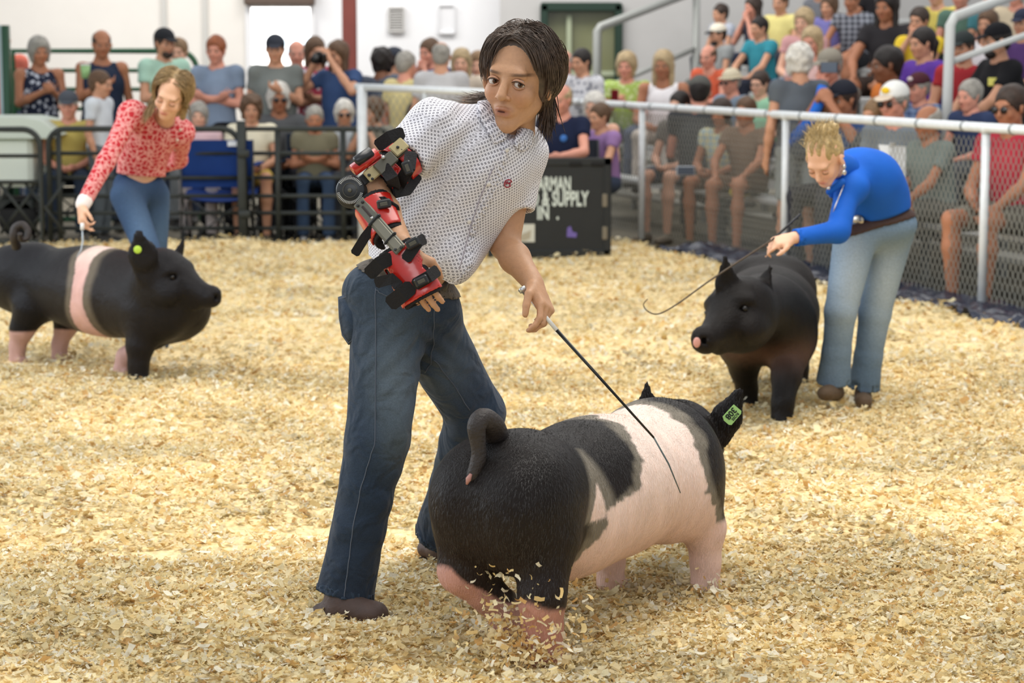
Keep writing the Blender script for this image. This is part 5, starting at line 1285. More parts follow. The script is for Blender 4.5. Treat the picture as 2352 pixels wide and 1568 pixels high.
for x, y in ((848, 402), (856, 411), (914, 338), (922, 345), (917, 352)): obj('screw', disc(P(x, y, 6.085+.0006*(x-848)), hdl, .004, .006, 10, .001), blkp, u_)
obj('adjust_knob', disc(P(881, 361, 6.09), hdl, .005, .008, 10, .001), silv, u_)
l0, l1 = P(822, 462, 6.07), P(921, 575, 5.935)
l_, Rl = bar(l0, l1, .036, .007, gun, 'lower_bar', br)
bar(lerp(l0, l1, .40), lerp(l0, l1, .98), .026, .010, hx('brace_gun2', 118, 114, 100, rough=.4, metal=.5), 'slide_strip', l_)
bar(lerp(l0, l1, .37)-V(0, .004, 0), lerp(l0, l1, .41)-V(0, .004, 0), .044, .012, blkp, 'bar_band', l_); bar(lerp(l0, l1, .74)-V(0, .004, 0), lerp(l0, l1, .77)-V(0, .004, 0), .044, .012, blkp, 'bar_band', l_)
bar(lerp(l0, l1, .10)-V(0, .005, 0), lerp(l0, l1, .32)-V(0, .005, 0), .007, .004, hx('brace_slot', 40, 22, 20, rough=.6), 'slot', l_)
for fr, sx_ in ((.045, .008), (.06, -.008), (.93, .009), (.97, -.006), (.34, 0)): obj('screw', disc(lerp(l0, l1, fr)+Rl[:, 0]*sx_-V(0, .006, 0), hdl, .0042, .003, 10, .001), silv if fr == .34 else blkp, l_)
# red hand gauntlet
g0_, g1_ = P(918, 587, 5.985), P(963, 670, 5.965); gd = nrm(g1_-g0_)
gl_ = nrm(V(-.18, -.98, .0)-gd*np.dot(V(-.18, -.98, 0), gd)); gs_ = np.cross(gd, gl_)
lo, hi = bounds([cap(g0_, g1_, .08)], .02); g = Grid(lo, hi, .004); X, Y, Z = g.X()
o1 = g.field([cap(g0_-gd*.03, g1_+gd*.04,   .054, .063, (gl_, .60))], 0); i1 = g.field([cap(g0_-gd*.05, g1_+gd*.06, .048, .057, (gl_, .56))], 0)
D = np.maximum(o1, -i1); D = np.maximum(D, np.maximum(-lin(X, Y, Z, g0_, gd)-.02, lin(X, Y, Z, g1_, gd)-.018)); D = np.maximum(D, -lin(X, Y, Z, g0_, gl_)-.012)
D = g.sub(D, [rbox(lerp(g0_, g1_, .35)+gs_*.048+gl_*.02, (.004, .02, .02), np.stack([gs_, gl_, gd], 1), .002), ell(lerp(g0_, g1_, .55)-gs_*.064+gl_*.01, (.018, .03, .022), np.stack([gs_, gl_, gd], 1))], .002)
obj('hand_shell', g.mesh(D), brred, br, label='glossy red hand gauntlet of the brace')
I = np.maximum(i1, -g.field([cap(g0_-gd*.06, g1_+gd*.08, .041, .049, (gl_, .53))], 0)); I = np.maximum(I, np.maximum(-lin(X, Y, Z, g0_, gd)-.03, lin(X, Y, Z, g1_, gd)-.026))
obj('hand_pad', g.mesh(I), blkf, br)
def strap_mesh(pts, w, th, nrm_=None):
    pts = [np.asarray(p, float) for p in pts]; e_ = nrm(pts[-1]-pts[-2]); pts = pts[:-1]+[pts[-1]-e_*w*.22, pts[-1]]; pts.insert(1, pts[0]+nrm(pts[1]-pts[0])*w*.22); n_ = nrm_ if nrm_ is not None else V(0, -1, 0); v = []; f = []
    for i, p in enumerate(pts):
        t_ = nrm(pts[min(i+1, len(pts)-1)]-pts[max(i-1, 0)]); s_ = nrm(np.cross(t_, n_)); q = nrm(np.cross(s_, t_))
        k_ = .62 if i in (0, len(pts)-1) else 1; v += [p+s_*w/2*k_+q*th/2, p-s_*w/2*k_+q*th/2, p-s_*w/2*k_-q*th/2, p+s_*w/2*k_-q*th/2]
    for i in range(len(pts)-1):
        for j in range(4): f.append((i*4+j, i*4+(j+1) % 4, i*4+4+(j+1) % 4, i*4+4+j))
    f += [(3, 2, 1, 0), tuple((len(pts)-1)*4+j for j in range(4))]
    return np.array(v), f
def strap(pts, w, th, m, name='strap', parent=br, nrm_=None): return obj(name, strap_mesh(pts, w, th, nrm_), m, parent, smooth=False)
strap([P(944, 350, 6.13), P(940, 385, 6.09), P(925, 410, 6.12), P(905, 440, 6.2)], .034, .010, blkf); strap([P(880, 382, 6.10), P(900, 408, 6.07), P(905, 425, 6.12), P(890, 448, 6.2)], .034, .010, blkf)
strap([P(850, 462, 6.08), P(880, 460, 6.05), P(908, 478, 6.06), P(912, 505, 6.12)], .022, .008, blkf)
strap([P(850, 520, 6.03), P(835, 545, 6.04), P(815, 582, 6.06)], .026, .006, blkf, label=None) if False else strap([P(862, 515, 6.02), P(838, 545, 6.03), P(814, 584, 6.05)], .026, .006, blkf, 'loose_strap')
strap([P(900, 590, 5.96), P(872, 605, 5.955), P(845, 632, 5.97)], .038, .007, blkf, 'loose_strap'); strap([P(948, 655, 5.93), P(925, 675, 5.925), P(893, 700, 5.94)], .042, .007, blkf, 'loose_strap')
strap([P(930, 598, 5.935), P(960, 556, 5.94), P(975, 548, 5.97)], .03, .008, blkf); strap([P(950, 655, 5.92), P(985, 635, 5.91), P(1005, 620, 5.95)], .032, .009, blkf); strap([P(862, 590+60, 5.96), P(900, 640, 5.94), P(918, 660, 5.93)], .03, .006, blkf)
obj('side_roller', tube([P(816, 373, 6.08), P(818, 371, 6.08), P(852, 348, 6.10), P(854, 346, 6.10)], [.010, .0145, .0145, .010], 12), blkp, br); obj('side_tube', tube([P(811, 391, 6.09), P(866, 352, 6.12)], .017, 14), brred, br, label='red tube along the brace cuff'); strap([P(868, 335, 6.16), P(895, 315, 6.14), P(925, 305, 6.16)], .035, .02, blkf, 'cuff_top')
for (x, y, Y, a) in ((882, 468, 6.03, -10), (948, 558, 5.925, -28), (968, 645, 5.905, -25), (936, 385, 6.075, 70)):
    R = frame(V(0, -1, 0), V(math.sin(math.radians(a)), 0, math.cos(math.radians(a))))
    b__ = obj('buckle', box(P(x, y, Y), (.019, .007, .0125), R, bev=.004), blkp, br, smooth=False); obj('buckle_slot', box(P(x, y, Y)+V(0, -.0075, 0), (.010, .001, .005), R, bev=.0008), gun, b__, smooth=False)
strap([P(905, 443, 6.12), P(935, 437, 6.16), P(960, 402, 6.2)], .03, .008, blkf)
# --- show stick held in the left hand
st = thing('show_stick', 'long black show stick with a white handle held by the boy', 'stick', tuple(P(1235, 705, 6.2)))
q0, q1, q2 = P(1203, 668, 6.235), P(1279, 758, 6.20), P(1502, 1005, 6.16); q3 = P(1563, 1132, 6.13)
obj('handle', tube([q0, q1], .0058, 12), hx('stick_white', 232, 232, 230, rough=.3), st, label='white handle of the stick')
obj('end_cap', tube([q0-nrm(q1-q0)*.012, q0-nrm(q1-q0)*.010, q0, q0+nrm(q1-q0)*.002, q0+nrm(q1-q0)*.03], [.009, .012, .012, .008, .0075], 16), silv, st, label='silver cap on the end of the stick')
obj('shaft', tube([q1, lerp(q1, q2, .5), q2], [.0052, .004, .003], 10), hx('stick_black', 24, 26, 26, rough=.3), st)
obj('lash_tip', tube([q2, lerp(q2, q3, .5)+V(.004, 0, .004), q3], [.0026, .0024, .0014], 8), hx('stick_tip', 84, 94, 92, rough=.4), st, label='grey flexible tip of the stick')
# ------------------------------------------------------------------ generic denim colours
def denim_col(J, base, light, dark_below=None):
    B_, L_ = np.array(srgb(*base)), np.array(srgb(*light))
    def f(v):
        c = np.tile(B_, (len(v), 1))
        for i in (0, 1):
            m_ = lerp(J['hip'][i], J['kn'][i], .55)+V(0, -.08, 0); d = np.linalg.norm((v-m_)*np.array([1, 1, .4]), axis=1); c = mix3(c, L_, np.exp(-(d/.09)**2)*.8)
        c = mix3(c, L_, .18*nz(v, 4, 16))
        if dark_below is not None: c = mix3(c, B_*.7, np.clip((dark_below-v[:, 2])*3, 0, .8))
        return c
    return f
# ------------------------------------------------------------------ girl in red, bending towards the left pig
rx_t = thing('person', 'girl in a red paisley long-sleeved shirt and blue jeans bending over the left pig', 'person', tuple(G(375, 830)))
Y0 = 12.0
J = dict(s=1.0, HR=frame(V(-.18, -.86, -.42), V(.28, -.42, .9)))
J['hc'] = P(393, 218, 11.78); J['neck'] = P(372, 282, 12.0)
J['sh'] = [P(418, 305, 12.05), P(300, 262, 11.85)]; J['el'] = [P(412, 365, 12.5), P(243, 372, 11.62)]; J['wr'] = [P(352, 388, 12.6), P(188, 474, 11.45)]
J['ch'] = P(345, 315, 12.02); cu = nrm(J['neck']+V(0, .0, 0)-P(320, 400, 12.15)); cs = J['sh'][0]-J['sh'][1]; J['CR'] = frame(np.cross(cu, nrm(cs)), cu)
if J['CR'][1, 1] > 0: J['CR'] = frame(-J['CR'][:, 1], cu)
J['wa'] = P(326, 372, 12.1); J['pe'] = P(318, 428, 12.15); J['PR'] = frame(V(-.1, -1, 0), V(.0, 0, 1))
J['hip'] = [P(352, 450, 12.2), P(290, 450, 12.05)]; J['kn'] = [P(352, 640, 12.3), P(372, 590, 11.98)]; J['an'] = [P(360, 800, 12.6), P(366, 800, 12.2)]
J['kn'][1] = P(358, 620, 11.95)
J['toe'] = [P(400, 832, 12.3), P(330, 822, 12.0)]
J['hd'] = [(nrm(V(-.3, .3, -1)), V(-1, 0, 0), dict(curl=.5)), (nrm(P(190, 522, 11.40)-J['wr'][1]), V(.6, .5, .2), dict(curls=[.9, .6, .75, .9], tcurl=.6))]
body, bme, hG = make_body(rx_t, J, srgb(222, 176, 146), .009, 1.06, lipc=srgb(196, 110, 100), browc=srgb(120, 90, 60), headvox=.006, jaw=.9)
closed_eyes(rx_t, J, 1.06, hG)
m = mat('paisley_red', srgb(190, 52, 60), rough=.8, spec=.2, bump=.3, bscale=30)
nt = m.node_tree; N = nt.nodes; Lk = nt.links; b = N['Principled BSDF']; tc = N.new('ShaderNodeTexCoord'); vo = N.new('ShaderNodeTexVoronoi'); vo.feature = 'DISTANCE_TO_EDGE'; vo.inputs['Scale'].default_value = 34
ns = N.new('ShaderNodeTexNoise'); ns.inputs['Scale'].default_value = 60; Lk.new(tc.outputs['Object'], ns.inputs[0]); ad = N.new('ShaderNodeVectorMath'); ad.operation = 'MULTIPLY_ADD'; Lk.new(ns.outputs['Color'], ad.inputs[0]); ad.inputs[1].default_value = (.03, .03, .03); Lk.new(tc.outputs['Object'], ad.inputs[2]); Lk.new(ad.outputs[0], vo.inputs['Vector'])
cr = N.new('ShaderNodeValToRGB'); cr.color_ramp.elements[0].color = (*srgb(226, 160, 156), 1); cr.color_ramp.elements[0].position = .05; cr.color_ramp.elements[1].color = (*srgb(186, 44, 54), 1); cr.color_ramp.elements[1].position = .16; Lk.new(vo.outputs[0], cr.inputs[0]); Lk.new(cr.outputs[0], b.inputs['Base Color'])
sh, me_, g_, D_ = make_shirt(rx_t, J, m, .009, sleeve=1.88, w=.88, b=.9, fold=.005, hemz=(P(318, 402, 12.1), nrm(V(-.08, 0, -1))), rs=.92)
obj('cuff', blob([cap(lerp(J['el'][1], J['wr'][1], .87), lerp(J['el'][1], J['wr'][1], .95), .040, .038)], .007), hx('cuff_white', 236, 226, 222, rough=.8), sh)
nk = J['neck']; obj('collar', blob([('k', .01, cap(nk+J['CR']@V(.02, .055, .02), nk+J['CR']@V(.065, .02, .035), .014)), ('k', .01, cap(nk+J['CR']@V(-.02, .055, .02), nk+J['CR']@V(-.065, .02, .035), .014)), ('k', .01, cap(nk+J['CR']@V(-.06, .0, .03), nk+J['CR']@V(0, -.07, .04), .014)), ('k', .01, cap(nk+J['CR']@V(.06, .0, .03), nk+J['CR']@V(0, -.07, .04), .014))], .007), m, sh)
for u in (.0, .11, .2): q = surf_at(420-u*90, 298+u*260, me_); obj('button', disc(q-V(0, .004, 0), (0, -1, 0), .008, .003, 8), hx('button_pearl', 228, 206, 190, rough=.3), sh)
dm = mat('denim_b', rough=.85, spec=.15, attr=True, var=.1, vscale=120, bump=.3, bscale=40)
je, me2, g2, D2 = make_legs(rx_t, J, dm, .009, length=.98, w=.88, b=.9, fold=.003, name='jeans', r=(.088, .064, .050, .062), top=(P(318, 398, 12.12), V(.05, 0, 1)), col=denim_col(J, (48, 68, 98), (98, 126, 158)))
make_shoes(rx_t, J, hx('shoe_dark', 70, 66, 66, rough=.7), .009)
m = hx('hair_lightbrown', 150, 124, 84, rough=.45, spec=.5, var=.35, vscale=50)
HRg = J['HR']; base = blob([('k', .02, ell(hG(0, -.026, .034), V(.078, .098, .09)*1.06, HRg)), ('k', .03, cap(hG(.07, -.02, 0), hG(.078, .0, -.10), .022, .018)), ('k', .03, cap(hG(-.068, -.03, 0), hG(-.072, -.02, -.09), .024, .018)), ('k', .03, cap(hG(0, -.08, 0), hG(.02, -.08, -.12), .055, .04))], .008, .02, subs=[ell(hG(0, .085, -.035), V(.063, .082, .098)*1.06, HRg)], ksub=.01)
hb = obj('hair', base, m, rx_t)
rt = []
for i in range(1500):
    th = math.acos(1-rr_.random()*1.25); ph = rr_.uniform(-math.pi, math.pi); x = abs(ph)
    if th > np.interp(x, [0, .4, .8, 1.2, 3.2], [.78, .85, 1.1, 1.5, 1.9]): continue
    p = skull_pt(th, ph, .002); sg = 1 if p[0] > 0 else -1
    gw = HRg.T@V(.12*sg+.05, -.1, -1)
    rt.append((p, np.array([sg*.9, -.1, -.2])+rr_.normal(size=3)*.08, rr_.uniform(.24, .34) if x < 2 else rr_.uniform(.2, .3), gw+np.array([sg*.15, .0, 0])+rr_.normal(size=3)*.06, .004+rr_.uniform(0, .014)))
sv, sf = strands(hG, HRg, 1.06, rt, None, 10, .0016, .8, 1.08); o = obj('hair_strands', (sv+J['hc'], sf), m, hb); o['kind'] = 'stuff'
w = thing('show_whip', 'thin grey whip held by the girl in red over the left pig', 'whip', tuple(P(188, 520, 11.4)))
obj('grip', tube([P(189, 512, 11.38), P(189, 528, 11.38)], .010, 8), hx('grip_white', 230, 232, 232, rough=.4), w); obj('lash', tube([P(189, 528, 11.38), P(190, 555, 11.36), P(186, 575, 11.34), P(176, 590, 11.32)], [.004, .004, .0035, .002], 6), hx('lash_grey', 170, 180, 188, rough=.5), w)
# back number card under her arm
# ------------------------------------------------------------------ girl in the blue shirt, bending towards the black pig
bt = thing('person', 'girl in a bright blue long-sleeved shirt and pale flared jeans bending forward', 'person', tuple(G(1960, 905)))
J = dict(s=.97, HR=frame(V(-.42, -.66, -.72), V(-.30, -.52, .75)))
J['hc'] = P(1893, 365, 9.75); J['neck'] = P(1948, 392, 9.95)
J['sh'] = [P(1988, 400, 10.15), P(1920, 430, 9.88)]; J['el'] = [P(2035, 455, 10.5), P(1925, 532, 9.72)]; J['wr'] = [P(2060, 510, 10.55), P(1818, 547, 9.62)]
J['sh'] = [P(1975, 378, 10.2), P(1950, 430, 9.88)]
J['ch'] = P(1985, 415, 10.05); cu = nrm(J['neck']-P(2040, 465, 10.3)); J['CR'] = frame(V(-.55, -.6, -.7), cu)
J['wa'] = P(2015, 447, 10.12); J['pe'] = P(2025, 520, 10.15); J['PR'] = frame(V(-.45, -.85, 0), V(-.15, 0, 1))
J['hip'] = [P(2045, 545, 10.2), P(1965, 545, 10.1)]; J['kn'] = [P(2010, 720, 10.25), P(1930, 715, 10.05)]; J['an'] = [P(1982, 900, 10.3), P(1915, 882, 10.12)]
J['toe'] = [P(1985, 925, 10.1), P(1892, 905, 9.95)]
J['hd'] = [(nrm(V(-.5, -.3, -1)), V(-.8, -.6, 0), dict(curl=.8)), (nrm(P(1748, 568, 9.58)-J['wr'][1]), V(.1, -.3, 1) if False else V(.0, .5, -.9), dict(curls=[.35, .8, 1.0, 1.1], tcurl=.35))]
body, bme, hG = make_body(bt, J, srgb(226, 178, 148), .009, .98, lipc=srgb(206, 120, 108), browc=srgb(170, 136, 96), headvox=.0055, jaw=.95)
closed_eyes(bt, J, .98, hG)
bm_ = hx('blue_shirt', 22, 92, 190, rough=.75, spec=.25, var=.08, vscale=6, bump=.3, bscale=16)
sh, me_, g_, D_ = make_shirt(bt, J, bm_, .0085, sleeve=1.93, w=.96, b=1.0, fold=.0045, hemz=(P(2035, 488, 10.15), nrm(V(.30, 0, -1))), rs=.95,
    neckhole=False, extra=lambda D, g: smin(np.maximum(g.field([cap(P(2005, 412, 10.05), P(2020, 455, 10.12), .125, .12)], 0), 0*D+np.minimum(0, D)*0+g.field([cap(P(2005, 412, 10.05), P(2020, 455, 10.12), .125, .12)], 0)), D, .05))
obj('collar_back', blob([('k', .02, cap(lerp(J['neck'], J['hc'], .12), lerp(J['neck'], J['hc'], .42), .066, .060))], .009), bm_, sh)
obj('collar', blob([('k', .01, cap(P(1905, 440, 9.80), P(1935, 418, 9.80), .016)), ('k', .01, cap(P(1912, 446, 9.86), P(1945, 400, 9.92), .018)), ('k', .01, cap(P(1945, 400, 9.92), P(1950, 365, 10.05), .016))], .007), bm_, sh)
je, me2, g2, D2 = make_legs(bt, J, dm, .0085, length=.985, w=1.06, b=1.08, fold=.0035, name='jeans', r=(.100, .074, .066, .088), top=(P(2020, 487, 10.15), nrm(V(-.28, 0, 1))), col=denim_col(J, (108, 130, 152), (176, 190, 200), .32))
top_n2 = nrm(V(-.28, 0, 1)); tp2 = P(2020, 487, 10.15)
belt = obj('belt', patchmesh(g2, D2, -.006, .010, lambda X, Y, Z: np.abs(lin(X, Y, Z, tp2-top_n2*.030, top_n2))-.024), hx('belt_brown', 62, 40, 32, rough=.6, bump=.3), bt)
p = surf_at(1968, 500, me2); obj('buckle', ball(p-V(0, .012, 0), (.030, .010, .026), 14, frame(V(-.5, -.8, 0), V(-.2, 0, 1))), hx('buckle_silver', 176, 170, 160, rough=.25, metal=.85), belt, label='large oval silver buckle')
for (x, y) in ((1998, 500), (2052, 485)): p = surf_at(x, y, me2); obj('belt_loop', box(p-V(0, .012, 0), (.007, .005, .03), frame(V(0, -1, 0), top_n2), bev=.002), dm, belt)
make_shoes(bt, J, hx('shoe_tan', 92, 74, 56, rough=.7, bump=.4), .009)
m = hx('hair_blonde', 176, 152, 104, rough=.45, spec=.5, var=.3, vscale=60); HRg = J['HR']
def corn(D, X, Y, Z):
    q = (X-J['hc'][0])*HRg[0, 0]+(Y-J['hc'][1])*HRg[1, 0]+(Z-J['hc'][2])*HRg[2, 0]
    return D+.0035*np.cos(q*190)+.0015*waves(X, Y, Z, 3, 150)
base = blob([('k', .02, ell(hG(0, -.026, .034), V(.078, .099, .091)*.98, HRg)), ('k', .02, ell(hG(0, -.06, -.02), V(.066, .05, .055)*.98, HRg)), ('k', .01, ell(hG(.01, -.06, .115), V(.036, .034, .026), HRg)), ('k', .01, ell(hG(.02, -.11, .085), V(.03, .03, .026), HRg))], .006, .02, subs=[ell(hG(0, .105, -.020), V(.078, .096, .115)*.98, HRg), ell(hG(.08, .0, -.01), V(.012, .022, .032), HRg)], fn=corn, ksub=.008)
hb = obj('hair', base, m, bt, label='blonde hair braided tight to the head into a bun')
rt = []
for i in range(350):
    th = rr_.uniform(.1, 1.3); ph = rr_.uniform(-math.pi, math.pi)
    if th > 1.0 and abs(ph) < 1.0: continue
    p = skull_pt(th, ph, .004); rt.append((p, np.array([0, -.6, .6])+rr_.normal(size=3)*.4, rr_.uniform(.03, .07), rr_.normal(size=3)*.5+np.array([0, -.5, .2]), .008))
sv, sf = strands(hG, HRg, .98, rt, None, 6, .001); o = obj('hair_strands', (sv+J['hc'], sf), m, hb); o['kind'] = 'stuff'
e0 = hG(.080, -.008, -.035)
obj('earring', join(ball(e0+V(0, -.01, -.01), .010, 8), ball(e0+V(0, -.01, -.035), .013, 8), tube([e0, e0+V(0, -.01, -.04)], .003, 6)), silv, bt); obj('necklace', tube([P(1938, 425, 9.78), P(1928, 450, 9.74), P(1918, 475, 9.74), P(1910, 500, 9.76)], .003, 6), silv, bt)
obj('necklace_bead', ball(P(1903, 432, 9.72), .008, 8), silv, bt)
w = thing('show_whip', 'long thin dark whip with a curled tip held by the girl in blue', 'whip', tuple(P(1770, 560, 9.6)))
obj('grip', tube([P(1838, 492, 9.85), P(1775, 550, 9.6)], .0055, 8), hx('whip_black', 26, 26, 26, rough=.5), w)
obj('lash', tube(tailcurve([P(1775, 550, 9.6), P(1700, 598, 9.35), P(1622, 650, 9.1), P(1560, 695, 8.95), P(1515, 720, 8.9), P(1490, 716, 8.9), P(1478, 700, 8.9), P(1488, 686, 8.9)], 40), list(np.linspace(.0042, .0018, 40)), 6), hx('whip_brown', 70, 56, 40, rough=.6), w)
# ------------------------------------------------------------------ the crowd
def pat_cloth(kind, a, b, sc=1.0):
    key = 'pc_%s_%s_%s' % (kind, a, b)
    if key in MATS: return MATS[key]
    m = hx(key, *a, rough=.85, spec=.15, bump=.25, bscale=14); nt = m.node_tree; N = nt.nodes; L = nt.links; bs = N['Principled BSDF']; tc = N.new('ShaderNodeTexCoord')
    mx = N.new('ShaderNodeMix'); mx.data_type = 'RGBA'; mx.inputs[6].default_value = (*srgb(*a), 1); mx.inputs[7].default_value = (*srgb(*b), 1)
    if kind == 'plaid':
        def st(axis, f):
            w = N.new('ShaderNodeTexWave'); w.bands_direction = axis; w.inputs['Scale'].default_value = f; L.new(tc.outputs['Object'], w.inputs[0])
            r = N.new('ShaderNodeMath'); r.operation = 'GREATER_THAN'; r.inputs[1].default_value = .55; L.new(w.outputs['Fac'], r.inputs[0]); return r.outputs[0]
        s_ = N.new('ShaderNodeMath'); s_.operation = 'ADD'; L.new(st('X', 6*sc), s_.inputs[0]); L.new(st('Z', 6*sc), s_.inputs[1])
        d = N.new('ShaderNodeMath'); d.operation = 'MULTIPLY'; d.inputs[1].default_value = .5; L.new(s_.outputs[0], d.inputs[0]); L.new(d.outputs[0], mx.inputs[0])
    else:
        v = N.new('ShaderNodeTexVoronoi'); v.inputs['Scale'].default_value = 22*sc; L.new(tc.outputs['Object'], v.inputs['Vector'])
        r = N.new('ShaderNodeMapRange'); r.inputs[1].default_value = .32; r.inputs[2].default_value = .42; r.inputs[3].default_value = 1; r.inputs[4].default_value = 0; L.new(v.outputs['Distance'], r.inputs[0]); L.new(r.outputs[0], mx.inputs[0])
    L.new(mx.outputs[2], bs.inputs['Base Color']); return m
HAIRC = dict(black=(34, 28, 26), dark=(56, 42, 34), brown=(92, 68, 48), lbrown=(128, 100, 70), blond=(172, 150, 114), grey=(150, 146, 138), white=(206, 202, 194), red=(142, 80, 46))
SKINC = dict(l=(222, 172, 146), m=(200, 148, 118), t=(172, 116, 86), d=(128, 84, 60), r=(214, 150, 128))
def pose_stand(x, y, z0, hgt, face, arms, head=None, lean=0.0):
    s = hgt/1.74; F = nrm(V(face[0], face[1], 0)); U = V(0, 0, 1); S = np.cross(U, F); o = V(x, y, z0)
    p = lambda a, b, c: o+S*a*s+F*b*s+U*c*s
    J = dict(s=s, CR=frame(F+U*-.02, U), pe=p(0, 0, .97), ch=p(0, lean*.6, 1.27), neck=p(0, lean-.01, 1.47), hc=p(0, .03+lean*1.2, 1.612))
    J['HR'] = frame(head if head is not None else F+V(0, 0, -.12), U)
    J['sh'] = [p(.175, lean*.9, 1.415), p(-.175, lean*.9, 1.415)]; J['hip'] = [p(.09, 0, .92), p(-.09, 0, .92)]; J['kn'] = [p(.10, .02, .50), p(-.10, .02, .50)]; J['an'] = [p(.11, -.02, .085), p(-.11, -.02, .085)]
    J['toe'] = [p(.13, .15, .04), p(-.13, .15, .04)]
    J['el'], J['wr'] = arm_pose(J, S, F, U, s, arms)
    return J
def pose_sit(x, y, zs, s, face, arms, zf, head=None, lean=.05, knee=None):
    F = nrm(V(face[0], face[1], 0)); U = V(0, 0, 1); S = np.cross(U, F); o = V(x, y, zs)
    p = lambda a, b, c: o+S*a*s+F*b*s+U*c*s
    J = dict(s=s, CR=frame(F+U*-.1, U+F*lean), pe=p(0, 0, .10), ch=p(0, lean*.7, .37), neck=p(0, lean, .56), hc=p(0, lean+.04, .705))
    J['HR'] = frame(head if head is not None else F+V(0, 0, -.12), U)
    J['sh'] = [p(.175, lean, .505), p(-.175, lean, .505)]; J['hip'] = [p(.09, .02, .09), p(-.09, .02, .09)]; J['kn'] = [p(.13, .43, .09), p(-.13, .43, .09)]
    J['PR'] = frame(F, U); d = max(zs-zf, .2)
    J['an'] = [p(.13, .45, .05)-U*(d-.03) , p(-.13, .40, .05)-U*(d-.03)]; J['toe'] = [a+F*.17*s-U*.045*s for a in J['an']]
    J['el'], J['wr'] = arm_pose(J, S, F, U, s, arms, True)
    return J
def arm_pose(J, S, F, U, s, arms, sit=False):
    sh = J['sh']; E, Wr = [], []
    for i, sg in ((0, 1), (1, -1)):
        a = arms if isinstance(arms, str) else arms[i]
        if a == 'down': e = sh[i]+(S*sg*.06-U*.29+F*-.02)*s; w = e+(F*.08-U*.24)*s
        elif a == 'lap': e = sh[i]+(S*sg*.05-U*.27+F*.08)*s; w = lerp(J['hip'][i], J['kn'][i], .7)+U*.085*s-S*sg*.05*s
        elif a == 'knee': e = sh[i]+(S*sg*.04-U*.22+F*.18)*s; w = J['kn'][i]+U*.07*s-F*.06*s
        elif a == 'crossed': e = sh[i]+(S*sg*.05-U*.27+F*.05)*s; w = J['ch']+(F*.16-S*sg*.07-U*.06)*s
        elif a == 'hips': e = sh[i]+(S*sg*.16-U*.22-F*.05)*s; w = J['pe']+(S*sg*.17+U*.06)*s
        elif a == 'phone': e = sh[i]+(S*sg*.03-U*.25+F*.07)*s; w = J['ch']+(F*.28+S*sg*.04+U*.0)*s
        elif a == 'camera': e = sh[i]+(S*sg*.12-U*.12+F*.20)*s; w = J['hc']+(F*.20+S*sg*.06-U*.02)*s
        elif a == 'chin': e = sh[i]+(S*sg*.02-U*.22+F*.16)*s; w = J['hc']+(F*.10+S*sg*.03-U*.14)*s
        elif a == 'rest': e = sh[i]+(S*sg*.10-U*.20+F*.16)*s; w = e+(F*.16-S*sg*.14-U*.03)*s
        E.append(e); Wr.append(w)
    return E, Wr
CROWDN = 0
def dress(label, J, shirt=(120, 120, 120), sleeve=.42, pants=(60, 70, 90), plen=1.0, hair='short', hc='brown', skin='m', hatk=None, hatc=(40, 40, 44), glass=None, w=1.0, b=1.0, vox=.0215, pat=None, brimc=None, group=None, beard=False, shoe=(60, 58, 56), capmark=None):
    global CROWDN; CROWDN += 1
    base = V(J['pe'][0], J['pe'][1], min(J['an'][0][2], J['an'][1][2])-.06)
    t = thing('person', label, 'person', tuple(base), group=group or 'spectators around the show ring')
    tone = srgb(*SKINC[skin]); s = J['s']; hs = 1.02*s if s > .85 else s*1.12
    J['rnd'] = CROWDN
    bare = 1 if plen < .9 else 0
    make_body(t, J, tone, vox, hs, legs=bare, detail=False, m=mat('skin', rough=.5, spec=.35, attr=True, var=.04, vscale=30), browc=tuple(np.array(srgb(*HAIRC[hc]))*.8), headvox=.0128)
    eyes(t, J, hs, r=.0105)
    ds = lambda c: tuple(int(.87*x+.13*sum(c)/3) for x in c)
    sm = pat_cloth(pat[0], ds(shirt), ds(pat[1])) if pat else cloth(*ds(shirt))
    make_shirt(t, J, sm, vox, sleeve=sleeve, w=w, b=b, fold=.006, seed=CROWDN)
    make_legs(t, J, cloth(*pants), vox, length=(.40 if plen < .5 else plen*.97), w=w, b=b, fold=.005, name='shorts' if plen < .5 else 'trousers', seed=CROWDN+50)
    make_shoes(t, J, hx('shoe_%d_%d_%d' % shoe, *shoe, rough=.7), vox)
    hm = hairm(*HAIRC[hc])
    hair_blob(t, J, ('cap' if hatk == 'cap' and hair == 'short' else hair), hm, .013, hs)
    if hatk:
        c = hat(t, J, hatk, cloth(*hatc), hs, .012, cloth(*(brimc or hatc)))
        if capmark: h = J['hc']+J['HR']@(V(0, .083, .085)*hs); obj('cap_mark', ball(h, V(.03, .014, .02)*hs, 10, J['HR']), cloth(*capmark), c)
    if glass: glasses(t, J, hs, glass == 'sun')
    if beard: obj('beard', blob([('k', .02, ell(J['hc']+J['HR']@(V(0, .045, -.082)*hs), V(.05, .045, .04)*hs, J['HR']))], .010, subs=[ell(J['hc']+J['HR']@(V(0, .10, -.058)*hs), V(.02, .03, .01)*hs, J['HR'])]), hm, t)
    return t, J
def zat(py, Y): return P(1176, py, Y)[2]
def standing(label, px, top, Y, face=(.2, -1), arms='down', z0=-.06, head=None, hgt=None, **k):
    zt = zat(top, Y)-(.02 if k.get('hatk') else 0); h = (zt-z0)/1.0 if hgt is None else hgt
    if hgt: z0 = zt-hgt
    x = XY(px, Y, zt)[0]
    return dress(label, pose_stand(x, Y, z0, h, face, arms, head), **k)
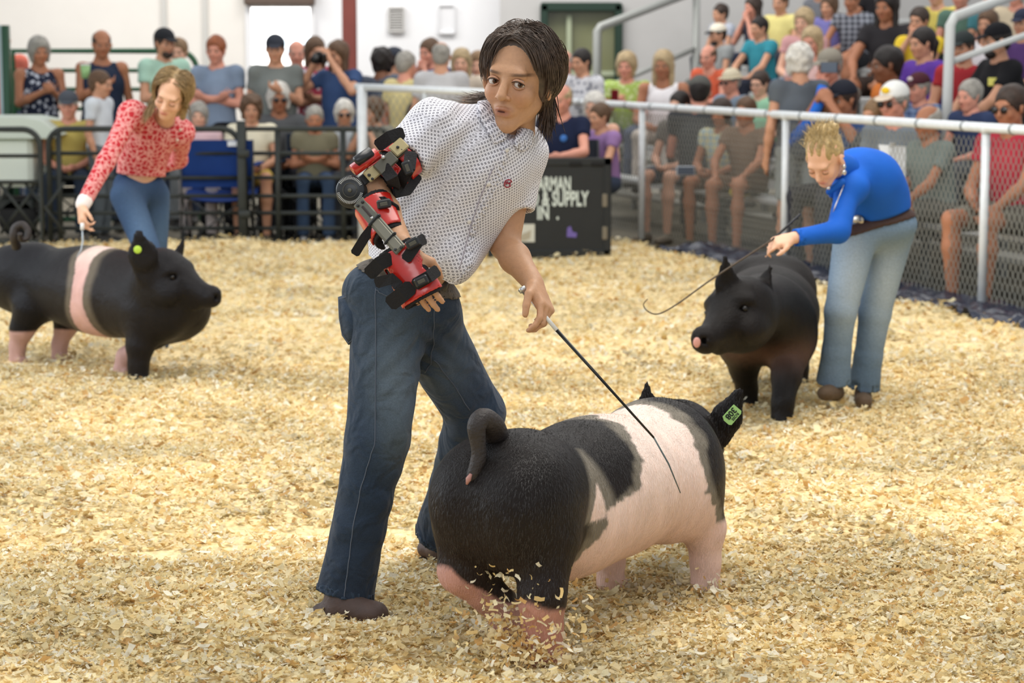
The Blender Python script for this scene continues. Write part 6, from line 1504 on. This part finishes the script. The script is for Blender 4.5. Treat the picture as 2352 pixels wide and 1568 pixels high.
def seated(label, px, top, Y, face=(.1, -1), arms='lap', zs=None, head=None, lean=.05, s=None, zf=-.06, **k):
    zt = zat(top, Y)-(.02 if k.get('hatk') else 0); zs_ = .43 if zs is None else zs
    s = np.clip((zt-zs_)/.835, .72, 1.1) if s is None else s; zs_ = zt-.835*s
    x = XY(px, Y, zt)[0]
    return dress(label, pose_sit(x, Y, zs_, s, face, arms, zf, head, lean), **k)
def bench(label, px, top, row, face=(-.75, -.75), arms='lap', head=None, lean=.06, **k):
    q = .62+BD*row; p = solve_row(px, q-.05); zs = B0+BR*row+.01
    zt = zat(top, p[1])-(.02 if k.get('hatk') else 0); s = float(np.clip((zt-zs)/.835, .80, 1.14))
    zf = zs-.43 if row else -.06
    return dress(label, pose_sit(p[0], p[1], zs, s, face, arms, zf, head, lean), **k)
def phone(label, p, R=None, size=(.037, .005, .075), c=(24, 24, 28)):
    t = thing('phone', label, 'phone', tuple(p)); R = np.eye(3) if R is None else R
    obj('phone_case', box(p, size, R, bev=.004), hx('ph_%d' % c[0], *c, rough=.4), t, smooth=False); obj('screen', box(np.asarray(p)+R@V(0, size[1]+.0006, 0), (size[0]*.88, .0006, size[2]*.92), R), hx('ph_screen', 70, 80, 96, rough=.15), t, smooth=False); return t
def camp_chair(label, px, Y, zs=.42, c=(36, 40, 48), face=(0, -1), wd=.27, bk=.45, x=None):
    x = XY(px, Y, .5)[0] if x is None else x
    t = thing('camp_chair', label, 'chair', (x, Y, -.06), group='folding camp chairs behind the dark gates'); F = nrm(V(face[0], face[1], 0)); U = V(0, 0, 1); S = np.cross(U, F); o = V(x, Y, 0); p = lambda a, b, z: o+S*a+F*b+U*z; R = np.stack([S, F, U], 1)
    m = cloth(*c); fm = hx('chair_frame', 60, 62, 64, rough=.4, metal=.5)
    def sheet(rows): 
        v = []; n = 7
        for th in (0, -.012):
            for (b, z, sag) in rows:
                for i in range(n): a = (i/(n-1)*2-1); v.append(p(a*wd, b+(sag*(a*a-1) if z > zs+.03 else 0), z+(sag*(a*a-1) if z <= zs+.03 else 0)+th*.0)+F*th*(z > zs+.03)+U*th*(z <= zs+.03))
        v = np.array(v); f = []; r = len(rows); N_ = r*n
        for q in (0, N_):
            for j in range(r-1):
                for i in range(n-1): a = q+j*n+i; f.append((a, a+1, a+n+1, a+n) if q == 0 else (a+n, a+n+1, a+1, a))
        return v, f
    obj('seat', sheet([(.24, zs+.02, .02), (.1, zs, .04), (-.08, zs-.03, .05), (-.2, zs-.04, .04)]), m, t); obj('backrest', sheet([(-.20, zs+.04, -.02), (-.24, zs+.2, -.04), (-.28, zs+bk*.75, -.04), (-.30, zs+bk, -.02)]), m, t)
    for sa in (-1, 1):
        for sb, zt in ((.25, zs+.22), (-.27, zs+bk)): obj('leg', tube([p(sa*wd, sb*1.0, -.055), p(sa*wd, sb, zt)], .010, 6), fm, t)
        obj('cross_tube', tube([p(sa*wd, .25, -.03), p(sa*wd, -.25, zs)], .008, 6), fm, t); obj('cross_tube', tube([p(sa*wd, -.25, -.03), p(sa*wd, .25, zs)], .008, 6), fm, t)
        obj('armrest', box(p(sa*(wd+.01), 0, zs+.23), (.03, .26, .008), R, bev=.004), m, t, smooth=False)
    for sb in (.25, -.25): obj('cross_tube', tube([p(-wd, sb, -.03), p(wd, sb, zs)], .008, 6), fm, t); obj('cross_tube', tube([p(wd, sb, -.03), p(-wd, sb, zs)], .008, 6), fm, t)
    return t
# --- standing behind the left gates
standing('older woman in a navy flowered sleeveless top standing at the far left', 88, 86, 20.6, (.5, -1), 'phone', shirt=(34, 40, 62), pat=('floral', (190, 196, 210)), sleeve=.1, pants=(90, 110, 140), hair='bob', hc='grey', skin='t', w=1.12, b=1.1)
standing('bald tanned man in a navy sleeveless shirt holding a cup', 232, 68, 20.7, (.35, -1), ('down', 'phone'), shirt=(36, 48, 72), sleeve=.1, pants=(70, 80, 96), hair='fringe', hc='dark', skin='t', w=1.2, b=1.15)
standing('bearded man in a mint green tee and black cap with folded arms', 375, 60, 20.8, (.7, -.9), 'crossed', shirt=(170, 212, 190), sleeve=.5, pants=(150, 156, 160), hatk='cap', hatc=(40, 42, 46), beard=True, hc='dark', skin='m', w=1.08, b=1.1)
standing('young person with light brown hair behind the girl in red', 411, 88, 21.6, (-.1, -1), 'down', shirt=(222, 222, 224), hair='short', hc='lbrown', skin='l', w=.85, b=.85)
standing('red-haired woman in a blue-grey tee and black trousers with folded arms', 497, 82, 20.4, (-.15, -1), 'crossed', shirt=(128, 146, 172), sleeve=.5, pants=(22, 22, 26), hair='short', hc='red', skin='r', w=1.05, b=1.05)
standing('man in a dark cap and grey tee standing in front of the bright doorway', 632, 74, 20.3, (.05, -1), ('phone', 'down'), shirt=(118, 124, 120), sleeve=.55, pants=(80, 84, 90), hatk='cap', hatc=(52, 56, 66), hc='dark', skin='m', w=1.2, b=1.2)
standing('pale person in a light top half hidden in the bright doorway', 681, 92, 21.6, (.1, -1), 'down', shirt=(206, 196, 196), hair='fringe', hc='grey', skin='r')
standing('woman in a red, white and purple tie-dye tee', 722, 86, 20.9, (.4, -1), 'crossed', shirt=(190, 70, 92), pat=('floral', (214, 208, 220)), sleeve=.55, pants=(60, 50, 80), hair='long', hc='brown', skin='m', w=1.05)
_, Jc = standing('woman in a navy blue tee holding a camera up to her face', 778, 94, 20.4, (-.55, -.85), 'camera', shirt=(52, 78, 124), sleeve=.5, pants=(40, 50, 70), hair='long', hc='brown', skin='m', w=1.1, b=1.1)
c0_ = (Jc['wr'][0]+Jc['wr'][1])/2+Jc['HR'][:, 1]*.05
ct = thing('camera', 'black camera held up by the woman in navy', 'camera', tuple(c0_)); obj('camera_body', box(c0_, (.065, .03, .045), Jc['HR'], bev=.01), eye_dark, ct, smooth=False); obj('lens', disc(c0_+Jc['HR'][:, 1]*.06, Jc['HR'][:, 1], .035, .04, 16, .004), eye_dark, ct); obj('grip', box(c0_+Jc['HR'][:, 2]*.05, (.02, .02, .012), Jc['HR'], bev=.005), eye_dark, ct, smooth=False)
standing('person in a coral shirt cut off by the left edge of the photo', 0, 60, 22.3, (.4, -1), 'down', shirt=(224, 110, 90), hair='short', hc='black', skin='m')
# --- standing group right of the red column
standing('black-haired person seen from behind, leftmost right of the red column', 876, 112, 20.6, (.3, 1), 'down', shirt=(92, 100, 116), hair='curly', hc='black', skin='d', w=.9)
standing('man in a dark cap and blue-grey tee beside the black-haired person', 903, 104, 21.2, (.7, .4), 'down', shirt=(110, 122, 140), hatk='cap', hatc=(58, 62, 72), hc='black', skin='m')
standing('grey-haired man in a pale yellow tee seen from behind', 930, 118, 20.0, (.6, .8), 'down', shirt=(224, 206, 142), sleeve=.5, hair='short', hc='grey', skin='r', w=1.05)
standing('person in a blue top facing right behind the bald man', 990, 88, 21.0, (-.6, -.7), 'chin', shirt=(64, 86, 150), hair='short', hc='brown', skin='r')
standing('balding man in a light grey tee with his back to the ring', 1013, 96, 19.7, (.1, 1), 'down', shirt=(192, 190, 192), sleeve=.55, hair='fringe', hc='grey', skin='m', w=1.25, b=1.25)
standing('woman with long blond hair right of the balding man', 1060, 112, 20.8, (-.1, -1), 'down', shirt=(206, 190, 170), hair='long', hc='blond', skin='l')
standing('person in white with light brown hair beside the boy', 1100, 120, 21.3, (-.2, -1), 'down', shirt=(226, 222, 226), hair='bob', hc='lbrown', skin='l')
# --- seated behind the left gates
seated('older man in a grey cap and yellow tee sitting low at the left', 158, 202, 19.75, (.1, -1), 'lap', shirt=(206, 186, 96), pants=(40, 50, 66), hatk='cap', hatc=(76, 80, 88), hc='grey', skin='r', shoe=(90, 88, 84))
camp_chair('dark folding chair under the man in the yellow tee', 158, 19.9)
standing('boy in a pale grey tee standing in profile', 226, 165, 19.5, (1, -.25), 'down', shirt=(206, 212, 220), sleeve=.55, pants=(96, 104, 110), hair='short', hc='brown', skin='m', w=1.0)
seated('person in a pink and white top mostly hidden behind the girl in red', 456, 236, 19.7, (.1, -1), 'lap', shirt=(226, 190, 196), pants=(180, 170, 168), hair='bob', hc='grey', skin='l', w=.9)
camp_chair('bright blue camp chair standing empty behind the gate', 508, 19.15, zs=.42, c=(26, 56, 120), wd=.30, bk=.44, face=(0, 1))
_cc = [o for o in COL.objects if o.get('label', '').startswith('bright blue camp')][0]; obj('logo_patch', box(P(535, 330, 18.83), (.045, .004, .022), bev=.003), cloth(210, 216, 226), _cc, smooth=False)
seated('woman with wavy brown hair in a white and yellow top', 577, 218, 19.7, (.1, -1), 'lap', shirt=(232, 224, 196), pants=(206, 176, 90), plen=.4, hair='curly', hc='brown', skin='m')
camp_chair('dark folding chair under the woman with wavy brown hair', 577, 19.9)
seated('white-haired man in a dark grey shirt with sunglasses', 638, 190, 20.2, (.2, -1), 'lap', shirt=(92, 94, 98), pants=(60, 62, 70), hair='bob', hc='white', skin='t', glass='sun', w=1.1)
camp_chair('dark folding chair under the white-haired man', 640, 20.4)
seated('older woman in an olive top and jeans with white hair', 722, 245, 19.5, (.1, -1), 'crossed', shirt=(122, 116, 92), pants=(56, 74, 100), hair='short', hc='grey', skin='t', w=1.22, b=1.2, shoe=(200, 200, 200))
camp_chair('dark folding chair under the woman in olive', 722, 19.7, c=(30, 42, 60))
seated('white-haired person in sunglasses and a pale blue top', 790, 230, 19.8, (.1, -1), 'lap', shirt=(206, 214, 220), pants=(36, 48, 80), hair='bob', hc='white', skin='m', glass='sun')
camp_chair('dark folding chair under the person in pale blue', 790, 20.0)
seated('woman with a brown bob in a grey-green top by the barrier post', 868, 224, 19.6, (-.6, -.8), 'chin', shirt=(128, 126, 112), pants=(60, 62, 66), hair='bob', hc='brown', skin='m')
camp_chair('dark folding chair under the woman with the brown bob', 868, 19.8)
seated('dark-haired person in a white top beside the woman with the bob', 908, 222, 20.2, (-.3, -1), 'lap', shirt=(214, 210, 214), hair='short', hc='brown', skin='t')
seated('person in a burgundy top under the barrier rail', 960, 238, 19.9, (-.2, -1), 'lap', shirt=(110, 60, 70), hair='long', hc='dark', skin='m')
# --- around the black panel
standing('person with reddish face behind the boy\'s shoulder', 1298, 116, 21.5, (-.3, -1), 'down', shirt=(150, 150, 160), hair='fringe', hc='grey', skin='r')
standing('woman with a dark ponytail and white print top', 1338, 112, 21.0, (-.6, -.7), 'down', shirt=(210, 210, 216), pat=('floral', (120, 124, 140)), hair='pony', hc='black', skin='m')
_, Jn = seated('man in a navy polo leaning his arm on the black panel', 1300, 192, 18.15, (-.5, -.9), ('rest', 'lap'), zs=.5, shirt=(24, 34, 62), pants=(50, 50, 56), hair='fringe', hc='blond', skin='r', w=1.2, b=1.15)
Rn = Jn['CR']; p = Jn['ch']+Rn@V(.07, .13, .05); obj('polo_emblem', ball(p, (.03, .015, .03), 8), cloth(70, 120, 190), bpy.data.objects[_.name])
camp_chair('dark folding chair behind the black panel', 1300, 18.4)
seated('small person in a white tank top behind the panel', 1372, 212, 19.4, (-.4, -1), 'lap', zs=.45, shirt=(226, 230, 232), sleeve=.1, hair='bob', hc='white', skin='l')
seated('child in a purple tee leaning on the bench end', 1393, 236, 18.9, (-.8, -.6), 'rest', zs=.42, shirt=(150, 112, 168), hair='short', hc='brown', skin='m')
# --- front row on the right, behind the fence
bench('dark-haired woman in a grey camouflage top and shorts in the front row', 1572, 208, 0, (-.65, -.8), 'lap', shirt=(112, 106, 100), pat=('floral', (150, 146, 140)), pants=(70, 80, 96), plen=.4, hair='short', hc='black', skin='l', shoe=(120, 110, 96))
bench('woman in a yellow and pale blue top and tan shorts in the front row', 1665, 228, 0, (-.6, -.85), 'lap', shirt=(206, 198, 150), pat=('plaid', (150, 178, 190)), pants=(110, 84, 66), plen=.4, hair='bob', hc='dark', skin='t')
bench('person in a brown top and shorts right of the woman in yellow', 1722, 222, 0, (-.6, -.85), 'knee', shirt=(120, 96, 78), pants=(96, 76, 60), plen=.4, hair='short', hc='brown', skin='t')
standing('tall curly grey-haired woman in a dark grey tee and blue sling at the fence', 1838, 104, 16.9, (-.25, .95), ('down', 'down'), shirt=(92, 98, 106), sleeve=.35, pants=(150, 156, 156), plen=.4, hair='curly', hc='white', skin='m', w=1.15, b=1.1, hgt=1.72)
bench('man filming with a black phone, blue tee and dark cap turned back', 1950, 158, 0, (-.7, -.7), ('camera', 'camera'), shirt=(54, 84, 140), pants=(60, 60, 66), hatk='cap', hatc=(34, 36, 46), hc='dark', skin='t', w=1.15)
bench('person with brown hair and a dark top low in the front row', 2028, 224, 0, (-.8, -.6), 'lap', shirt=(70, 74, 78), pants=(60, 64, 70), hair='short', hc='lbrown', skin='m')
bench('man in a grey-green polo and shorts in the front row beside the girl in blue', 2150, 240, 0, (-.9, -.5), ('knee', 'knee'), shirt=(112, 124, 120), sleeve=.55, pants=(96, 96, 90), plen=.4, hair='fringe', hc='grey', skin='t', w=1.15, b=1.1)
bench('man in a navy tee with grey hair looking left', 2238, 186, 1, (-.8, -.6), 'lap', shirt=(48, 62, 98), pants=(80, 84, 90), hair='short', hc='grey', skin='r', w=1.1)
bench('man in a red tee with sunglasses on his head at the right edge', 2338, 172, 0, (-.75, -.65), ('knee', 'lap'), shirt=(186, 44, 62), pants=(110, 106, 96), plen=.4, hair='short', hc='dark', skin='t', glass='sun', w=1.15)
# --- second and third rows
bench('blonde woman in a lime green tee at the left end of the stand', 1442, 120, 1, (-.3, -1), 'phone', shirt=(168, 196, 92), pat=('floral', (206, 222, 160)), pants=(90, 100, 120), hair='bob', hc='blond', skin='r')
bench('blonde woman in a white tank top left of the man in orange', 1526, 116, 1, (-.3, -1), 'lap', shirt=(236, 232, 236), sleeve=.08, pants=(200, 190, 180), hair='long', hc='blond', skin='t')
bench('man in a dark camouflage cap turned away in the second row', 1602, 158, 0, (.2, .9), 'lap', shirt=(60, 62, 66), pants=(60, 62, 66), hatk='cap', hatc=(88, 88, 84), hc='black', skin='r')
bench('man in an orange tee with short hair', 1633, 106, 2, (-.6, -.8), 'lap', shirt=(222, 96, 62), pants=(70, 80, 96), hair='fringe', hc='brown', skin='r')
bench('man in a pale bucket hat and sunglasses', 1690, 152, 1, (-.7, -.6), 'lap', shirt=(128, 146, 166), pants=(90, 90, 90), hatk='hat', hatc=(196, 186, 162), hc='grey', skin='r', glass='sun', hair='bucket')
bench('boy in a mint green tee with glasses', 1752, 162, 1, (-.6, -.8), 'lap', shirt=(150, 206, 168), pants=(60, 70, 90), hair='short', hc='dark', skin='l', glass='clear')
bench('bearded man in a grey tee and white-fronted cap', 1657, 52, 3, (-.8, -.5), 'lap', shirt=(146, 150, 150), pants=(100, 100, 96), hatk='cap', hatc=(222, 214, 196), brimc=(40, 38, 38), hc='black', skin='m', beard=True)
bench('dark-haired person in a teal tee leaning forward', 1752, 38, 3, (-.8, -.6), 'knee', shirt=(44, 140, 158), pants=(40, 44, 56), hair='short', hc='black', skin='m')
bench('man in a dark shirt and brown cap behind the man in orange', 1662, 22, 4, (-.8, -.5), 'lap', shirt=(180, 186, 200), pants=(80, 80, 84), hair='short', hc='dark', skin='m')
bench('young blonde woman in a pink top behind the tall grey-haired woman', 1868, 62, 2, (-.5, -.85), 'lap', shirt=(222, 178, 172), pants=(70, 84, 110), hair='long', hc='blond', skin='r')
bench('blonde child in a pale pink top above the grey-haired woman', 1848, 20, 3, (-.5, -.85), 'lap', shirt=(206, 150, 150), pants=(96, 110, 140), hair='bob', hc='blond', skin='l')
bench('person in a grey cap sitting between the filming man and the grey-haired woman', 1915, 106, 1, (-.6, -.7), 'chin', shirt=(120, 112, 100), pants=(80, 80, 80), hatk='cap', hatc=(140, 134, 122), hc='grey', skin='r')
bench('dark-haired child in an orange tee in profile', 2060, 96, 1, (-1, -.2), 'lap', shirt=(222, 118, 42), pants=(60, 60, 70), hair='short', hc='black', skin='d')
bench('woman in a purple tee with dark tied hair and sunglasses on her head', 2132, 62, 2, (-.8, -.4), 'lap', shirt=(92, 52, 160), pants=(40, 40, 50), hair='pony', hc='black', skin='m', w=1.1)
bench('child in a bright yellow tee with arms raised to the face', 2112, 16, 3, (-.6, -.8), 'chin', shirt=(230, 196, 44), pants=(70, 90, 120), hair='short', hc='dark', skin='m')
bench('man in a white cap with a yellow patch and sunglasses', 2066, 164, 0, (-.6, -.7), 'lap', shirt=(120, 130, 140), pants=(80, 84, 90), hatk='cap', hatc=(226, 226, 222), brimc=(214, 196, 176), capmark=(240, 200, 50), hc='grey', skin='r', glass='sun')
bench('man in a maroon cap and blue plaid shirt', 2120, 160, 1, (-.75, -.6), 'lap', shirt=(116, 138, 176), pat=('plaid', (66, 84, 124)), sleeve=.6, pants=(80, 90, 110), hatk='cap', hatc=(72, 36, 44), capmark=(206, 190, 190), hc='grey', skin='r', w=1.2, b=1.15)
bench('boy in a dark cap and red tee behind the white handrail', 2215, 66, 2, (-.6, -.8), 'lap', shirt=(176, 44, 50), pants=(60, 60, 70), hatk='cap', hatc=(46, 52, 52), hc='dark', skin='m', w=.9)
bench('large man in a black tee and black cap looking left', 2305, 46, 2, (-.95, -.3), 'knee', shirt=(26, 26, 30), sleeve=.6, pants=(30, 30, 34), hatk='cap', hatc=(24, 24, 28), hc='black', skin='m', beard=True, w=1.3, b=1.3)
bench('woman in a white tank top above the boy in the dark cap', 2268, 22, 3, (-.6, -.8), 'lap', shirt=(232, 228, 230), sleeve=.08, pants=(120, 130, 150), hair='long', hc='brown', skin='m')
bench('person in a navy cap at the top right corner', 2348, 14, 3, (-.6, -.8), 'lap', shirt=(90, 60, 120), pants=(60, 60, 70), hatk='cap', hatc=(44, 48, 66), hc='dark', skin='m')
# --- upper rows, partly above the frame
bench('person in a black and grey plaid shirt near the top edge', 1958, -28, 4, (-.6, -.8), 'knee', shirt=(52, 54, 64), pat=('plaid', (150, 154, 166)), pants=(34, 34, 38), hair='short', hc='dark', skin='t', plen=.4)
bench('person in a dark top and tan shorts with bare legs and white socks', 2040, -22, 3, (-.6, -.8), 'knee', shirt=(44, 42, 46), pants=(60, 50, 46), plen=.4, hair='long', hc='black', skin='t', shoe=(226, 226, 226))
bench('person in a pale yellow tee above the blonde child', 1795, -20, 4, (-.6, -.8), 'lap', shirt=(226, 212, 130), pants=(60, 64, 76), hair='short', hc='brown', skin='m')
bench('person in a violet top near the top edge', 1905, -10, 4, (-.6, -.8), 'lap', shirt=(120, 116, 186), pants=(60, 70, 90), hair='long', hc='brown', skin='m')
bench('person in a yellow top behind the child in bright yellow', 2150, -48, 4, (-.6, -.8), 'lap', shirt=(226, 206, 96), pants=(84, 90, 100), hair='short', hc='brown', skin='l')
bench('person in a dark green tee at the top, left of the white handrail', 2205, -40, 4, (-.6, -.8), 'lap', shirt=(84, 116, 102), pants=(52, 60, 60), hair='short', hc='grey', skin='r')
bench('person in a dark top with reddish face at the top edge by the grey wall', 1737, -8, 4, (-.8, -.5), 'chin', shirt=(66, 66, 80), pants=(40, 44, 60), hair='long', hc='dark', skin='r')
bench('person in a grey tee and jeans left of the plaid shirt', 1880, -44, 5, (-.6, -.8), 'lap', shirt=(110, 112, 120), pants=(54, 66, 92), hair='bob', hc='brown', skin='m')
bench('person in black and jean shorts above the bare legs', 2010, -60, 5, (-.6, -.8), 'knee', shirt=(30, 28, 32), pants=(110, 130, 160), plen=.4, hair='long', hc='blond', skin='t')
bench('person in a teal tee near the top right', 2275, -36, 4, (-.6, -.8), 'lap', shirt=(60, 120, 130), pants=(70, 70, 80), hair='short', hc='brown', skin='m')
bench('person in a beige top near the top right corner', 2330, -50, 4, (-.6, -.8), 'lap', shirt=(196, 180, 150), pants=(80, 84, 96), hair='bob', hc='grey', skin='r')
# --- small carried things
t = thing('sling', 'bright blue sling strap across the back of the tall grey-haired woman', 'strap', tuple(P(1870, 250, 16.75)))
obj('band', strap_mesh([P(1890, 196, 16.72), P(1882, 235, 16.64), P(1862, 275, 16.62), P(1818, 322, 16.62)], .075, .01), cloth(44, 110, 210), t); obj('band_end', strap_mesh([P(1818, 322, 16.62), P(1800, 345, 16.62)], .05, .014), cloth(36, 96, 190), t)
t = thing('paper', 'white sheet of paper hanging on the fence behind the girl in blue', 'paper', tuple(P(2055, 330, 14.95)))
a, b_, c, d = P(2018, 332, 15.15), P(2081, 336, 15.1), P(2079, 452, 15.1), P(2045, 452, 15.15)
obj('sheet', (np.array([a, b_, c, d, a+V(0, .004, 0), b_+V(0, .004, 0), c+V(0, .004, 0), d+V(0, .004, 0)]), [(0, 1, 2, 3), (7, 6, 5, 4), (0, 4, 5, 1), (1, 5, 6, 2), (2, 6, 7, 3), (3, 7, 4, 0)]), hx('paper_white', 226, 230, 234, rough=.8), t, smooth=False)
obj('clip', box(P(2050, 331, 15.08), (.02, .006, .012), bev=.003), silv, t, smooth=False)
p = solve_row(1915, .5); phone('black phone held up by the filming man', P(1905, 155, p[1]-.35), frame(V(-.6, -.8, 0), V(0, 0, 1)), (.075, .006, .04))
phone('red phone held by the woman in lime green', P(1412, 218, 22.4), frame(V(0, .6, .6), V(0, -.5, .8)), c=(150, 30, 40)); phone('phone in the hand of the dark-haired woman in the front row', P(1575, 392, 18.3), frame(V(0, -1, 0), V(1, 0, 0)), c=(200, 206, 214))
t = thing('cup', 'green and white cup held by the bald man', 'cup', tuple(P(196, 168, 20.35))); obj('cup_body', tube([P(196, 180, 20.32), P(196, 150, 20.32)], [.035, .045], 14), hx('cup_green', 150, 190, 130, rough=.4), t); obj('lid', disc(P(196, 148, 20.32), (0, 0, 1), .047, .008, 14, .003), hx('cup_lid', 226, 226, 226, rough=.4), t)
t = thing('yellow_paper', 'crumpled pale yellow paper in the crowd at the right edge', 'paper', tuple(P(2295, 190, 17.0))); obj('sheet', ball(P(2295, 190, 17.0), (.075, .04, .042), 8), hx('paper_yellow', 232, 226, 120, rough=.8), t, smooth=False); obj('fold', box(P(2285, 188, 16.95), (.05, .01, .03), bev=.004), MATS['paper_yellow'], t, smooth=False)
t = thing('seed_bag', 'yellow printed bag hanging low behind the fence', 'bag', tuple(P(1700, 440, 18.4))); obj('bag', blob([('k', .03, ell(P(1702, 442, 18.3), (.10, .03, .06)))], .012, fn=lambda D, X, Y, Z: D+.008*waves(X, Y, Z, 3, 50)), cloth(200, 182, 70), t); obj('handle', tube([P(1690, 428, 18.3), P(1698, 410, 18.3), P(1712, 428, 18.3)], .005, 6), cloth(200, 182, 70), t)
